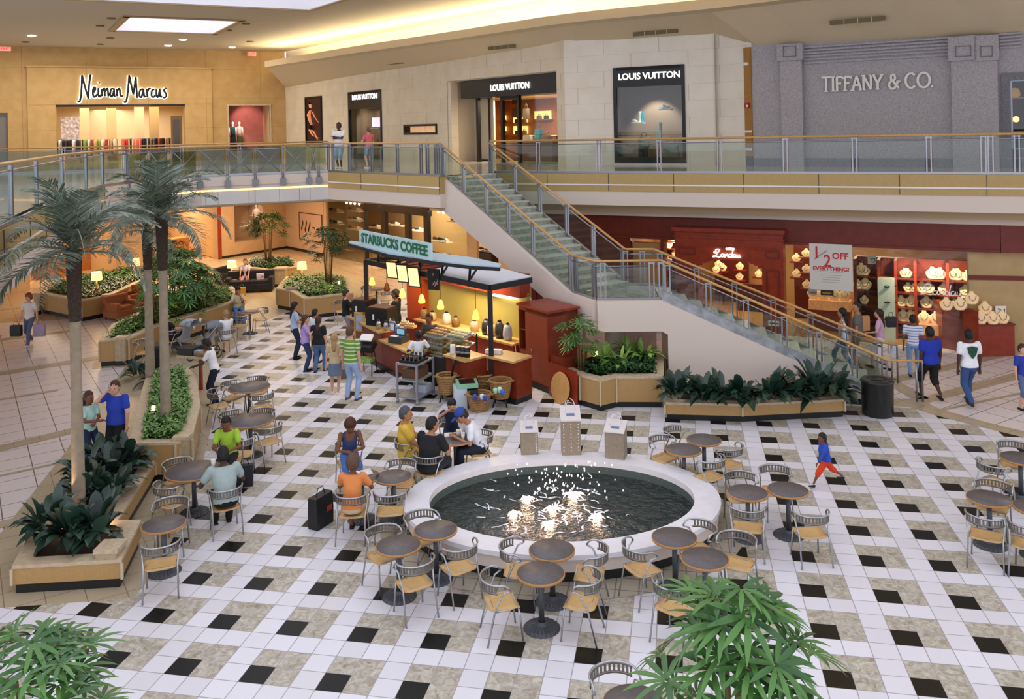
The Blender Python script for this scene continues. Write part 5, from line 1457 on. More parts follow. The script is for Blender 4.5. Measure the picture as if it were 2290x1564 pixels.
fr = nt.nodes.new('ShaderNodeFresnel'); fr.inputs['IOR'].default_value = 1.75
n1 = nt.nodes.new('ShaderNodeTexNoise'); n1.inputs['Scale'].default_value = 7; n1.inputs['Detail'].default_value = 4; tc = nt.nodes.new('ShaderNodeTexCoord'); nt.links.new(tc.outputs['Object'], n1.inputs['Vector'])
bp = nt.nodes.new('ShaderNodeBump'); bp.inputs['Strength'].default_value = 1.0; bp.inputs['Distance'].default_value = .3; nt.links.new(n1.outputs['Fac'], bp.inputs['Height'])
nt.links.new(bp.outputs['Normal'], gl.inputs['Normal']); nt.links.new(bp.outputs['Normal'], fr.inputs['Normal'])
mx = nt.nodes.new('ShaderNodeMixShader'); nt.links.new(fr.outputs[0], mx.inputs[0]); nt.links.new(tr.outputs[0], mx.inputs[1]); nt.links.new(gl.outputs[0], mx.inputs[2]); nt.links.new(mx.outputs[0], o.inputs['Surface'])
m = MB(); m.add(ell(PA - .425, PB - .425, .2), [tuple(range(64))], False); m.build('water', wm, fp)
M_JET = mat('jet_glow', '#fff0e4', .3, emit='#ffcfae', estr=4); M_FOAM_GLINT = mat('foam_glints', '#dfe3ea', .4); M_DROP = mat('water_drop', '#ffffff', .1, emit='#ffffff', estr=.7)
for i, (x, y) in enumerate(((1178, 1120), (1281, 1110), (1236, 1142), (1148, 1153), (1228, 1177), (1334, 1160))):
    p = G(x, y, .22); r = empty('water_jet', p, 0, 'glowing bubbling water jet in the pool, ' + ['upper left', 'largest, upper right', 'middle', 'leftmost', 'nearest', 'rightmost'][i] + ' of six', 'water jet', 'lit water jets in the pool')
    m = MB(); sc = .75 if i == 1 else .55
    m.lathe((0, 0, 0), [(.1 * sc, -.02), (.07 * sc, .02), (.04 * sc, .06), (0, .075)], 12)
    for k in range(12):
        a = 2 * PI * k / 12 + random.uniform(-.15, .15); L = random.uniform(.14, .3) * sc
        m.tube([(.03 * math.cos(a), .03 * math.sin(a), .04), (L * .7 * math.cos(a), L * .7 * math.sin(a), .035), (L * math.cos(a), L * math.sin(a), .0)], [.022, .012, .003], 5)
    m.build('splash', M_JET, r)
    q = bpy.data.lights.new('jet_light', 'POINT'); q.energy = 2.5; q.color = (1, .8, .68); q.shadow_soft_size = .08; lo_ = bpy.data.objects.new('jet_light', q); col.objects.link(lo_); lo_.location = p + Vector((0, 0, .25)); lo_['kind'] = 'structure'
rs = random.Random(3)
m = MB()
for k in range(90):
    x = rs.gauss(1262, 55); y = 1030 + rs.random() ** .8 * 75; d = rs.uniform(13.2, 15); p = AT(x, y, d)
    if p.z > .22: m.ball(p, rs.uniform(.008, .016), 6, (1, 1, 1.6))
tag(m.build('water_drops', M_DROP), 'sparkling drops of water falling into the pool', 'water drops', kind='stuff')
m = MB()  # white strokes stand for froth and for bright reflections on the water
for k in range(95):
    p = G(rs.gauss(1240, 70), rs.gauss(1140, 28), .207); a0 = rs.uniform(0, 6.28); q_ = []; v = Vector((math.cos(a0), math.sin(a0), 0)) * .05
    for j in range(rs.randint(3, 7)): q_.append(p.copy()); p = p + v; v = Matrix.Rotation(rs.uniform(-.9, .9), 3, 'Z') @ v
    m.tube(q_, [rs.uniform(.006, .022) for _ in q_], 5, flat=.2)
tag(m.build('foam_glints', M_FOAM_GLINT), 'white froth and drawn reflections on the water around the jets', 'foam_glints', kind='stuff')
# three gift-bag shaped stone collection boxes on the rim
M_BOXB = mat('box_brown_stone', '#8f8270', .5, noise=.12, nscale=20); M_BOXT = mat('box_pale_top', '#d9d0cb', .5)
for (x, y, w, h, ang, lb) in ((1184, 1012, .32, .5, .05, 'stone gift-bag box on the pool rim, leftmost and smallest'), (1277, 1013, .36, .76, .0, 'tallest stone gift-bag box in the middle of the pool rim'), (1378, 1022, .36, .58, -.35, 'stone gift-bag box turned aside on the pool rim, rightmost')):
    p = G(x, y, PZ); r = empty('collection_box', p, ang, lb, 'collection box', 'gift-bag boxes on the pool rim')
    b = MB(); b.prism([(-w / 2, -.13), (w / 2, -.13), (w / 2, .13), (-w / 2, .13)], 0, [h * .85, h * .85, h * .98, h * .98]); b.build('box_body', M_BOXB, r)
    b = MB(); b.add([(-w / 2 - .01, -.15, h * .84), (w / 2 + .01, -.15, h * .84), (w / 2 + .01, .16, h * 1.08), (-w / 2 - .01, .16, h * 1.08), (-w / 2 - .01, -.15, h * .87), (w / 2 + .01, -.15, h * .87), (w / 2 + .01, .16, h * 1.11), (-w / 2 - .01, .16, h * 1.11)], [(3, 2, 1, 0), (4, 5, 6, 7), (0, 1, 5, 4), (1, 2, 6, 5), (2, 3, 7, 6), (3, 0, 4, 7)]); b.build('sloped_lid', M_BOXT, r)
    b = MB(); b.box((0, -.04, h * .965), (w * .42, .05, .012), M=Matrix.Rotation(math.atan(.24 / .31 * h * .9), 3, 'X')); b.build('blue_lettering', mat('faded_blue', '#6a7a9c', .5), r)
    b = MB()
    for s in (-1, 1): b.tube([(s * w * .28, .12, h * 1.1), (s * w * .2, .12, h * 1.1 + .1), (s * w * .02, .13, h * 1.1 + .13 + .02 * s)], .006, 5)
    b.tube([(-w * .3, .0, h), (-w * .15, .0, h + .2), (w * .2, .02, h + .16), (w * .3, .03, h * 1.05)], .006, 5); b.build('cord_handle', M_WHITE, r)
    if ang >= 0:
        b = MB()
        for k in range(9):
            b.ball((w * .38, -.132, h * (.12 + .08 * k)), .012, 6); 
            if w > .33: b.ball((-w * .38, -.132, h * (.12 + .08 * k)), .012, 6); b.ball((0, -.132, h * (.12 + .08 * k)), .012, 6)
        so = b.build('stud', M_WHITE, r); so['kind'] = 'stuff'

# ================================================================== planters
rp = random.Random(11)


def planter(name_l, px, z, posts=(), base=.14, cap=.11, mat_side=None, capz=.05, ground=False, joints_=True):
    """px: outline at the top edge height z"""
    P = [G(x, y, z) for x, y in px]; c = sum(P, Vector()) / len(P); c.z = 0
    r = empty('planter', c, 0, name_l, 'planter')
    L = [(p.x - c.x, p.y - c.y) for p in P]; n = len(L)
    a = sum(L[i][0] * L[(i + 1) % n][1] - L[(i + 1) % n][0] * L[i][1] for i in range(n))
    if a < 0: L = L[::-1]
    def off(d):
        out = []
        for i in range(n):
            p0, p1, p2 = Vector(L[i - 1]), Vector(L[i]), Vector(L[(i + 1) % n])
            a_, b_ = (p1 - p0).normalized(), (p2 - p1).normalized()
            n1, n2 = Vector((-a_.y, a_.x)), Vector((-b_.y, b_.x)); k = (n1 + n2); k = k / max(.35, k.length_squared) * 2 if k.length > .1 else n1
            q = p1 + k * d; out.append((q.x, q.y))
        return out
    m = MB(); m.prism(off(.04), 0, base); m.build('black_base', M_BLACK, r)
    m = MB(); i0, i1 = off(.012), off(.2)
    for i in range(n): m.prism([i0[i], i0[(i + 1) % n], i1[(i + 1) % n], i1[i]], base, z - capz)
    m.build('panel', mat_side or M_TAN, r)
    m = MB(); i0, i1 = off(0), off(cap * 1.6 + .06)
    for i in range(n): m.prism([i0[i], i0[(i + 1) % n], i1[(i + 1) % n], i1[i]], z - capz, z)
    m.build('stone_cap', M_STONE, r)
    m = MB(); i1 = off(.16); m.add([(q[0], q[1], z - .08) for q in i1], [tuple(range(n))], False); m.build('soil', mat('soil', '#2a2018', .9), r)
    if joints_:
        io = off(-.004)
        for i in range(n):
            m = MB(); m.beam((io[i][0], io[i][1], base), (io[i][0], io[i][1], z - capz), .035, .035); m.build('edge_strip', mat('pale_joint', '#cdbd9c', .5), r)
    for (x, y, w, zt) in posts:
        p = G(x, y, zt) - c; m = MB(); m.mi = 0; m.box((p.x, p.y, (zt + base) / 2 - .03), (w, w, zt - base - .06)); m.mi = 1; m.box((p.x, p.y, zt - .03), (w + .05, w + .05, .06)); m.mi = 2; m.box((p.x, p.y, base / 2), (w - .02, w - .02, base))
        m.mi = 1; m.box((p.x - .0, p.y - w / 2 - .004, zt * .55), (.035, .02, zt * .4)); m.build('corner_post', [mat('post_stone', '#b7a585', .5, noise=.1, nscale=14), M_STONE, M_BLACK], r)
    return r, [Vector((p[0] + c.x, p[1] + c.y, z)) for p in off(.22)]


def inside(poly, x, y):
    c = False; n = len(poly)
    for i in range(n):
        a, b = poly[i], poly[i - 1]
        if (a.y > y) != (b.y > y) and x < (b.x - a.x) * (y - a.y) / (b.y - a.y) + a.x: c = not c
    return c


def leaf(m, base, d, up, L, w, droop=.3, fold=.15, seg=3, mi=0):
    """broad blade from base along d"""
    d = d.normalized(); side = d.cross(up).normalized(); pts = []
    m.mi = mi
    for i in range(seg + 1):
        t = i / seg; c = base + d * (L * t) + up * (L * (.25 * t - droop * t * t * 1.4)); ww = w * math.sin(PI * (t * .86 + .1)) if i < seg else .002
        pts.append((c - side * ww / 2 + up * fold * ww, c, c + side * ww / 2 + up * fold * ww))
    vs = [v for p in pts for v in p]; fs = []
    for i in range(seg):
        for j in (0, 1): fs.append((i * 3 + j, i * 3 + j + 1, i * 3 + j + 4, i * 3 + j + 3))
    m.add(vs, fs, True)


def leafmat(name, c1, c2, rough=.4, sc=3.0):
    m = bpy.data.materials.new(name); m.use_nodes = True; nt = m.node_tree; b = nt.nodes['Principled BSDF']
    g = nt.nodes.new('ShaderNodeNewGeometry'); tc = nt.nodes.new('ShaderNodeTexCoord'); n = nt.nodes.new('ShaderNodeTexNoise'); n.inputs['Scale'].default_value = sc
    nt.links.new(tc.outputs['Object'], n.inputs['Vector'])
    f = nodes_math(nt, 'ADD', nodes_math(nt, 'MULTIPLY', g.outputs['Random Per Island'], .7), nodes_math(nt, 'MULTIPLY', nodes_math(nt, 'SUBTRACT', n.outputs['Fac'], .35), .9))
    c = mixc(nt, f, lin(c1), lin(c2)); nt.links.new(c, b.inputs['Base Color']); b.inputs['Roughness'].default_value = rough
    MATS[name] = m; return m


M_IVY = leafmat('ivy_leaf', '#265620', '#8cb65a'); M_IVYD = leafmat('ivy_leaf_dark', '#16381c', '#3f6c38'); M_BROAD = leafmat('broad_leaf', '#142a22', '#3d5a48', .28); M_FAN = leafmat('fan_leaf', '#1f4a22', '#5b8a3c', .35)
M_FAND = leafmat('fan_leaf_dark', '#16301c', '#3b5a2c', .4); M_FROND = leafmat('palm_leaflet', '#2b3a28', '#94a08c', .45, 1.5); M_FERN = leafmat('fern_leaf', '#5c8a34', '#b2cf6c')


def ivy(poly, z, label, dens=150, size=.07, m_=None, h=.16):
    xs = [p.x for p in poly]; ys = [p.y for p in poly]; A = (max(xs) - min(xs)) * (max(ys) - min(ys)); n = int(A * dens); m = MB(); c = Vector((sum(xs) / len(xs), sum(ys) / len(ys), z))
    for _ in range(n):
        x, y = rp.uniform(min(xs), max(xs)), rp.uniform(min(ys), max(ys))
        if not inside(poly, x, y): continue
        a = rp.uniform(0, 2 * PI); b = Vector((x, y, z + rp.uniform(-.04, h) * (.6 + .6 * math.sin(x * 3 + y * 2) ** 2))) - c
        leaf(m, b, Vector((math.cos(a), math.sin(a), rp.uniform(.1, .7))), Vector((0, 0, 1)), size * rp.uniform(.8, 1.5), size * rp.uniform(.7, 1.1), .4, .2, 2)
    o = m.build('ground_cover', m_ or M_IVY); o.location = c; return tag(o, label, 'plants', kind='stuff')


def broad(P, n, L, label, w=.13, group=None):
    m = MB()
    for k in range(n):
        a = rp.uniform(0, 2 * PI); tilt = rp.uniform(.15, 1.3); l = L * rp.uniform(.6, 1.1)
        d = Vector((math.cos(a) * math.cos(tilt), math.sin(a) * math.cos(tilt), math.sin(tilt)))
        b = Vector((math.cos(a) * .1, math.sin(a) * .1, rp.uniform(0, .2)))
        leaf(m, b + d * .05, d, Vector((0, 0, 1)), l, w * rp.uniform(.8, 1.3), .45 if tilt < .8 else .25, .18, 4)
    o = m.build('broadleaf_plant', M_BROAD); o.location = P; return tag(o, label, 'plant', group)


def fan_mesh(m, r=.26, n=9, spread=270):
    """one palmate leaf facing +Z, centre at the origin"""
    for k in range(n):
        a = R(90 - spread / 2 + spread * k / (n - 1)); d = Vector((math.cos(a), math.sin(a), .05)); L = r * (1 - .22 * abs(k / (n - 1) - .5) * 2)
        leaf(m, d * .015, d, Vector((0, 0, 1)), L * 1.0, r * .15, .2, .12, 4)


FAN = []
for k in range(3):
    m = MB(); fan_mesh(m, .28, (8, 10, 9)[k], (230, 280, 250)[k]); o = m.build('fan_frond', M_FAN); FAN.append(o)


def fan_palm(P, H, Rr, nl, label, m_=None, sc=1.0, zmin=.35, stems=7, nleaf_top=0):
    r = empty('fan_palm', P, 0, label, 'palm')
    m = MB()
    for k in range(stems):
        a = 2 * PI * k / stems; x = .1 * math.cos(a) * Rr; y = .1 * math.sin(a) * Rr; h = H * rp.uniform(.7, .95)
        m.tube([(x, y, 0), (x * 1.5, y * 1.5, h * .5), (x * 2.2, y * 2.2, h)], [.022, .018, .012], 6)
    m.build('stems', mat('cane_brown', '#7a5f3a', .6), r)
    for k in range(nl):
        a = 2 * PI * k * .381966 + rp.uniform(-.4, .4); t = (k + .5) / nl; z = H * (zmin + (1 - zmin) * math.sqrt(t)) + rp.uniform(-.12, .1); rr = Rr * math.sqrt(max(.02, 1 - (t ** 2.2))) * rp.uniform(.45, 1.1)
        src = FAN[k % 3]; o = src.copy(); 
        if m_ is not None:
            key = src.name + m_.name
            if key not in FM: FM[key] = src.data.copy(); FM[key].materials[0] = m_
            o.data = FM[key]
        col.objects.link(o); o.parent = r; o.name = 'fan_frond'
        o.location = (rr * math.cos(a), rr * math.sin(a), z); s = sc * rp.uniform(.8, 1.15); o.scale = (s, s, s)
        tilt = rp.uniform(.1, 1.0) * (1.1 - .5 * t); out = Vector((math.cos(a), math.sin(a), 0)); nz = (out * math.sin(tilt) + Vector((0, 0, math.cos(tilt)))).normalized(); y = (out - nz * out.dot(nz)).normalized(); x = y.cross(nz)
        o.rotation_euler = Matrix((x, y, nz)).transposed().to_euler()
    return r


FM = {}
z1 = .42
pl1, in1 = planter('long low planter at the front left, tan panels with a stone ledge', [(26, 1266), (272, 1252), (316, 1163), (264, 1163), (348, 1030), (196, 1034), (92, 1150)], z1, [(247, 1218, .3, .56)])
pl2, in2 = planter('raised stone planter with two palm trunks growing in thick ivy', [(288, 992), (392, 990), (430, 978), (448, 905), (440, 850), (424, 822), (330, 830), (318, 870)], .75, [(409, 972, .26, .82)])
pl3, in3 = planter('tan planter with a stone corner post left of the trash sorting table', [(221, 762), (288, 757), (360, 725), (545, 668), (520, 640), (400, 655), (250, 725)], .76, [(273, 752, .3, .82)])
pl4, in4 = planter('tan planter at the far left beside a brown armchair', [(90, 655), (183, 672), (248, 660), (330, 622), (300, 600), (130, 628)], .76, [(241, 658, .28, .82), (84, 654, .2, .82)])
pl5, in5 = planter('far planter with a fan palm before the framed picture', [(535, 595), (600, 604), (672, 596), (655, 578), (560, 578)], .76, [(628, 598, .5, .82)])
pl6, in6 = planter('angular planter with a fan palm left of the coffee kiosk', [(617, 645), (648, 650), (680, 668), (790, 655), (780, 620), (640, 618)], .76, [(655, 640, .4, .86)])
pl7, in7 = planter('tan and red planter under the stair landing', [(1232, 812), (1296, 838), (1342, 850), (1378, 842), (1484, 842), (1484, 790), (1240, 790)], .74)
pl8, in8 = planter('long low planter in front of the stair wall', [(1487, 900), (1660, 904), (1889, 893), (1880, 868), (1500, 868)], .41)
# red panel and round table top leaning on the planter
a, b = G(1231, 885), G(1294, 912); m = MB(); d = (b - a).normalized(); n_ = Vector((d.y, -d.x, 0)); m.prism([XY(a + n_ * .02), XY(b + n_ * .02), XY(b + n_ * .06), XY(a + n_ * .06)], .05, .84); tag(m.build('red_panel', M_CHERRY), 'red timber panel on the end of the planter beside the kiosk', 'panel')
c = a.lerp(b, .56) + n_ * .16 + Vector((0, 0, .37)); m = MB(); ax = Matrix.Rotation(math.atan2(n_.y, n_.x), 3, 'Z') @ Matrix.Rotation(PI / 2 - .15, 3, 'Y'); m.lathe(c, [(.36, -.015), (.37, 0), (.36, .015)], 32, axis=ax); tag(m.build('round_table_top', mat('plywood', '#c9985a', .5, noise=.08)), 'round plywood table top leaning on its edge against the planter', 'table top')
# ground cover
ivy(in2, .75, 'thick bright green ivy filling the raised planter under the palm trunks', 900, .085)
ivy(in3, .74, 'low green plants in the planter by the stroller', 260, .1, M_IVY, .22)
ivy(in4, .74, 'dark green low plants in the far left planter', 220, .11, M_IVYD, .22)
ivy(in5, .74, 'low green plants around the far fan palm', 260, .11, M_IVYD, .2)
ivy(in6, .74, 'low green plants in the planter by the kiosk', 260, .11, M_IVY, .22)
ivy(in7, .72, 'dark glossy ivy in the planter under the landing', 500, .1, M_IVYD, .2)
# broad leaved plants
for i, (x, y, n, L) in enumerate(((112, 1195, 34, .58), (165, 1215, 34, .56), (215, 1205, 34, .58), (190, 1130, 34, .56), (242, 1118, 34, .56), (190, 1080, 32, .56), (252, 1068, 34, .54), (288, 1045, 30, .5), (230, 1040, 30, .5))):
    broad(G(x, y, z1), n, L, w=.19, label='dark broadleaf plant in the front left planter, ' + ['front left corner', 'front middle', 'front right by the corner post', 'right beside the palm trunk', 'at the step of the ledge', 'behind the palm trunk', 'in the middle of the far part', 'far right end', 'far left end'][i], group='broadleaf plants in the front left planter')
for i, (x, y, n, L) in enumerate(((1515, 895, 42, .66), (1575, 896, 38, .58), (1620, 896, 30, .5), (1660, 897, 30, .54), (1725, 896, 46, .76), (1780, 894, 34, .6), (1830, 890, 46, .78), (1868, 886, 34, .6))):
    broad(G(x, y, .42), n, L, 'dark broadleaf plant before the stair wall, ' + ['leftmost', 'second from the left', 'third from the left', 'fourth from the left', 'large, fifth from the left', 'sixth from the left', 'tallest, by the trash bin end', 'rightmost'][i], .19, 'broadleaf plants along the stair wall')
for i, (x, y) in enumerate(((310, 850), (345, 860))): broad(G(x, y, 0), 22, .5, 'dark broadleaf plant behind the raised planter, ' + ['left', 'right'][i])
for i, (x, y, n) in enumerate(((1350, 815, 26), (1405, 800, 26), (1440, 806, 26), (1385, 820, 18))):
    o = broad(G(x, y, .72), n, .5, 'lime green leafy plant under the landing, ' + ['leftmost', 'tall middle', 'right', 'front middle'][i], .1); o.data.materials[0] = M_FERN
    o.name = 'leafy_plant'
# fan palms
fan_palm(G(400, 700, .74), 2.1, 1.25, 120, 'large bushy fan palm in the planter behind the stroller', sc=1.35, zmin=.0)
fan_palm(G(440, 690, .74), 1.35, .8, 70, 'low bushy fan palm right of the large one, beside the stroller', sc=1.25, zmin=.0)
fan_palm(G(350, 722, .74), 1.2, .6, 46, 'low fan palm left of the large one, behind the palm trunks', sc=1.1, zmin=.0)
fan_palm(G(350, 660, .74) + Vector((0, 1.5, 0)), 1.6, .8, 26, 'smaller fan palm at the back of the long planter', sc=1.2, zmin=.1)
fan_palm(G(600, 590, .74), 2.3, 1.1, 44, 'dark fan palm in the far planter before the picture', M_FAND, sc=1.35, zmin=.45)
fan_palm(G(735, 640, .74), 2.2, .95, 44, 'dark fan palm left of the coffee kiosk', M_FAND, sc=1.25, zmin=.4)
fan_palm(G(1300, 830, .72), 1.25, .55, 30, 'fan palm in the planter under the landing', sc=.95, zmin=.2)
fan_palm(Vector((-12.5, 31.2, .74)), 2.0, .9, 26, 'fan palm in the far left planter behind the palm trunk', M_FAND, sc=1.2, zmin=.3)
# close fan palms at the bottom of the picture
fan_palm(Vector((1.6, 6.35, .8)), 2.3, .62, 58, 'bright green fan palm close by at the lower right', sc=1.12, zmin=.35, stems=9)
fan_palm(Vector((-3.85, 6.7, .7)), 1.95, .58, 48, 'green fan palm close by in the lower left corner', sc=1.05, zmin=.4)
for i, (P, w) in enumerate(((Vector((1.6, 6.35, 0)), 1.0), (Vector((-3.85, 6.7, 0)), 1.0))):
    m = MB(); m.lathe((0, 0, 0), [(.34, 0), (.4, .7), (.42, .8), (.36, .8), (.34, .66)], 24); o = m.build('plant_pot', M_STONE); o.location = P; g = MB(); g.lathe((0, 0, 0), [(.36, .68), (0, .7)], 16); g.build('soil', mat('soil', '#2a2018', .9), o); tag(o, ['stone pot under the lower right fan palm', 'stone pot under the lower left fan palm'][i], 'pot')
for o in FAN: bpy.data.objects.remove(o)

# date palms
FR = []
for k in range(3):
    m = MB(); L = 1.75; pts = []
    for i in range(13):
        t = i / 12; pts.append(Vector((0, L * (t - .18 * t ** 3), L * (.36 * t - (.42 + .16 * k) * t ** 2.6))))
    m.tube(pts, [.022 * (1 - .8 * i / 12) for i in range(13)], 5)
    for i in range(46):
        t = .08 + .92 * i / 46; j = min(11, int(t * 12)); f = t * 12 - j; p = pts[j].lerp(pts[j + 1], f); tan = (pts[j + 1] - pts[j]).normalized()
        for s in (-1, 1):
            d = (tan * .75 + Vector((s * 1.0, 0, 0)) + Vector((0, 0, rp.uniform(-.5, .15)))).normalized(); ll = .38 * math.sin(PI * min(1, .18 + t * .8)) + .08
            leaf(m, p, d, Vector((0, 0, 1)), ll, .03, .12, .1, 3)
    FR.append(m.build('frond', M_FROND))


def date_palm(P, H, r0, n, label, dark=.27, sc=1.0):
    r = empty('date_palm', P, rp.uniform(0, 6), label, 'palm')
    m = MB(); seg = 40
    m.lathe((0, 0, 0), [(r0 * (1.12 - .22 * min(1, i / seg * 1.4)) * (1 + (.02 if i % 2 else 0)), H * (1 - dark) * i / seg) for i in range(seg + 1)], 14); m.build('trunk', mat('palm_trunk', '#9a8c76', .8, noise=.14, nscale=7), r)
    m = MB()
    m.lathe((0, 0, 0), [(r0 * (.95 + .35 * i / 14 + (.08 if i % 2 else 0)), H * (1 - dark) + H * dark * i / 14) for i in range(15)], 12); m.build('fibrous_top', mat('palm_fibre', '#40332a', .95, noise=.35, nscale=20, bump=.8), r)
    for k in range(n):
        a = k * 2.39996; t = k / n; o = FR[k % 3].copy(); col.objects.link(o); o.parent = r; o.name = 'frond'
        o.location = (.05 * math.cos(a), .05 * math.sin(a), H - .05 + .12 * t); elev = -.42 + 1.62 * t + rp.uniform(-.08, .08); s = sc * rp.uniform(.85, 1.08) 
        o.scale = (s, s, s); o.rotation_euler = (Matrix.Rotation(a, 3, 'Z') @ Matrix.Rotation(elev, 3, 'X')).to_euler()
    return r


p = G(177, 1148, z1); date_palm(p, 4.72 - z1, .095, 22, 'nearest tall palm tree, rising from the front left planter', sc=.95)
p = G(371, 940, .75); date_palm(p, 4.95 - .75, .095, 20, 'tall palm tree in the middle of the ivy planter', sc=.92)
p = G(336, 842, .75); date_palm(p, 4.3 - .75, .1, 16, 'tall palm tree at the far end of the ivy planter', sc=.8)
date_palm(Vector((-15.2, 22.0, 0)), 4.8, .1, 12, 'palm tree at the left edge with only its fronds in view', sc=.9)
for o in FR: bpy.data.objects.remove(o)
# uplights in planters
for i, (x, y, z) in enumerate(((140, 1172, z1 + .1), (243, 1155, z1 + .12), (343, 912, .9), (1333, 790, 1.0), (758, 632, .9))):
    p = G(x, y, z); m = MB(); m.lathe((0, 0, 0), [(.02, -.06), (.038, .03), (0, .035)], 10); o = m.build('uplight', mat('uplight_glow', '#ffe0d0', emit='#ffc8a0', estr=14)); o.location = p; tag(o, 'small glowing planter uplight ' + ['left of the nearest trunk', 'right of the nearest trunk', 'in the ivy by the middle trunk', 'under the stair landing', 'in the fan palm beside the kiosk'][i], 'uplight')
p = G(160, 1140, z1 + .05); light_spot('uplight_beam', p + Vector((-.12, -.25, .0)), G(177, 1148, z1) + Vector((0, 0, 1.4)), 60, (1, .62, .3), 50, r=.03)
for x, y, pw in ((600, 592, 60), (735, 640, 60), (400, 700, 30), (1320, 805, 18)): q = G(x, y, .9); light_spot('uplight_beam', q + Vector((.15, -.6, -.1)), q + Vector((0, 0, 1.2)), pw, (1, .66, .36), 80)
# ================================================================== coffee kiosk
K0, K1 = G(780, 706, 1.05), G(850, 742, 1.05); K1b, K2 = G(852, 764, .85), G(921, 789, .85)
K4, K5, K6, K7 = G(995, 792, 1.05), G(1045, 806, 1.05), G(1089, 795, 1.05), G(1152, 808, 1.05)
for v in (K0, K1, K1b, K2, K4, K5, K6, K7): v.z = 0
K1b = K1.copy()
M_KWOOD = mat('counter_birch', '#c9a263', .35, noise=.07, nscale=14); M_KRED = mat('kiosk_red', '#7d3018', .4, noise=.12, nscale=6)
KB = Vector((.42, .62, 0))


def counter(pts, z, label, dep=.6):
    c = sum(pts, Vector()) / len(pts); r = empty('counter', c, 0, label, 'counter')
    d = (pts[-1] - pts[0]).normalized(); n = Vector((-d.y, d.x, 0)); n = n if n.y > 0 else -n
    def prof(o0, o1): return [XY(p - c - n * o0) for p in pts] + [XY(p - c + n * o1) for p in pts[::-1]]
    m = MB(); m.prism(prof(-.03, dep), .13, z - .05); m.build('body', M_KRED, r)
    m = MB(); m.prism(prof(0, dep), 0, .13); m.build('black_base', M_BLACK, r)
    m = MB(); m.prism(prof(.06, dep + .03), z - .05, z); m.build('counter_top', M_KWOOD, r)
    return r


counter([K0, K1], 1.05, 'high red kiosk counter with birch top at the left, holding the milk flasks')
counter([K1b, K2], .85, 'lower red kiosk counter with birch top where the customers pay', .55)
counter([K4, K5], 1.05, 'angled red counter with birch top right of the kiosk gap')
counter([K6, K7], 1.05, 'short red counter with birch top at the right end of the kiosk')
# posts, beam, roofs
PA_, PB_ = AT(809, 683, 25.6), G(1088, 850, 0); PA_.z = 0; PB_ = Vector((-.62, 20.95, 0)); PA_ = Vector((-4.42, 25.6, 0))
PCc = Vector((.4, 21.9, 0)); PD = Vector((-2.6, 27.2, 0))
M_DARKM = mat('dark_steel', '#2c2a2a', .4, .4); M_ROOF = mat('canopy_white', '#dfe2ec', .5)
kr = empty('kiosk_canopy', PB_, 0, 'kiosk canopy of dark steel posts and two white roof panels', 'canopy')
o_ = PB_
for p, h, nm in ((PA_, 2.72, 0), (PB_, 2.66, 1)):
    m = MB(); m.box((p.x - o_.x, p.y - o_.y, h / 2), (.12, .12, h)); m.build('post', M_DARKM, kr)
m = MB()
for a, b in ((PA_, PB_), (PB_, PCc), (PD, PA_)): m.beam((a.x - o_.x, a.y - o_.y, 2.7), (b.x - o_.x, b.y - o_.y, 2.7), .1, .14)
m.build('beam', M_DARKM, kr)
Q = lambda t: PA_.lerp(PB_, t)
m = MB(); q = [Q(.55) - o_, PB_ - o_, PCc - o_, PD.lerp(PCc, .45) - o_]; m.prism([XY(v) for v in q], 2.76, 2.8); m.build('lower_roof', M_ROOF, kr)
m = MB()
for i in range(7): v = Q(.04 + .07 * i) - o_; m.beam((v.x, v.y, 2.76), (v.x + 1.2, v.y + 1.1, 2.76), .03, .03)
m.build('roof_slats', M_DARKM, kr)
wf = [AT(780, 548, 25.3), AT(868, 571, 22.9), AT(968, 590, 21.5), AT(1059, 609, 20.6), AT(1118, 608, 20.3)]
wb = [AT(784, 545, 25.6), AT(872, 556, 24.2), AT(968, 576, 22.8), AT(1060, 592, 21.7), AT(1122, 606, 20.6)]
ZW = 3.28
m = MB(); P_l = [Vector((v.x - o_.x, v.y - o_.y, 0)) for v in wf + wb[::-1]]; m.prism([XY(v) for v in P_l], ZW, ZW + .05); m.build('upper_roof', mat('canopy_blue_white', '#b9d0dc', .4), kr)
m = MB(); pw = [Vector((v.x - o_.x, v.y - o_.y, ZW - .03)) for v in wf]
for a, b in zip(pw, pw[1:]): m.beam(a, b, .06, .08)
m.build('roof_edge', M_DARKM, kr)
for t in (.12, .3, .48, .66, .86):
    v = Q(t) - o_; m = MB(); m.beam((v.x, v.y, 2.74), (v.x + .05, v.y - .1, ZW), .05, .05); m.beam((v.x, v.y, 2.76), (v.x + .32, v.y - .35, ZW), .04, .04); m.build('strut', M_DARKM, kr)
# sign board
s0 = AT(806, 549, 24.6); s1 = AT(966, 590, 21.3); s0.z = s1.z = ZW + .06; SB = Wl((s0.x, s0.y), (s1.x, s1.y)); L = (s1 - s0).length
m = MB(); SB.box(m, 0, L, ZW + .05, ZW + .48, -.03, .03); sb = m.build('sign_board', mat('sign_mint', '#bcdadb', .4)); tag(sb, 'pale mint sign board with green letters on top of the coffee kiosk', 'shop sign')
tx = text_on('STARBUCKS COFFEE', .36, SB.at(L / 2, ZW + .265, .04), SB.a, mat('sign_green', '#1d6a48', .5), sb, off=.012); k_ = (L * .93) / tx.dimensions.x; tx.scale = (tx.scale[0] * k_, tx.scale[1], tx.scale[2])
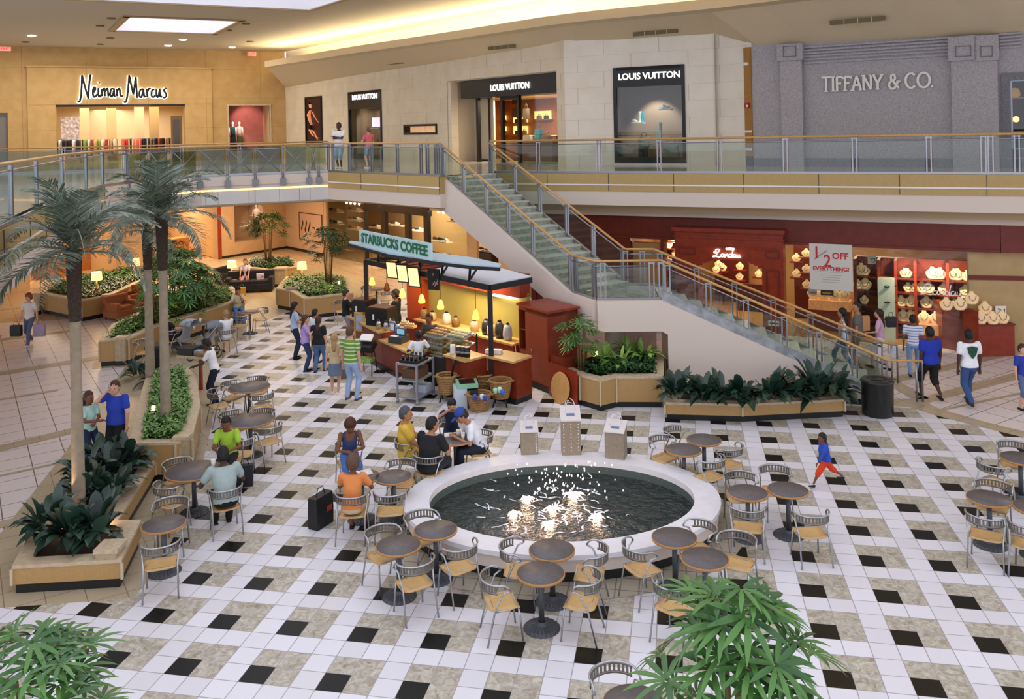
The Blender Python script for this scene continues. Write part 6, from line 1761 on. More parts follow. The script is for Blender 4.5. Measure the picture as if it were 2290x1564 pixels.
# back wall, orange side, red header and cabinets
BW = Wl((-3.1, 26.6), (.3, 22.75)); lb_ = (BW.Q - BW.P).length
f = MB(); f.mi = 0; BW.box(f, .7, lb_, .9, 2.2, -.1, 0); f.mi = 1; BW.box(f, 0, .72, .3, 2.5, -.05, .3); f.mi = 2; BW.box(f, .7, lb_, 2.1, 2.7, -.12, .25); BW.box(f, .2, lb_, 0, .9, -.1, .5); f.mi = 3; BW.box(f, .7, lb_, .9, .95, -.1, .55)
r = f.build('kiosk_back_wall', [mat('olive_wall', '#a89a50', .6), mat('orange_wall', '#b84a18', .5), M_CHERRY, M_KWOOD]); tag(r, 'back wall of the coffee kiosk, olive with an orange end and red header', 'partition')
f = MB(); BW.box(f, lb_ - 1.1, lb_ - .3, 2.02, 2.08, .05, .25); tag(f.build('strip_lamp', mat('tube_white', '#ffffff', emit='#fff0d0', estr=5)), 'bright tube lamp on the olive wall of the coffee kiosk', 'lamp')
C0 = G(1163, 856, 0); C1 = G(1230, 884, 0); CW = Wl((C0.x, C0.y), (C1.x, C1.y)); lc = (C1 - C0).length
r = empty('tall_cabinet', C0, 0, 'tall red kiosk cabinet with an open niche and two doors', 'cabinet'); inv = Matrix.Translation(-C0)


def chm(m_, nm, ma, par, org): o = m_.build(nm, ma, par); o.matrix_parent_inverse = Matrix.Translation(-org); return o


m = MB(); CW.box(m, 0, lc + .55, 0, .14, -.9, -.03); chm(m, 'black_base', M_BLACK, r, C0)
m = MB(); CW.box(m, 0, .03, .14, 2.0, -.9, 0); CW.box(m, .3, lc, .14, 2.0, -.9, 0); CW.box(m, 0, lc, .14, .9, -.9, 0); CW.box(m, 0, lc, 1.9, 2.0, -.9, 0); CW.box(m, 0, lc, .14, 2.0, -.92, -.5); CW.box(m, 0, .3, 1.38, 1.41, -.9, -.02); chm(m, 'carcass', M_KRED, r, C0)
m = MB(); CW.box(m, -.03, lc + .05, 2.0, 2.06, -.95, .05); chm(m, 'top', M_CHERRY, r, C0)
m = MB(); CW.box(m, .33, lc - .02, .2, 1.88, 0, .025); d_ = chm(m, 'door', mat('door_red', '#8a371e', .4, noise=.1, nscale=5), r, C0)
m = MB()
m.tube([CW.at(.62, 1.0, .05), CW.at(.62, .9, .05)], .012, 6); h_ = m.build('handle', M_STEEL, d_)
for i, (z, hx, lb) in enumerate(((1.55, '#c23048', 'red packet in the upper niche of the red cabinet'), (1.16, '#1f6a58', 'green bag in the lower niche of the red cabinet'), (1.44, '#b8c8d8', 'pale blue carton in the niche of the red cabinet'))):
    m = MB(); m.box(CW.at(.16, z if i != 2 else 1.47, -.2), (.18, .1, .2 if i != 2 else .1), CW.a); tag(m.build('packet', mat('pk_' + hx[1:], hx, .5)), lb, 'packet')
m = MB(); CW.box(m, lc, lc + .5, .14, 1.0, -.9, -.02); tag(m.build('low_cabinet', M_KRED), 'low red cabinet at the very end of the kiosk beside the planter', 'cabinet')
# menu boards and chalkboard
for i, (x0, x1, y0, y1) in enumerate(((866, 889, 585, 622), (890, 913, 591, 631), (914, 939, 597, 641))):
    c = AT((x0 + x1) / 2, (y0 + y1) / 2, 24.3 - i * .55); w_ = (x1 - x0) * c.y / FPX; h_ = (y1 - y0 - 4) * c.y / FPX
    M3 = Matrix.Rotation(-.5, 3, 'Z') @ Matrix.Rotation(.18, 3, 'X'); m = MB(); m.box(c, (w_ * 1.3, .06, h_ * 1.2), M=M3); o = m.build('menu_board', M_BFRAME)
    g = MB(); g.box(c + M3 @ Vector((0, -.035, 0)), (w_ * 1.08, .01, h_ * 1.04), M=M3); g.build('lit_panel', mat('menu_cream', '#e8d2a0', .5, emit='#f4d89a', estr=.75, noise=.12, nscale=5), o); tag(o, 'lit menu board hanging under the kiosk canopy, ' + ['left', 'middle', 'right, brightest'][i], 'menu board')
c = AT(970, 625, 22.6); M3 = Matrix.Rotation(-.5, 3, 'Z'); m = MB(); m.box(c, (.36, .04, .55), M=M3); o = m.build('chalkboard', mat('chalk_black', '#221d1c', .7)); tag(o, 'black chalkboard with chalk drawings hanging under the kiosk canopy', 'chalkboard')
g = MB()
for k in range(7): x, z = rp.uniform(-.12, .12), rp.uniform(-.2, .22); g.tube([c + M3 @ Vector((x, -.03, z)), c + M3 @ Vector((x + .05, -.03, z + .04)), c + M3 @ Vector((x + .02, -.03, z + .07))], .012, 5)
g.build('chalk_marks', mat('chalk_pink', '#c8a09a', .8), o)
# pendant lamps
M_PEND = mat('pendant_amber', '#ffb65a', emit='#ff9c3c', estr=2.6)
for i, (x, y, d, lit) in enumerate(((832, 628, 27.5, 1), (865, 641, 26.6, 0), (900, 654, 25.6, 1), (943, 667, 24.6, 1), (985, 680, 23.6, 1), (1064, 703, 22.2, 1))):
    c = AT(x, y, d); m = MB(); m.lathe((0, 0, 0), [(.09, -.14), (.1, -.08), (.05, .08), (.02, .12)], 14); o = m.build('pendant_lamp', M_PEND if lit else mat('pendant_brown', '#7c3c1c', .4)); o.location = c
    g = MB(); g.tube([(0, 0, .12), (0, 0, 2.7 - c.z)], .008, 5); g.build('cord', M_BLACK, o); tag(o, ['amber', 'unlit brown', 'amber', 'amber', 'amber', 'orange'][i] + ' cone pendant lamp in the coffee kiosk, ' + ['leftmost', 'second from the left', 'third from the left', 'fourth, by the orange wall', 'fifth, in front of the olive wall', 'rightmost, beside the post'][i], 'pendant lamp')
light_area('kiosk_lamp', (-1.2, 23.6, 2.6), 1.5, 100, (1, .8, .52), rot=(0, 0, -.8), sy=.8)
light_area('kiosk_lamp', (-3.4, 25.2, 2.6), 1.2, 16, (1, .8, .56), rot=(0, 0, -.8), sy=.6)


def item(name, label, cat, P, parts, rz=0.0, group=None):
    """a small thing from (part name, material, function(mb))"""
    if len(parts) == 1:
        m = MB(); parts[0][2](m); o = m.build(name, parts[0][1]); o.location = P; o.rotation_euler = (0, 0, rz); return tag(o, label, cat, group)
    r = empty(name, P, rz, label, cat, group)
    for nm, ma, fn in parts: m = MB(); fn(m); m.build(nm, ma, r)
    return r


M_DK = mat('machine_black', '#1b1a1a', .35); M_SILV = mat('silver_flask', '#b9bcc2', .2, .8)
# espresso machines on the high counter
for i, (t, w_) in enumerate(((.2, .55), (.75, .75))):
    c = K0.lerp(K1, t) + KB * .55; c.z = 1.05
    item('espresso_machine', ['left', 'right'][i] + ' black espresso machine with a white plate on the kiosk counter', 'espresso machine', c, [('body', M_DK, lambda m, w_=w_: m.box((0, 0, .24), (w_, .5, .48))), ('cup_tray', mat('tray_brown', '#4a2a1a', .4), lambda m, w_=w_: m.box((0, 0, .5), (w_ * .9, .44, .04))), ('name_plate', M_WHITE, lambda m: m.box((-.1, -.255, .25), (.06, .01, .16)))], -.5)
for i, (x, y) in enumerate(((847, 728), (856, 718), (863, 731), (871, 722), (880, 727), (890, 734))):
    p = G(x, y + 8, 1.05); item('milk_flask', 'silver milk flask on the kiosk counter, ' + ['leftmost', 'second', 'third', 'fourth', 'fifth', 'rightmost'][i] + ' of six', 'flask', p, [('body', M_SILV, lambda m: m.lathe((0, 0, 0), [(.06, 0), (.065, .17), (.04, .22)], 12)), ('spout', M_DK, lambda m: m.lathe((0, 0, .22), [(.04, 0), (.03, .05)], 10))], 0, 'milk flasks on the kiosk counter')
p = G(878, 741, 1.05); item('notice', 'blue framed notice standing on the kiosk counter', 'notice', p, [('frame', mat('notice_blue', '#3c5a9c', .4), lambda m: m.box((0, 0, .12), (.16, .03, .24))), ('sheet', M_WHITE, lambda m: m.box((0, -.017, .12), (.12, .01, .19)))], -.4)
for i, (x, y) in enumerate(((906, 728), (918, 733))): p = G(x, y, 1.05); item('condiment_tray', ['left', 'right'][i] + ' tray of small jars on the kiosk counter', 'tray', p, [('tray', M_KWOOD, lambda m: m.box((0, 0, .03), (.3, .22, .06)))] + [('jar', mat('jar_cream', '#d8c8a8', .4), lambda m, k=k: m.cyl((-.1 + .066 * k, 0), .025, .06, .13, 8)) for k in range(4)], -.4)
# till area on the low counter
p = K1.lerp(K2, .4) + KB * .35; p.z = .85
item('cash_register', 'dark cash register with a blue screen on the low kiosk counter', 'cash register', p, [('body', mat('till_grey', '#3a3d42', .4), lambda m: (m.box((0, 0, .09), (.42, .4, .18)), m.box((.05, .05, .27), (.3, .05, .2)))), ('screen', mat('till_screen', '#7fb4cc', .3, emit='#70a8c8', estr=.4), lambda m: m.box((.05, .02, .28), (.24, .01, .14))), ('keypad', M_WHITE, lambda m: m.box((-.05, -.12, .185), (.2, .12, .01)))], -.5)
# pastry case with tilted trays
pc = G(985, 775, 1.0); pc.z = 0; pd = Vector((-1.75, 22.3, 0))
r = empty('pastry_case', pd, -.72, 'pastry display case with trays of rolls and cookies in the middle of the kiosk', 'display case')
m = MB(); m.box((0, 0, .35), (1.5, .6, .7)); m.build('case_body', M_DK, r)
for i, z in enumerate((.78, 1.02, 1.26)):
    for j in (-1, 1):
        m = MB(); m.box((j * .38, 0, z + .03 * j), (.66, .5, .03), M=Matrix.Rotation(.22, 3, 'X')); t_ = m.build('tray', mat('tray_grey', '#a8a49c', .4), r)
        g = MB(); hx = ['#dcb45c', '#efdcae', '#d0a050', '#e8c884', '#c8904c', '#f2e4bc'][(i * 2 + (j > 0)) % 6]
        for a in range(5):
            for b_ in range(3): g.ball((j * .38 - .24 + a * .12, -.14 + b_ * .14, z + .03 * j + .05 - .22 * (.14 - b_ * .14)), .062, 7, (1, 1, .6))
        g.build('pastries', mat('pastry_' + hx[1:], hx, .6), t_)['kind'] = 'stuff'
m = MB(); 
for sx in (-.75, 0, .75): m.box((sx, .26, 1.0), (.03, .03, .7))
m.build('case_frame', M_DARKM, r)
m = MB(); m.add([(-.75, -.3, .72), (.75, -.3, .72), (.75, -.22, 1.45), (-.75, -.22, 1.45)], [(0, 1, 2, 3)]); m.build('front_glass', M_GLASS, r)
# things along the olive wall
for i, (x, y, hx, h_) in enumerate(((960, 716, '#8a6a3c', .3), (978, 722, '#c8a870', .26), (1010, 712, '#d8d0c0', .34), (1030, 716, '#7a5a34', .28), (1072, 735, '#b8a080', .3), (1098, 728, '#2c2a28', .4), (1110, 760, '#d8c48a', .34), (1128, 735, '#3a3632', .45), (1146, 755, '#b0b4b8', .42))):
    q = ONLINE(BW.P, BW.Q, x); q = q + BW.n * .32; q.z = .95; hx_ = hx
    item('kitchen_item', ['woven basket', 'tan canister', 'white mixing jug', 'brown coffee bin', 'beige canister', 'black grinder', 'yellow bread box', 'black coffee brewer', 'steel blender'][i] + ' on the counter along the olive kiosk wall', 'kitchen item', q, [('body', mat('kit_' + hx[1:], hx, .4), lambda m, h_=h_: m.lathe((0, 0, 0), [(.1, 0), (.13, h_ * .3), (.11, h_ * .8), (.05, h_)], 12)), ('lid', M_DK, lambda m, h_=h_: m.lathe((0, 0, h_), [(.06, 0), (.02, .05)], 10))])
for i, (x, y) in enumerate(((1025, 800), (1035, 801), (1044, 802))): p = G(x, y, 1.05) + Vector((0, .15, 0)); item('coffee_tin', 'black coffee tin on the angled counter, ' + ['left', 'middle', 'right'][i], 'tin', p, [('body', M_DK, lambda m: m.cyl((0, 0), .075, 0, .24, 14)), ('label_band', mat('tin_grey', '#8a8a88', .5), lambda m: m.cyl((0, 0), .077, .08, .13, 14))], 0, 'black tins on the angled counter')
p = G(1104, 792, 1.05) + Vector((0, .12, 0)); item('cloth', 'folded white cloth on the right end counter', 'cloth', p, [('cloth', M_WHITE, lambda m: m.box((0, 0, .04), (.4, .2, .08)))], -.2)
p = G(1012, 792, 1.05) + Vector((0, .1, 0)); item('napkin_box', 'white napkin box on the angled counter left of the tins', 'box', p, [('box', M_WHITE, lambda m: m.box((0, 0, .1), (.12, .12, .2)))])
# leaning broom stick at the kiosk end and the brown tall wrap
m = MB(); a = G(1163, 880, 0); m.tube([a, a + Vector((-.1, .15, 1.25))], .014, 6); o = m.build('dustpan', M_STEEL); g = MB(); g.box(a + Vector((.05, 0, .04)), (.26, .2, .08)); g.build('pan', mat('pan_white', '#dcdcda', .4), o); tag(o, 'long-handled dustpan leaning at the end of the kiosk', 'dustpan')

# ---- cart, baskets, bins around the kiosk
cp = G(928, 905, 0)
def cart_posts():
    return [(-.28, -.38), (.28, -.38), (.28, .38), (-.28, .38)]
r = empty('service_cart', G(930, 893, 0), -.45, 'grey three-shelf service cart standing in front of the kiosk', 'cart')
for z, nm in ((.14, 'bottom_shelf'), (.55, 'middle_shelf'), (.93, 'top_shelf')): m = MB(); m.box((0, 0, z), (.58, .78, .04)); m.build(nm, mat('cart_grey', '#9a9aa0', .4, .3), r)
for x, y in cart_posts(): m = MB(); m.box((x, y, .52), (.045, .045, .88)); m.ball((x, y, .045), .045, 8); m.build('corner_post', mat('cart_grey', '#9a9aa0', .4, .3), r)
for i, (x, y, z, w_, d_, h_, hx, lb) in enumerate(((0, -.05, .95, .5, .55, .06, '#1c1c1c', 'black bottle tray on top of the service cart'), (0, 0, .57, .45, .5, .22, '#6a4a34', 'brown box on the middle shelf of the service cart'), (.1, .2, .16, .3, .3, .18, '#c8d0dc', 'pale blue packet on the bottom shelf of the service cart'))):
    M3 = Matrix.Rotation(-.45, 3, 'Z'); v = M3 @ Vector((x, y, 0)); p = G(930, 893, 0) + v + Vector((0, 0, z)); item('tray' if i == 0 else 'box', lb, 'tray' if i == 0 else 'box', p, [('body', mat('cartbox_' + hx[1:], hx, .5), lambda m, w_=w_, d_=d_, h_=h_: m.box((0, 0, h_ / 2), (w_, d_, h_)))] + ([('bottle', M_DK, lambda m, k=k: m.cyl((-.18 + .12 * (k % 4), -.2 + .2 * (k // 4)), .035, .06, .16, 8)) for k in range(12)] if i == 0 else []), -.45)
M_WICK = mat('wicker', '#a9804e', .8, noise=.35, nscale=30, bump=.8, bscale=60); M_WICKD = mat('wicker_dark', '#7a4c28', .8, noise=.3, nscale=30)


def basket(P, r_, h, lb, stand=True, fill=None):
    r = empty('wicker_basket', P, 0, lb, 'basket', 'wicker baskets in front of the kiosk'); z0 = .22 if stand else 0
    m = MB()
    for k in range(10):
        t = k / 9; m.tube([((r_ * (.72 + .28 * t)) * math.cos(a), (r_ * (.72 + .28 * t)) * math.sin(a), z0 + h * t) for a in [2 * PI * i / 20 for i in range(20)]], h / 17, 5, closed=True)
    m.lathe((0, 0, z0), [(r_ * .7, 0), (r_ * .97, h)], 20, cap=False); m.build('basket_body', M_WICK, r)
    m = MB(); m.tube([(r_ * 1.03 * math.cos(a), r_ * 1.03 * math.sin(a), z0 + h + .01) for a in [2 * PI * i / 20 for i in range(20)]], .028, 6, closed=True); m.build('rim', M_WICK, r)
    m = MB(); m.lathe((0, 0, z0 + h * .62), [(r_ * .88, 0), (0, .02)], 16); m.build('lining', M_WICKD if fill is None else mat('fill_' + fill[1:], fill, .6), r)
    for s in (-1, 1): m = MB(); m.tube([(s * r_, -.07, z0 + h * .95), (s * (r_ + .07), 0, z0 + h * .98), (s * r_, .07, z0 + h * .95)], .015, 6); m.build('handle', M_WICK, r)
    if stand:
        m = MB()
        for a in (.6, 2.2, 3.8, 5.4): m.tube([(r_ * .6 * math.cos(a), r_ * .6 * math.sin(a), z0 + .02), (r_ * .9 * math.cos(a), r_ * .9 * math.sin(a), 0)], .02, 6)
        m.tube([(r_ * .62 * math.cos(a), r_ * .62 * math.sin(a), z0 + .02) for a in [2 * PI * i / 16 for i in range(16)]], .016, 6, closed=True); m.build('stand', M_DARKM, r)


basket(G(1000, 898, 0), .24, .4, 'wicker basket left of the white bin, with a dark umbrella handle'); m = MB(); p = G(1008, 898, 0); m.tube([p + Vector((0, 0, .4)), p + Vector((.08, 0, .85)), p + Vector((.1, 0, 1.0))], [.02, .03, .045], 6); tag(m.build('umbrella', M_DK), 'dark folded umbrella standing in the left wicker basket', 'umbrella')
basket(G(1080, 890, 0), .27, .36, 'wicker basket at the back, nearly empty')
basket(G(1072, 918, 0), .27, .38, 'front wicker basket holding blue and white packets', False)
basket(G(1120, 908, 0), .26, .38, 'right wicker basket with green cups on its edge')
for i, (x, y, z, hx) in enumerate(((1062, 895, .36, '#3450a8'), (1078, 893, .38, '#e0e4ec'), (1085, 896, .38, '#3450a8'), (1108, 880, .58, '#a8dcb0'), (1118, 878, .6, '#c8e8c8'), (1124, 884, .58, '#3a6ac0'))):
    p = G(x, y, z); item('packet', ['left blue packet in the front basket', 'white packet in the front basket', 'right blue packet in the front basket', 'green cup on the right basket', 'pale green cup on the right basket', 'blue cup on the right basket'][i], 'packet', p, [('body', mat('pkt_' + hx[1:], hx, .5), lambda m: m.lathe((0, 0, 0), [(.04, 0), (.055, .1), (.03, .12)], 10))])
p = G(1040, 908, 0); item('waste_bin', 'pale bin with a mint green slotted lid between the wicker baskets', 'bin', p, [('body', mat('bin_white', '#c9d6e0', .4), lambda m: m.box((-.12, 0, .24), (.3, .5, .48))), ('dark_side', mat('bin_dark', '#3c3a38', .5), lambda m: m.box((.16, .0, .22), (.26, .48, .44))), ('lid', mat('bin_mint', '#8fc8a4', .4), lambda m: m.box((.05, 0, .53), (.5, .52, .1))), ('slot', M_DK, lambda m: m.box((.05, -.02, .585), (.36, .36, .01)))], .15)
# newspaper stand
p = G(822, 838, 0); item('magazine_stand', 'wire stand with papers and packets beside the kiosk queue', 'stand', p, [('frame', M_DARKM, lambda m: (m.tube([(-.2, -.15, 0), (-.15, 0, 1.0)], .014, 6), m.tube([(.2, -.15, 0), (.15, 0, 1.0)], .014, 6), m.tube([(-.2, .2, 0), (-.15, .05, .9)], .014, 6), m.tube([(.2, .2, 0), (.15, .05, .9)], .014, 6), m.tube([(-.17, -.1, .35), (.17, -.1, .35), (.17, .13, .35), (-.17, .13, .35)], .016, 6, closed=True))), ('tray', M_DK, lambda m: m.box((0, 0, .78), (.42, .34, .2), M=Matrix.Rotation(.5, 3, 'X'))), ('papers', M_WHITE, lambda m: m.box((0, -.02, 1.0), (.34, .22, .05), M=Matrix.Rotation(.6, 3, 'X'))), ('packets', mat('snack_mix', '#8fb060', .6, noise=.5, nscale=20), lambda m: m.box((0, -.08, .42), (.4, .3, .1)))], -.3)
p = G(806, 800, 0); item('wooden_sign', 'tall wooden sign frame at the kiosk counter corner', 'sign', p, [('frame', M_KWOOD, lambda m: (m.box((-.15, 0, .65), (.05, .05, 1.3)), m.box((.15, 0, .65), (.05, .05, 1.3)), m.box((0, 0, 1.28), (.35, .05, .06)), m.box((0, 0, .8), (.35, .05, .06)))), ('sheet', mat('sheet_blue', '#a8b8cc', .5), lambda m: m.box((0, 0, 1.04), (.26, .02, .42)))], -.4)
# trash bin
p = G(1963, 928, 0); item('trash_bin', 'large black oval trash bin at the foot of the stairs', 'trash bin', p, [('body', mat('bin_black', '#232423', .35, noise=.25, nscale=9), lambda m: m.lathe((0, 0, 0), [(.3, 0), (.33, .04), (.34, .74), (.36, .76), (.33, .8), (.2, .8), (.18, .72)], 28, cap=False)), ('opening', mat('bin_hole', '#0a0a0a', .8), lambda m: m.lathe((0, 0, .7), [(.2, 0), (0, .005)], 20))])

# ================================================================== café tables and chairs
M_TOPL = mat('slate_laminate', '#625c5c', .4, noise=.14, nscale=22); M_EDGE = mat('beech_edge', '#b5824a', .4); M_IRON = mat('cast_iron', '#54575c', .45, .5); M_ALU = mat('aluminium', '#b4b6ba', .28, .85); M_PLY = mat('beech_seat', '#d0a86e', .35, noise=.08, nscale=12)
TB = {}


def make_table(rad):
    r = empty('cafe_table', (0, 0, 0))
    m = MB(); m.lathe((0, 0, 0), [(0, .722), (rad - .012, .722), (rad - .012, .735), (0, .735)], 40, cap=False); m.build('table_top', M_TOPL, r)
    m = MB(); m.lathe((0, 0, 0), [(rad - .012, .70), (rad, .705), (rad, .73), (rad - .012, .736), (rad - .012, .70)], 40, cap=False); m.build('wood_edge', M_EDGE, r)
    m = MB(); m.lathe((0, 0, 0), [(rad * .55, .695), (rad * .8, .70), (0, .702)], 24); m.cyl((0, 0), .038, .05, .7, 14); m.build('column', M_IRON, r)
    m = MB(); n = 44; pr = [(.235, 0), (.24, .012), (.2, .035), (.08, .06), (.045, .1)]
    vs = []
    for q, z in pr:
        for i in range(n): a = 2 * PI * i / n; rr = q * (1 + (.03 if i % 2 and q > .1 else 0)); vs.append((rr * math.cos(a), rr * math.sin(a), z + (.006 if i % 2 and .05 < q < .23 else 0)))
    m.add(vs, [(k * n + i, k * n + (i + 1) % n, (k + 1) * n + (i + 1) % n, (k + 1) * n + i) for k in range(4) for i in range(n)], False); m.build('base', M_IRON, r)
    return reg(r)


def make_chair():
    """faces +Y; seat centre above the origin"""
    r = empty('cafe_chair', (0, 0, 0))
    m = MB(); rows = []
    for j in range(7):
        y = -.2 + .4 * j / 6; w = .205 + .02 * math.sin(j / 6 * PI); z = .45 + .015 * (j / 6) - .02 * math.sin(PI * j / 6) - (.02 if j == 6 else 0)
        if j == 0: w = .16
        rows.append([Vector((-w, y, z)), Vector((-w * .5, y, z - .006)), Vector((0, y, z - .008)), Vector((w * .5, y, z - .006)), Vector((w, y, z))])
    top = [v for r_ in rows for v in r_]; bot = [v - Vector((0, 0, .014)) for v in top]; n = len(top); fs = []
    for i in range(6):
        for j in range(4): a = i * 5 + j; fs += [(a, a + 1, a + 6, a + 5), (n + a, n + a + 5, n + a + 6, n + a + 1)]
    ed = [0, 1, 2, 3, 4, 9, 14, 19, 24, 29, 34, 33, 32, 31, 30, 25, 20, 15, 10, 5]
    for a, b in zip(ed, ed[1:] + ed[:1]): fs.append((a, b, n + b, n + a)[::-1])
    m.add(top + bot, fs, True); m.build('seat', M_PLY, r)
    # bent tube of the back: from one rear leg round the back to the other
    arcp = []
    for i in range(17):
        a = R(180 + 0 + 180 * i / 16); arcp.append(Vector((.265 * math.cos(a), -.03 + .235 * math.sin(a), .775 + .0 * i)))
    arcp = [Vector((-.275, .06, .7)), Vector((-.272, .02, .755))] + arcp + [Vector((.272, .02, .755)), Vector((.275, .06, .7))]
    m = MB(); m.tube(arcp, .0125, 7); m.build('top_rail', M_ALU, r)
    m = MB(); k = 26
    def bp_(i, z, o=0): a = R(196 + 148 * i / k); return Vector(((.262 - o) * math.cos(a), -.03 + (.232 - o) * math.sin(a), z))
    z0, z1, z2, z3 = .655, .68, .755, .775
    for i in range(k):
        for (a, b) in ((z0, z1), (z2, z3)): m.add([bp_(i, a), bp_(i + 1, a), bp_(i + 1, b), bp_(i, b), bp_(i, a, .012), bp_(i + 1, a, .012), bp_(i + 1, b, .012), bp_(i, b, .012)], [(0, 1, 2, 3), (7, 6, 5, 4), (0, 4, 5, 1), (3, 2, 6, 7)], True)
        if i % 2 == 0: m.add([bp_(i, z1), bp_(i + 1.0, z1), bp_(i + 1.0, z2), bp_(i, z2), bp_(i, z1, .012), bp_(i + 1.0, z1, .012), bp_(i + 1.0, z2, .012), bp_(i, z2, .012)], [(0, 1, 2, 3), (7, 6, 5, 4), (1, 5, 6, 2), (0, 3, 7, 4)], False)
    m.build('slotted_back', mat('back_metal', '#7e7a74', .35, .6), r)
    for sx in (-1, 1):
        m = MB(); m.tube([(sx * .275, .06, .7), (sx * .25, -.03, .66), (sx * .225, -.13, .45), (sx * .235, -.24, 0)], .0125, 7); m.build('leg', M_ALU, r)
        m = MB(); m.tube([(sx * .19, .18, .44), (sx * .2, .2, .3), (sx * .215, .23, 0)], .0125, 7); m.build('leg', M_ALU, r)
    m = MB(); m.tube([(-.225, -.13, .43), (-.21, .0, .43), (-.19, .18, .435), (.19, .18, .435), (.21, 0, .43), (.225, -.13, .43)], .011, 6, closed=True); m.build('seat_frame', M_ALU, r)
    return reg(r)


tS, tL, ch0 = make_table(.32), make_table(.475), make_chair()
TP = {}
tdesc = {1: 'large slate café table furthest back beside the ivy planter', 2: 'large slate café table second from the back beside the ivy planter', 3: 'large slate café table where the woman in green and the man in grey sit', 4: 'small slate café table nearest the front left planter',
         5: 'small slate café table between the woman in orange and the woman in blue', 6: 'small slate café table touching the left end of the pool', 7: 'slate café table at the front left of the pool, right of its pair', 8: 'slate café table at the front left of the pool, left of its pair',
         9: 'slate café table in front of the pool, further of the middle pair', 10: 'slate café table in front of the pool, nearest of the middle pair', 11: 'slate café table against the pool at the front right', 12: 'slate café table in front of the right pool pair, above the fan palm',
         13: 'slate café table behind the pool on the right, nearer of its pair', 14: 'slate café table behind the pool on the right, further of its pair', 15: 'slate café table right of the pool, left of its pair', 16: 'slate café table right of the pool, nearest the running boy',
         17: 'slate café table at the right edge with a chair before and behind it', 18: 'slate café table cut by the right edge, further back', 19: 'slate café table cut by the right edge, beside a chair', 20: 'slate café table at the bottom edge beside the fan palm',
         21: 'slate café table where the four people sit behind the pool', 22: 'slate café table where the dark haired woman reads, far back', 23: 'small café table behind the kiosk pendants', 24: 'small café table near the woman in white and the stroller'}
tpx = {1: (557, 865), 2: (560, 939), 3: (433, 1052), 4: (366, 1171), 5: (808, 1066), 6: (880, 1066), 7: (974, 1184), 8: (891, 1219), 9: (1234, 1229), 10: (1209, 1281), 11: (1508, 1201), 12: (1576, 1248), 13: (1529, 1005), 14: (1574, 983), 15: (1672, 1101), 16: (1762, 1095), 17: (2212, 1114), 18: (2282, 1024), 19: (2318, 1135), 20: (1418, 1574), 21: (1018, 982), 22: (558, 697), 23: (842, 646), 24: (455, 722)}
for k, (x, y) in tpx.items():
    src = tL if k in (1, 2, 3) else tS; used = TP.get(src.name)
    o = copy_tree(src) if used else src; TP[src.name] = 1
    o.location = G(x, y, .735) * 1.0; o.location.z = 0; TP[k] = Vector(o.location); tag(o, tdesc[k], 'table', 'café tables in the court'); o.rotation_euler = (0, 0, rp.uniform(0, 3))
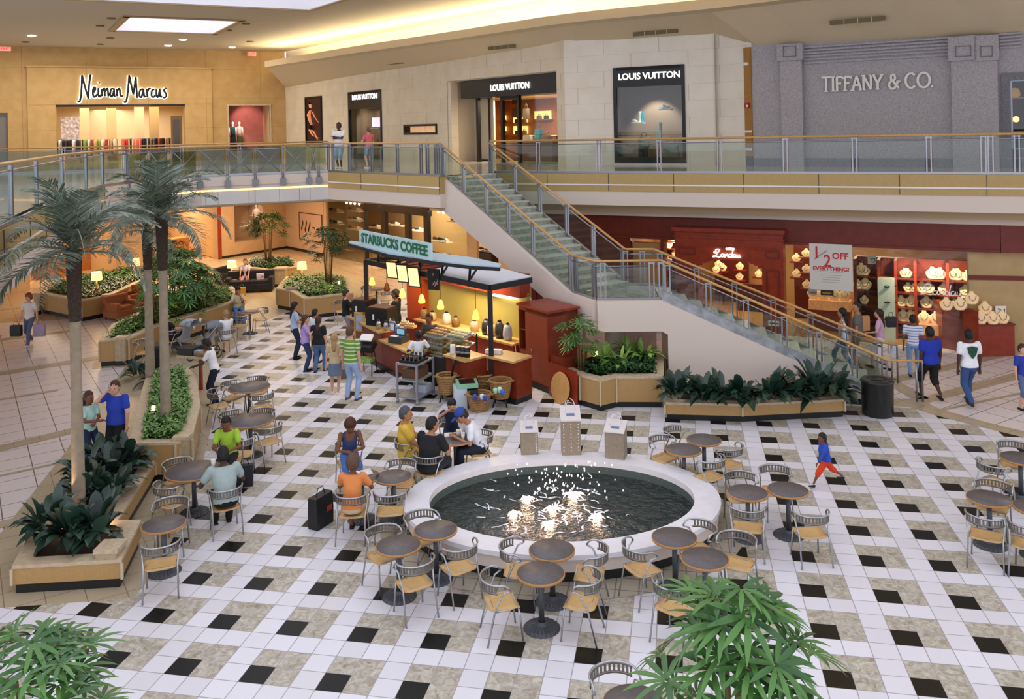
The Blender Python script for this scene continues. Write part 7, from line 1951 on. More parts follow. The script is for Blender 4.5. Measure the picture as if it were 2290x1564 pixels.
# chairs: back-top pixel, the table faced (or a pixel), words
CHS = [((505, 855), 1, 'far left corner of the furthest table'), ((578, 842), 1, 'behind the furthest table'), ((592, 882), 1, 'at the right of the furthest table'), ((470, 878), 1, 'at the left of the furthest table, near the planter'),
       ((505, 922), 2, 'left behind the second large table'), ((597, 914), 2, 'right behind the second large table'), ((612, 955), 2, 'at the right of the second large table'), ((532, 985), 2, 'between the second large table and the woman in green'),
       ((383, 1030), 3, 'behind the large occupied table'), ((358, 1090), (470, 1050), 'front left of the large occupied table'), ((508, 1096), (470, 1020), 'under the seated man in the grey shirt'), ((517, 982), (470, 1060), 'under the seated woman in green'),
       ((386, 1114), 4, 'behind the small table by the front left planter'), ((357, 1222), 4, 'nearest, before the small table by the front left planter'), ((782, 1112), 5, 'under the seated woman in orange'), ((778, 985), 5, 'under the seated woman in blue'),
       ((870, 1108), 6, 'before the table at the left end of the pool'), ((903, 1028), 6, 'behind the table at the left end of the pool'), ((929, 1146), 7, 'behind the front left pool table, against the rim'), ((1042, 1226), 7, 'right of the front left pool tables, turned to them'), ((842, 1180), 8, 'left of the front left pool tables'), ((940, 1262), 8, 'nearest of the front left pool chairs'),
       ((1127, 1220), 9, 'left of the further middle table'), ((1350, 1230), 9, 'right of the further middle table'), ((1086, 1292), 10, 'left of the nearest middle table'), ((1334, 1292), 10, 'right of the nearest middle table'),
       ((1408, 1225), 11, 'left of the front right pool table'), ((1586, 1172), 11, 'behind the front right pool table'), ((1655, 1192), (1585, 1330), 'right of the front right tables'), ((1490, 1312), 12, 'at the front left of the right pool tables'),
       ((1466, 977), 13, 'behind the left rear table'), ((1496, 956), 14, 'behind the right rear table'), ((1606, 1030), 13, 'in front of the rear table pair'), ((1648, 1003), 14, 'right of the rear table pair'),
       ((1650, 1056), 15, 'behind the left table of the right pair'), ((1671, 1142), 15, 'before the left table of the right pair'), ((1727, 1042), 16, 'behind the right table of the right pair'), ((1824, 1154), 16, 'front right of the right pair, turned to it'),
       ((2223, 1076), 17, 'behind the right edge table'), ((2202, 1158), 17, 'before the right edge table'), ((2296, 1178), 19, 'cut by the right edge of the photo, low'), ((2205, 1038), 18, 'left of the far right edge table'), ((2262, 988), 18, 'behind the far right edge table'),
       ((1356, 1490), 20, 'at the very bottom beside the fan palm'), ((890, 985), 21, 'under the seated man in yellow'), ((944, 1022), 21, 'under the seated man in black'), ((1094, 968), 21, 'under the seated man with the cap'), ((1008, 930), 21, 'under the seated girl with dark hair'),
       ((596, 690), 22, 'right of the far reading table'), ((533, 708), 22, 'front left of the far reading table'), ((528, 672), 22, 'under the far dark haired woman'), ((512, 738), 24, 'under the seated woman in white'), ((306, 762), (400, 770), 'against the left planter, behind the palm trunks'), ((368, 740), 24, 'under the person with raised legs'),
       ((815, 640), 23, 'left of the table behind the kiosk'), ((868, 652), 23, 'right of the table behind the kiosk'), ((762, 672), (790, 700), 'beside the planter left of the kiosk')]
CPOS = {}
for i, (bpx, t, lb) in enumerate(CHS):
    P = G(bpx[0], bpx[1], .775); P.z = 0; T = TP[t] if not isinstance(t, tuple) else G(t[0], t[1], .7); T = Vector((T.x, T.y, 0)); d = (T - P).normalized(); c = P + d * .2
    o = ch0 if i == 0 else copy_tree(ch0); o.location = c; rz = math.atan2(d.y, d.x) - PI / 2; o.rotation_euler = (0, 0, rz); CPOS[lb] = (c.copy(), rz); tag(o, 'metal café chair with beech seat, ' + lb, 'chair', 'café chairs in the court')
# ================================================================== people
def ik(a, t, l1, l2, pole):
    d = t - a; L = d.length
    if L > (l1 + l2) * .995: t = a + d * ((l1 + l2) * .995 / L); d = t - a; L = d.length
    u = d / L; x = (l1 * l1 - l2 * l2 + L * L) / (2 * L); h = math.sqrt(max(0, l1 * l1 - x * x))
    p = pole - u * pole.dot(u)
    if p.length < 1e-4: p = Vector((0, 1, 0))
    return a + u * x + p.normalized() * h, t


def remeshed(mb_, name, m, parent, vox=.014, it=4, extra=None):
    o = mb_.build('tmp', m)
    r = o.modifiers.new('r', 'REMESH'); r.mode = 'VOXEL'; r.voxel_size = vox
    s = o.modifiers.new('s', 'SMOOTH'); s.iterations = it; s.factor = .5
    dg = bpy.context.evaluated_depsgraph_get(); dg.update()
    me = bpy.data.meshes.new_from_object(o.evaluated_get(dg)); old = o.data; bpy.data.objects.remove(o); bpy.data.meshes.remove(old)
    if extra is not None:
        b = bmesh.new(); b.from_mesh(me); tmp = bpy.data.meshes.new('t'); tmp.from_pydata(extra.v, [], extra.f); b.from_mesh(tmp); b.to_mesh(me); b.free(); bpy.data.meshes.remove(tmp)
    me.materials.clear(); me.materials.append(m); me.name = name
    me.polygons.foreach_set('use_smooth', [True] * len(me.polygons))
    me.polygons.foreach_set('material_index', [0] * len(me.polygons))
    q = bpy.data.objects.new(name, me); col.objects.link(q); q.parent = parent
    return q


def tube_i(m, pts, rs, n=10):
    P, Rr = [], []
    for i in range(len(pts) - 1):
        for k in range(3): t = k / 3; P.append(pts[i].lerp(pts[i + 1], t)); Rr.append(rs[i] + (rs[i + 1] - rs[i]) * t)
    P.append(pts[-1]); Rr.append(rs[-1]); m.tube(P, Rr, n); m.ball(pts[0], rs[0], 8); m.ball(pts[-1], rs[-1] * .98, 8)
    for p, r in zip(pts[1:-1], rs[1:-1]): m.ball(p, r * 1.0, 8)


SKIN = {'light': '#d9a68a', 'tan': '#b57f5c', 'brown': '#7d4f36', 'dark': '#4f3226'}


def stripes(name, c1, c2, period):
    if name in MATS: return MATS[name]
    m = bpy.data.materials.new(name); m.use_nodes = True; nt = m.node_tree; tc = nt.nodes.new('ShaderNodeTexCoord'); s = nt.nodes.new('ShaderNodeSeparateXYZ'); nt.links.new(tc.outputs['Object'], s.inputs[0])
    f = nodes_math(nt, 'GREATER_THAN', nodes_math(nt, 'FRACT', nodes_math(nt, 'DIVIDE', s.outputs[2], period)), .68)
    nt.links.new(mixc(nt, f, lin(c1), lin(c2)), nt.nodes['Principled BSDF'].inputs['Base Color']); nt.nodes['Principled BSDF'].inputs['Roughness'].default_value = .85; MATS[name] = m; return m


def cloth(h): return h if not isinstance(h, str) else mat('cloth_' + h[1:], h, .85, noise=.1, nscale=6)


def person(label, P, head, H, skin='tan', hair='#1a1410', hs='short', top='#808080', sleeve='short', bottom='#2b3a5c', bl='long', shoe='#222222', sit=False, lean=0.0, hands=None, feet=None, fat=1.0, look=0.0, nod=0.0, apron=None, elbow=None, pz=None, zs=.45, female=False):
    """head: heading in degrees, 0 looks away from the viewer, 180 at the viewer, 90 left"""
    r = empty('person', P, R(head) if head is not None else 0, label, 'person')
    pz = pz if pz is not None else (zs + .09 if sit else .515 * H)
    py = -.06 if sit else 0
    pel = Vector((0, py, pz)); sp = Vector((0, math.sin(lean), math.cos(lean))); fw = Vector((0, math.cos(lean), -math.sin(lean))); X = Vector((1, 0, 0))
    sw = (.098 if female else .112) * H; hw = .052 * H
    shc_ = pel + sp * (.292 * H); nb = pel + sp * (.318 * H); hl = Vector((0, math.sin(lean * .35 + nod), math.cos(lean * .35 + nod))); hc = nb + hl * (.078 * H) + Vector((0, .012 * H, 0))
    if feet is None: feet = ((-.11, .38, .0), (.11, .38, .0)) if sit else ((-.075, .02, 0), (.075, -.02, 0))
    if hands is None: hands = ((-.17, .28, .62), (.17, .28, .62)) if sit else ((-.145 * H, .03, .455 * H), (.145 * H, .03, .455 * H))
    sk = mat('skin_' + skin, SKIN[skin], .55)
    B = MB(); B.smooth = True; T = MB(); T.smooth = True; L = MB(); L.smooth = True; F = MB()
    # arms
    for s, hd in ((-1, hands[0]), (1, hands[1])):
        sh = shc_ + X * (s * sw) - sp * .01 * H; el_p = Vector((s * .6, -.7, -.55)) if elbow is None else Vector(elbow); el_p = Vector((abs(el_p.x) * s, el_p.y, el_p.z))
        el, wr = ik(sh, Vector(hd), .17 * H, .15 * H, el_p)
        tube_i(B, [sh, el, wr], [.028 * H * fat, .021 * H * fat, .0145 * H])
        d = (wr - el).normalized(); palm = wr + d * .035 * H; B.ball(palm, .02 * H, 8, (1, 1, 1)); tube_i(B, [wr, wr + d * .045 * H], [.015 * H, .019 * H])
        side = d.cross(Vector((0, 0, 1))); side = side.normalized() if side.length > .1 else X; nn = side.cross(d).normalized()
        for k in range(4):
            b = wr + d * (.05 * H) + side * ((k - 1.5) * .0095 * H); fl = (.038, .044, .041, .032)[k] * H; F.tube([b, b + d * fl * .5 - nn * .004, b + d * fl * .85 - nn * .012 * 1.4, b + d * fl * .98 - nn * .022], [.0052 * H, .005 * H, .0045 * H, .0035 * H], 6)
        b = wr + d * (.022 * H) + side * (-s * .017 * H); F.tube([b, b + d * .018 * H - side * (s * .014 * H), b + d * .04 * H - side * (s * .014 * H)], [.0062 * H, .0058 * H, .0045 * H], 6)
        if sleeve != 'none':
            if sleeve == 'short': tube_i(T, [sh, sh.lerp(el, .62)], [.036 * H * fat, .034 * H * fat])
            else: tube_i(T, [sh, el, wr.lerp(el, .08)], [.035 * H * fat, .028 * H * fat, .021 * H])
    # torso
    prof = [(-.055, .07, .055, 0), (-.02, .088, .066, 0), (.03, .088, .066, 0), (.1, .074, .058, .004), (.17, .083, .062, .004), (.23, .095, .062, .0), (.275, .098, .05, -.004), (.30, .062, .038, -.004), (.318, .034, .032, 0)]
    def rings(m, sc, lo, hi):
        rg = []
        for z, rx, ry, oy in prof:
            if lo <= z <= hi:
                f = sc * (1 + (fat - 1) * (1.3 if -.03 < z < .2 else .5)); c = pel + sp * (z * H) + fw * (oy * H); a = rx * H * f * (sw / (.112 * H) if z > .15 else 1); b_ = ry * H * f * (1.12 if female and .15 < z < .2 else 1)
                rg.append([c + X * (a * math.cos(t)) + fw * (b_ * math.sin(t)) for t in [2 * PI * i / 16 for i in range(16)]])
        m.loft(rg)
    rings(B, .93, -.06, .32); rings(T, 1.07, -.02 if bottom else -.06, .302 if sleeve != 'none' else .26)
    if sleeve == 'none':
        for s in (-1, 1): tube_i(T, [pel + sp * (.24 * H) + X * (s * .05 * H) + fw * .03 * H, shc_ + X * (s * .055 * H), pel + sp * (.24 * H) + X * (s * .05 * H) - fw * .03 * H], [.02 * H] * 3)
    # neck and head
    tube_i(B, [nb - sp * .02 * H, hc - hl * .03 * H], [.03 * H, .028 * H])
    Hm = Matrix.Rotation(look, 3, 'Z') @ Matrix.Rotation(-(lean * .35 + nod), 3, 'X'); s_ = H * 1.17 if H > 1.2 else H * 1.4
    hp = [(-.062, .012, .012, .022), (-.055, .026, .03, .016), (-.035, .036, .043, .008), (-.01, .041, .05, .004), (.02, .043, .053, .0), (.045, .038, .046, -.002), (.062, .024, .03, -.003), (.07, .006, .008, -.003)]
    def HP(x, y, z): return hc + Hm @ Vector((x * s_, y * s_, z * s_))
    B.loft([[HP(rx * math.cos(t), oy + ry * math.sin(t), z) for t in [2 * PI * i / 14 for i in range(14)]] for z, rx, ry, oy in hp])
    F.tube([HP(0, .05, .012), HP(0, .062, -.012), HP(0, .05, -.02)], [.004 * s_, .009 * s_, .006 * s_], 6)
    for s in (-1, 1): F.ball(HP(s * .043, -.003, -.005), .013 * s_, 6, (.4, .8, 1.1))
    F.tube([HP(-.014, .05, -.036), HP(0, .0545, -.037), HP(.014, .05, -.036)], .0035 * s_, 5)
    # legs
    for s, ft in ((-1, feet[0]), (1, feet[1])):
        hip = pel + X * (s * hw); an = Vector((ft[0], ft[1], ft[2] + .045 * H)); kn, an = ik(hip, an, .245 * H, .25 * H, Vector((s * .12, 1, .25)))
        tube_i(B, [hip, kn, kn.lerp(an, .3), an], [.044 * H, .03 * H, .032 * H, .019 * H])
        lr = [.054 * H * (1 + (fat - 1) * .8), .039 * H * fat, .034 * H]
        if bl == 'long': tube_i(L, [hip, kn, an - (an - kn).normalized() * .0], [lr[0], lr[1], lr[2]])
        elif bl == 'shorts': tube_i(L, [hip, hip.lerp(kn, .75)], [lr[0], lr[1] * 1.2])
        elif bl == 'knee': tube_i(L, [hip, kn, kn.lerp(an, .25)], [lr[0], lr[1] * 1.1, lr[1]])
        S = MB(); fd = Vector((s * .12, 1, 0)).normalized() if (an - kn).normalized().z < -.5 else Vector((0, .5, .87)); sd_ = Vector((fd.y, -fd.x, 0)).normalized(); base = an - Vector((0, 0, .03 * H)) if fd.z < .1 else an
        S.loft([[base + fd * (y * H) + sd_ * (w_ * H * math.cos(t)) + fd.cross(sd_) * (-(h_ * H) * .5 * math.sin(t) - (0.5 * h_ - .012) * H * (-1 if fd.z < .1 else 0) * 1) * 1 for t in [2 * PI * i / 10 for i in range(10)]] for y, w_, h_ in ((-.035, .012, .03), (-.025, .022, .045), (.02, .024, .04), (.07, .028, .026), (.1, .02, .018), (.108, .006, .01))])
        S.build('shoe', cloth(shoe), r)
    if bl == 'skirt': L.loft([[pel + Vector((0, 0, z * H)) + X * (rx * H * math.cos(t)) + Vector((0, 1, 0)) * (ry * H * math.sin(t)) for t in [2 * PI * i / 16 for i in range(16)]] for z, rx, ry in ((.05, .08, .06), (-.02, .1, .075), (-.1, .105, .085), (-.2, .12, .1))])
    else: rings(L, 1.06, -.056, .05)
    vx = .016 if P[1] > 20 else .0135
    remeshed(B, 'body', sk, r, vx, 3, F); remeshed(T, 'shirt', cloth(top), r, vx, 4)
    remeshed(L, 'skirt' if bl == 'skirt' else 'shorts' if bl in ('shorts', 'knee') else 'trousers', cloth(bottom), r, vx, 4)
    # hair
    if hs != 'bald':
        h = MB(); hm = mat('hair_' + hair[1:], hair, .6, noise=.3, nscale=40); k = {'short': 1.06, 'long': 1.12, 'curly': 1.3, 'bun': 1.08, 'cap': 1.1}[hs]
        rg = []
        for z, rx, ry, oy in ((-.035, .03, .028, -.026), (-.015, .042, .04, -.018), (.01, .045, .046, -.012), (.035, .042, .05, -.006), (.055, .033, .04, -.004), (.07, .018, .022, -.004), (.075, .003, .003, -.004)):
            rg.append([HP(rx * k * math.cos(t), oy + ry * k * math.sin(t), z * (1 if k < 1.2 else 1.12)) for t in [2 * PI * i / 14 for i in range(14)]])
        h.loft(rg)
        if hs == 'long':
            bk = nb - fw * .045 * H; h.loft([[c + X * (rx * H * math.cos(t)) + fw * (ry * H * math.sin(t)) for t in [2 * PI * i / 12 for i in range(12)]] for c, rx, ry in ((HP(0, -.03, .02), .03, .02), (HP(0, -.035, -.03), .042, .028), (bk, .045, .022), (bk - sp * .07 * H - fw * .012 * H, .04, .018), (bk - sp * .13 * H - fw * .02 * H, .02, .01))])
        if hs == 'bun': h.ball(HP(0, -.065, .02), .022 * H, 8)
        if hs == 'cap':
            h2 = MB(); h2.loft([[HP(.046 * k_ * math.cos(t), -.002 + .054 * k_ * math.sin(t), z) for t in [2 * PI * i / 14 for i in range(14)]] for z, k_ in ((.02, 1.08), (.05, 1.0), (.075, .6), (.082, .05))]); h2.loft([[HP(.034 * math.cos(t) * q, .05 + .05 * q2 + .02 * math.sin(t), .02 + dz) for t in [2 * PI * i / 10 for i in range(10)]] for q, q2, dz in ((1, 0, 0), (.95, .5, -.004), (.5, .9, -.01))]); h2.build('cap', cloth('#2c4c9c'), r)
        h.build('hair', hm, r)
    if abs(((head or 0) + math.degrees(look)) % 360 - 180) < 100:
        for s in (-1, 1):
            e = MB(); e.ball(HP(s * .017, .0445, .004), .0055 * s_, 6); e.build('eye', M_BLACK, r)
    if apron: a = MB(); rg = []
    if apron:
        for z in (-.14, -.05, .05, .15): rg.append([pel + sp * (z * H) + X * (.1 * H * math.cos(t)) + fw * (.088 * H * math.sin(t)) for t in [PI * i / 8 for i in range(9)]] + [pel + sp * (z * H) + X * (.094 * H * math.cos(t)) + fw * (.08 * H * math.sin(t)) for t in [PI * i / 8 for i in range(9)]][::-1])
        a.loft(rg); a.build('apron', cloth(apron), r)
    return r


def stand(label, x, y, heady, head, z=0, **k):
    P = G(x, y, z); return person(label, P, head, ZAT(P, heady) - z, **k)


def hold(n): return
W1_ = ((-.09, .26, .02), (.09, -.24, .07)); W2_ = ((-.08, -.22, .06), (.08, .24, .02))
# --- upper balcony
stand('man in a white sleeveless shirt and denim shorts with folded arms on the balcony', 760, 377, 273, 170, ZF, skin='dark', hs='short', hair='#2a2422', top='#eceaea', sleeve='short', bottom='#8ea3b4', bl='knee', shoe='#f0f0f0', hands=((.1, .2, 1.3), (-.1, .22, 1.25)), fat=1.15, elbow=(.9, .1, -.6))
stand('person in a pink top and denim shorts standing beside the small black window', 826, 376, 284, 40, ZF, skin='light', hair='#6b4a3a', hs='bun', top='#d86a74', bottom='#7f93ac', bl='shorts', shoe='#f4f4f4', female=True, hands=((-.15, .3, 1.1), (.15, .3, 1.15)))
# --- left walkway
lw = stand('woman with curly auburn hair walking with a shopping bag in each hand', 67, 772, 655, 178, skin='light', hair='#8a4a2c', hs='curly', top='#e8e0dc', bottom='#5c6480', shoe='#e8e4e0', female=True, feet=W1_, hands=((-.3, .05, .72), (.3, .05, .72)))
stand('woman in a mint green shirt with arms folded, by the nearest palm', 201, 1052, 873, -115, skin='brown', hair='#4a2c20', hs='bun', top='#b7dccb', bottom='#243050', female=True, hands=((.06, .24, .98), (-.02, .25, 1.0)), elbow=(.9, -.2, -.6))
stand('man in a royal blue shirt and black trousers talking on a mobile phone', 263, 1044, 848, 168, skin='light', hair='#4a3022', hs='short', top='#2a44b0', bottom='#15151a', fat=1.22, hands=((-.27, .06, .86), (.1, .14, 1.54)), elbow=(.55, .35, -.8), look=.25, nod=.1)
p = G(263, 1044, 0); item('mobile_phone', 'silver mobile phone held at the ear of the man in blue', 'phone', p + Vector((-.12, -.12, 1.62)), [('phone', M_SILV, lambda m: m.box((0, 0, 0), (.05, .02, .12), M=Matrix.Rotation(.3, 3, 'Y')))])
stand('man in a white polo shirt leaning over the tray stand beside the ivy planter', 482, 905, 753, 95, skin='dark', hair='#141212', hs='short', top='#eef0f2', bottom='#1d2432', hands=((-.12, .45, .98), (.14, .42, .95)), lean=.22, nod=.35)
# --- queue
stand('woman with long black hair in a pale blue shirt at the back of the queue', 660, 802, 674, -60, skin='tan', hair='#16120f', hs='long', top='#a9c0de', bottom='#1f2c44', female=True, hands=((-.1, .25, 1.1), (.12, .27, 1.1)))
stand('woman in a lilac top and jeans standing sideways in the queue', 684, 831, 703, -75, skin='light', hair='#4a2a1c', hs='long', top='#b59ad6', bottom='#2e4068', female=True, fat=1.12, hands=((-.1, .3, 1.15), (.12, .25, 1.2)))
stand('dark haired person in a white shirt, half hidden in the queue', 706, 812, 690, -40, skin='tan', hair='#141010', hs='short', top='#dfe4ee', bottom='#22262e')
stand('woman with long brown hair in a black T-shirt and jeans, seen from behind', 714, 833, 707, -12, skin='light', hair='#3c281c', hs='long', top='#1b1b1d', bottom='#54719e', female=True, fat=1.25, feet=((-.1, -.05, 0), (.1, .12, 0)))
stand('blond child in a beige top and denim skirt beside the man in green stripes', 750, 882, 745, 5, skin='light', hair='#b08a58', hs='long', top='#cdb48a', bottom='#6a7a90', bl='skirt', shoe='#e8e0d8', female=True)
stand('man in a green and white striped polo and pale jeans, seen from behind', 786, 895, 728, -25, skin='light', hair='#5a4028', hs='short', top=stripes('stripe_green', '#6f9638', '#cfd8b0', .095), bottom='#9db4d8', fat=1.12, shoe='#5a3a2c', feet=((-.13, .0, 0), (.14, .02, 0)))
stand('man in a black sweatshirt and grey trousers at the left kiosk counter', 775, 766, 647, -70, skin='light', hair='#2c2320', hs='short', top='#17181a', sleeve='long', bottom='#8c95a6', fat=1.1, hands=((-.1, .42, 1.08), (.15, .4, 1.08)))
stand('barista in black with a black cap working behind the espresso machines', 889, 786, 646, 75, skin='brown', hair='#0f0e0e', hs='short', top='#1a1a1a', bottom='#1a1a1c', hands=((-.12, .35, 1.1), (.12, .35, 1.1)))
stand('barista with bare arms in a green apron reaching across the pastry case', 969, 840, 697, 150, skin='brown', hair='#1c1412', hs='short', top='#4a4440', bottom='#1c1c20', apron='#1f5a3c', hands=((-.2, .35, 1.12), (.15, .4, 1.0)), lean=.2)
stand('barista in a white shirt and green apron seen from behind at the kiosk gap', 938, 872, 738, 12, skin='dark', hair='#14110f', hs='bun', top='#eef0f4', bottom='#dfe3ea', female=True, apron='#1f7a50', hands=((-.22, .2, .95), (.24, .22, .98)))
# --- right walkway
stand('woman with long black hair in a white vest and jeans walking behind the stair railing', 1888, 832, 688, 50, skin='tan', hair='#0f0d0e', hs='long', top='#dfe6f4', sleeve='none', bottom='#54799a', female=True, feet=W1_)
stand('man in a grey patterned shirt looking back over his shoulder by the jeweller window', 1920, 826, 674, 60, skin='tan', hair='#1c1513', hs='short', top='#6f6a62', bottom='#8a7c62', bl='knee', fat=1.15, look=.8)
stand('woman in a pink T-shirt and white capri trousers with a black shoulder bag', 1970, 828, 690, 55, skin='light', hair='#2c1a16', hs='long', top='#d7a9c0', bottom='#eceaf0', bl='knee', female=True, feet=W2_, hands=((-.25, .25, 1.0), (.18, .1, .8)))
stand('man in a white and blue striped shirt and jeans, half behind the man in blue', 2044, 842, 703, -25, skin='brown', hair='#121010', hs='short', top=stripes('stripe_blue', '#e4e6f0', '#7f90c4', .07), bottom='#7f9cc4', feet=W2_)
stand('man in a long royal blue T-shirt and black shorts, seen from behind', 2083, 894, 728, 8, skin='dark', hair='#100e0e', hs='short', top='#2438a8', bottom='#1f1a18', bl='knee', fat=1.25, feet=W1_, pz=.88)
lt = stand('man in a white T-shirt with a green emblem on the back and blue jeans', 2170, 906, 735, 0, skin='dark', hair='#0f0d0d', hs='short', top='#eff0f4', bottom='#3a5484', fat=1.15, shoe='#4a2e24', feet=W2_)
hh_ = ZAT(G(2170, 906), 735); em = MB(); em.loft([[Vector((x * .115, -.085 * hh_ * .98, .71 * hh_ + z * .15)) + Vector((0, o, 0)) for x, z in ((-1, .7), (0, .9), (1, .7), (.7, -.3), (0, -1), (-.7, -.3))] for o in (-.02, .01)], smooth=False); em.build('emblem', mat('emblem_green', '#1f4a30', .7, noise=.5, nscale=20), lt)
stand('boy in a blue football shirt with orange collar at the right edge of the photo', 2288, 916, 768, 200, skin='light', hair='#3c2620', hs='short', top='#2c3c9c', bottom='#5a6c90', bl='knee', shoe='#1a1a1c')
stand('small boy in a blue shirt and orange shorts running across the chequered floor', 1847, 1090, 968, 95, skin='brown', hair='#120f0e', hs='short', top='#2c4cac', sleeve='long', bottom='#d8441c', bl='knee', shoe='#26262a', feet=((-.05, .28, .0), (.05, -.34, .12)), hands=((-.14, .2, .5), (.14, .05, .5)), lean=.12, fat=1.35, pz=.5)


def seated(label, chair, off=(0, .02), **k):
    c, rz = CPOS[chair]; M = Matrix.Rotation(rz, 3, 'Z'); P = c + M @ Vector((off[0], off[1], 0)); k.setdefault('zs', .455)
    return person(label, P, math.degrees(rz), k.pop('H', 1.68), sit=True, **k)


seated('man in a black shirt sitting with his back to the viewer behind the pool', 'under the seated man in black', skin='tan', hair='#14110f', hs='short', top='#1c1d20', bottom='#22262e', fat=1.3, lean=.25, hands=((-.15, .4, .78), (.2, .38, .78)), look=-.5, H=1.8)
seated('man in a yellow T-shirt leaning back in his chair behind the pool', 'under the seated man in yellow', skin='tan', hair='#4c4c50', hs='short', top='#e2b848', bottom='#d0b060', bl='knee', fat=1.3, lean=-.05, H=1.8)
seated('man in a blue and grey cap and white T-shirt bent over the table', 'under the seated man with the cap', skin='tan', hair='#2a2220', hs='cap', top='#eceef4', bottom='#1c2434', lean=.5, fat=1.1, hands=((-.1, .42, .78), (.12, .42, .78)), nod=.4, H=1.78)
seated('girl with dark hair holding her head in her hands at the table behind the pool', 'under the seated girl with dark hair', skin='tan', hair='#141010', hs='long', top='#232c4c', bottom='#22262e', female=True, lean=.4, hands=((-.06, .35, 1.08), (.06, .35, 1.08)), nod=.3, H=1.6)
seated('woman in an orange T-shirt with bobbed brown hair, seen from behind', 'under the seated woman in orange', skin='brown', hair='#5a4232', hs='curly', top='#e08a4c', bottom='#c8b89a', bl='knee', female=True, fat=1.1, lean=.18, hands=((-.15, .4, .8), (.2, .38, .79)))
seated('woman in a blue sleeveless top and jeans reading at the small table', 'under the seated woman in blue', skin='brown', hair='#4a2418', hs='curly', top='#34466e', sleeve='none', bottom='#4a74c0', female=True, lean=.28, nod=.4, hands=((-.1, .38, .79), (.12, .4, .79)))
seated('woman in a lime green top sitting at the large table facing the viewer', 'under the seated woman in green', skin='brown', hair='#1a1210', hs='bun', top='#a4cc3c', bottom='#1e2024', female=True, lean=.25, nod=.2, hands=((-.15, .42, .79), (.1, .42, .79)))
seated('man in a pale grey-green shirt and black trousers, seen from behind at the large table', 'under the seated man in the grey shirt', skin='dark', hair='#100e0e', hs='short', top='#a3b3b0', bottom='#141416', fat=1.2, lean=.3, hands=((-.28, .4, .79), (.2, .42, .79)), H=1.78)
seated('dark haired woman resting her chin on her hand at the far table', 'under the far dark haired woman', skin='tan', hair='#16110f', hs='long', top='#d8cfa8', bottom='#5a80c0', female=True, lean=.25, hands=((.0, .3, 1.06), (.15, .4, .79)), nod=.1, H=1.62)
seated('woman in a white T-shirt and pale shorts sitting by the stroller', 'under the seated woman in white', skin='light', hair='#9a7c58', hs='bun', top='#f0f0f6', bottom='#c6ccc4', bl='knee', female=True, hands=((-.1, .42, .85), (.15, .35, .75)), H=1.66)
seated('person in red and black lounging with raised bare legs beside the stroller', 'under the person with raised legs', skin='light', hair='#2a1a14', hs='short', top='#1e1c20', bottom='#1a1a1c', bl='shorts', lean=-.25, feet=((-.1, .7, .55), (.1, .72, .6)), shoe='#e8e4e0', H=1.66)
# ================================================================== bags, papers, strollers, lounge
def bag(P, w, h, hx, lb, rz=0.0, dep=.14, handle='#2a2a2a', mark=None):
    ps = [('bag_body', mat('bag_' + hx[1:], hx, .5), lambda m: m.loft([[Vector((x * w / 2 * q, y * dep / 2 * q2, z)) for x, y in ((-1, -1), (1, -1), (1, 1), (-1, 1))] for q, q2, z in ((.95, 1, 0), (1, 1, h * .5), (1, .85, h))], smooth=False)),
          ('bag_handle', mat('bh_' + handle[1:], handle, .5), lambda m: m.tube([(-w * .25, 0, h), (-w * .15, 0, h + .12), (w * .15, 0, h + .12), (w * .25, 0, h)], .008, 5))]
    if mark: ps.append(('mark', mat('mk_' + mark[1:], mark, .5), lambda m: m.prism([(w * .1, -dep / 2 - .004), (w * .4, -dep / 2 - .004), (w * .4, -dep / 2 + .01), (w * .1, -dep / 2 + .01)], h * .45, h * .62)))
    return item('shopping_bag', lb, 'bag', P, ps, rz)


q = G(67, 772); bag(q + Vector((-.37, -.1, .32)), .34, .34, '#1d2422', 'dark green shopping bag in the right hand of the woman with auburn hair'); bag(q + Vector((.37, -.1, .3)), .34, .38, '#a594ae', 'lilac plastic bag in the left hand of the woman with auburn hair', handle='#a594ae')
bag(G(718, 1176), .42, .52, '#191a1b', 'large black shopping bag with a red mark beside the woman in orange', 1.1, .2, mark='#c02a2a')
bag(G(1932, 800) + Vector((0, 0, .75)), .34, .4, '#d0935a', 'brown paper bag carried between the man in grey and the woman in pink', .3); bag(G(1998, 826) + Vector((0, 0, .4)), .24, .26, '#dfe6ee', 'small white bag beside the woman in pink', .0, handle='#c0c8d0')
bag(G(1994, 800) + Vector((0, 0, .85)), .26, .28, '#1b1c22', 'black shoulder bag of the woman in pink')
bag(G(765, 850) + Vector((0, .1, .0)), .3, .5, '#6b6964', 'grey patterned bag hanging beside the blond child', .2)
bag(G(180, 1020) + Vector((0, .2, .85)), .26, .3, '#1a1b20', 'black handbag of the woman in mint, left of the palm trunk', .5)
bag(G(548, 1088), .3, .4, '#202126', 'black bag hanging at the chair of the man in grey', .2)
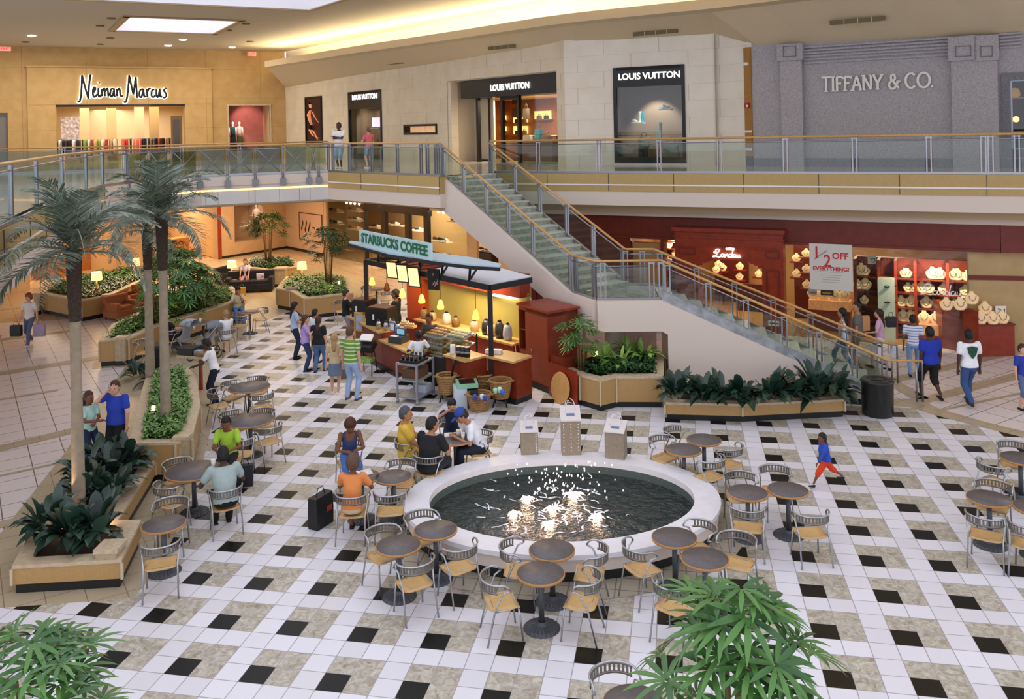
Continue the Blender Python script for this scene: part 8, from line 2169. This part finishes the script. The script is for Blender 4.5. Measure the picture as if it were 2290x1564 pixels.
# papers and cups on tables
def on_table(k, dx, dy): v = TP[k]; return Vector((v.x + dx, v.y + dy, .737))
def cup(P, lb, hx='#f0ece4'): return item('paper_cup', lb, 'cup', P, [('cup_body', mat('cup_' + hx[1:], hx, .5), lambda m: m.lathe((0, 0, 0), [(.028, 0), (.042, .12)], 12)), ('lid', M_WHITE, lambda m: m.lathe((0, 0, .12), [(.044, 0), (.04, .012)], 12))])
cup(on_table(21, .05, .1), 'clear iced drink cup in the middle of the table of four', '#e4dccc'); cup(on_table(21, .15, -.05), 'paper cup in front of the man with the cap'); cup(on_table(3, .3, .12), 'white cup on the large table before the woman in green')
cup(on_table(24, -.1, .0), 'white cup on the table beside the woman in white')
item('newspaper', 'open newspaper on the small table before the woman in blue', 'newspaper', on_table(5, -.02, .12), [('left_page', mat('newsprint', '#dcd8d4', .8, noise=.12, nscale=30), lambda m: m.box((-.09, 0, .006), (.17, .24, .012), M=Matrix.Rotation(.06, 3, 'Y'))), ('right_page', mat('newsprint', '#dcd8d4', .8), lambda m: m.box((.09, 0, .006), (.17, .24, .012), M=Matrix.Rotation(-.06, 3, 'Y')))], .4)
item('magazine', 'white magazine lying behind the drinks on the table of four', 'magazine', on_table(21, -.08, .2), [('cover', M_WHITE, lambda m: m.box((0, 0, .008), (.28, .2, .016)))], .1)


# strollers
def stroller(P, rz, lb, hx):
    r = empty('stroller', P, rz, lb, 'stroller'); m = MB()
    for s in (-1, 1):
        m.tube([(s * .24, .38, .12), (s * .24, -.05, .55), (s * .24, -.42, .98)], .013, 6); m.tube([(s * .24, -.36, .14), (s * .24, .05, .62)], .013, 6)
    m.tube([(-.24, -.42, .98), (-.2, -.5, 1.02), (.2, -.5, 1.02), (.24, -.42, .98)], .014, 6); m.tube([(-.24, -.36, .14), (.24, -.36, .14)], .012, 6); m.tube([(-.24, .38, .12), (.24, .38, .12)], .012, 6); m.build('frame', M_STEEL, r)
    for x, y, rr in ((-.26, .38, .1), (.26, .38, .1), (-.27, -.36, .14), (.27, -.36, .14)):
        m = MB(); m.tube([(x, y + (rr - .015) * math.cos(a), rr + (rr - .015) * math.sin(a)) for a in [2 * PI * i / 16 for i in range(16)]], .016, 6, closed=True); m.lathe((x, y, rr), [(.03, -.015), (.03, .015)], 10, axis=Matrix.Rotation(PI / 2, 3, 'Y')); m.build('wheel', M_DK, r)
    m = MB(); m.box((0, 0, .42), (.38, .42, .05)); m.box((0, -.24, .66), (.38, .05, .5), M=Matrix.Rotation(.4, 3, 'X')); m.build('seat', mat('stroller_' + hx[1:], hx, .8), r)
    m = MB(); m.loft([[Vector((.2 * math.cos(t), -.36 + .32 * k_ * math.sin(a), .85 + .22 * math.cos(a) * math.sin(t))) for t in [PI * i / 8 for i in range(9)]] for a, k_ in ((-.6, 1), (-.1, 1), (.4, 1), (.9, 1))], cap=False); m.build('hood', mat('stroller_' + hx[1:], hx, .8), r)
    m = MB(); m.box((0, 0, .22), (.36, .5, .1)); m.build('basket', mat('stroller_mesh', '#5a5c60', .8), r)


stroller(G(455, 800), 2.0, 'grey stroller standing between the woman in white and the trash station', '#7c8088')
stroller(G(405, 790), 1.2, 'second grey stroller with a white blanket behind the palm trunks', '#a8acb4')
# trash station and stand where the man in white leans
item('tray_stand', 'wooden stand piled with trays and a straw basket, beside the ivy planter', 'stand', G(446, 872), [('post', M_CHERRY, lambda m: m.box((.05, 0, .42), (.07, .07, .84))), ('shelf', M_STONE, lambda m: m.box((-.15, .05, .86), (.8, .45, .05))), ('dark_tray', M_DK, lambda m: m.box((-.35, .1, .98), (.45, .4, .18))), ('straw_basket', M_WICK, lambda m: m.lathe((.15, 0, .88), [(.13, 0), (.2, .1), (.17, .12)], 16, cap=False)), ('napkins', mat('napkin_blue', '#a8b4cc', .6), lambda m: m.box((-.05, .05, .95), (.2, .16, .1)))], -.3)
item('trash_bin', 'black square bin behind the palm trunks left of the tray stand', 'trash bin', G(350, 838), [('body', M_DK, lambda m: m.box((0, 0, .38), (.5, .5, .76))), ('lid', mat('bin_lid', '#34322f', .5), lambda m: m.box((0, 0, .8), (.54, .54, .08)))], .3)


# lounge: sofas, armchair and lamps
def sofa(P, w, rz, hx, lb, seats=2):
    ma = mat('upholstery_' + hx[1:], hx, .9, noise=.12, nscale=9)
    ps = [('base', ma, lambda m: m.box((0, 0, .22), (w, .8, .28))), ('backrest', ma, lambda m: m.box((0, -.33, .58), (w, .2, .5))), ('arm', ma, lambda m: m.box((-w / 2 + .09, 0, .45), (.18, .8, .34))), ('arm', ma, lambda m: m.box((w / 2 - .09, 0, .45), (.18, .8, .34)))]
    for k in range(seats): ps.append(('cushion', ma, lambda m, k=k: m.box((-(w - .36) / 2 + (w - .36) / seats * (k + .5), .06, .42), ((w - .36) / seats - .02, .62, .14))))
    for sx in (-1, 1):
        for sy in (-1, 1): ps.append(('foot', M_DK, lambda m, sx=sx, sy=sy: m.box((sx * (w / 2 - .08), sy * .33, .04), (.05, .05, .08))))
    r = item('armchair' if seats == 1 else 'sofa', lb, 'armchair' if seats == 1 else 'sofa', P, ps, rz)
    for o in r.children: b = o.modifiers.new('bevel', 'BEVEL'); b.width = .035; b.segments = 2
    return r


sofa(G(560, 652), 1.9, 3.3, '#2b2d33', 'dark grey sofa in front of the far planter, where the girl in white sits')
sofa(G(512, 640), .95, 4.4, '#24262a', 'black armchair left of the dark grey sofa', 1)
sofa(G(272, 712), .95, 4.2, '#a8643c', 'rust brown armchair right of the far left planter', 1)
sofa(G(300, 690), 1.0, 2.6, '#a8643c', 'second rust brown armchair behind the first, by the far left planter', 1)
sofa(G(345, 712), .95, 1.2, '#9a5c38', 'brown armchair half hidden behind the big fan palm', 1)


def table_lamp(P, lb, r_=.2, base_h=.5): return item('table_lamp', lb, 'lamp', P, [('lamp_base', mat('lamp_brass', '#8a6a3a', .3, .6), lambda m: (m.lathe((0, 0, 0), [(.09, 0), (.05, .06), (.025, .15), (.025, base_h)], 14))), ('lamp_shade', mat('lamp_shade_glow', '#f2cf90', .7, emit='#ffcf84', estr=1.3), lambda m: m.lathe((0, 0, base_h - .03), [(r_, 0), (r_ * .85, .3)], 18, cap=False))])
for (x, y, z, lb) in ((217, 655, .8, 'lit table lamp with a cream shade on the far left planter'), (519, 624, .5, 'lit table lamp with a cream shade behind the black armchair'), (676, 628, .5, 'lit table lamp between the two far planters'), (302, 620, .8, 'lit table lamp glowing behind the palm fronds')):
    P = G(x, y, z); table_lamp(P, lb); 
    if z < .7: item('side_table', 'small side table under the ' + ('lamp behind the black armchair' if x < 600 else 'lamp between the far planters'), 'side table', Vector((P.x, P.y, 0)), [('top', M_KWOOD, lambda m: m.box((0, 0, .48), (.5, .5, .03))), ('leg', M_DK, lambda m: m.cyl((0, 0), .03, .02, .47, 10)), ('foot', M_DK, lambda m: m.cyl((0, 0), .18, 0, .03, 14))])
    light_point('lamp_light', P + Vector((0, 0, .62)), 10, (1, .7, .4), .1)
person('girl in a white top and pink skirt sitting on the dark grey sofa', G(549, 650, 0) + Vector((0, .0, 0)), 190, 1.55, skin='light', hair='#6a3c24', hs='long', top='#e8e0ea', bottom='#c08a94', bl='knee', female=True, sit=True, zs=.5)
bag(G(541, 662), .3, .34, '#d8a028', 'yellow shopping bag on the floor before the sofa', .3, handle='#b08020'); bag(G(560, 652) + Vector((.42, .02, .49)), .3, .24, '#e6dce6', 'white and pink bag lying on the sofa beside the girl', .4, mark='#c83c70')
item('coffee_table', 'low dark table left of the armchairs behind the fan palm', 'table', G(318, 738), [('top', M_DK, lambda m: m.box((0, 0, .4), (.8, .6, .06))), ('leg', M_DK, lambda m: m.box((-.35, 0, .19), (.05, .5, .38))), ('leg', M_DK, lambda m: m.box((.35, 0, .19), (.05, .5, .38)))], .5)
for o in list(bpy.data.objects):
    if o.type == 'MESH' and o.get('category') is None and o.parent is None and not o.get('kind'): o['kind'] = 'structure'
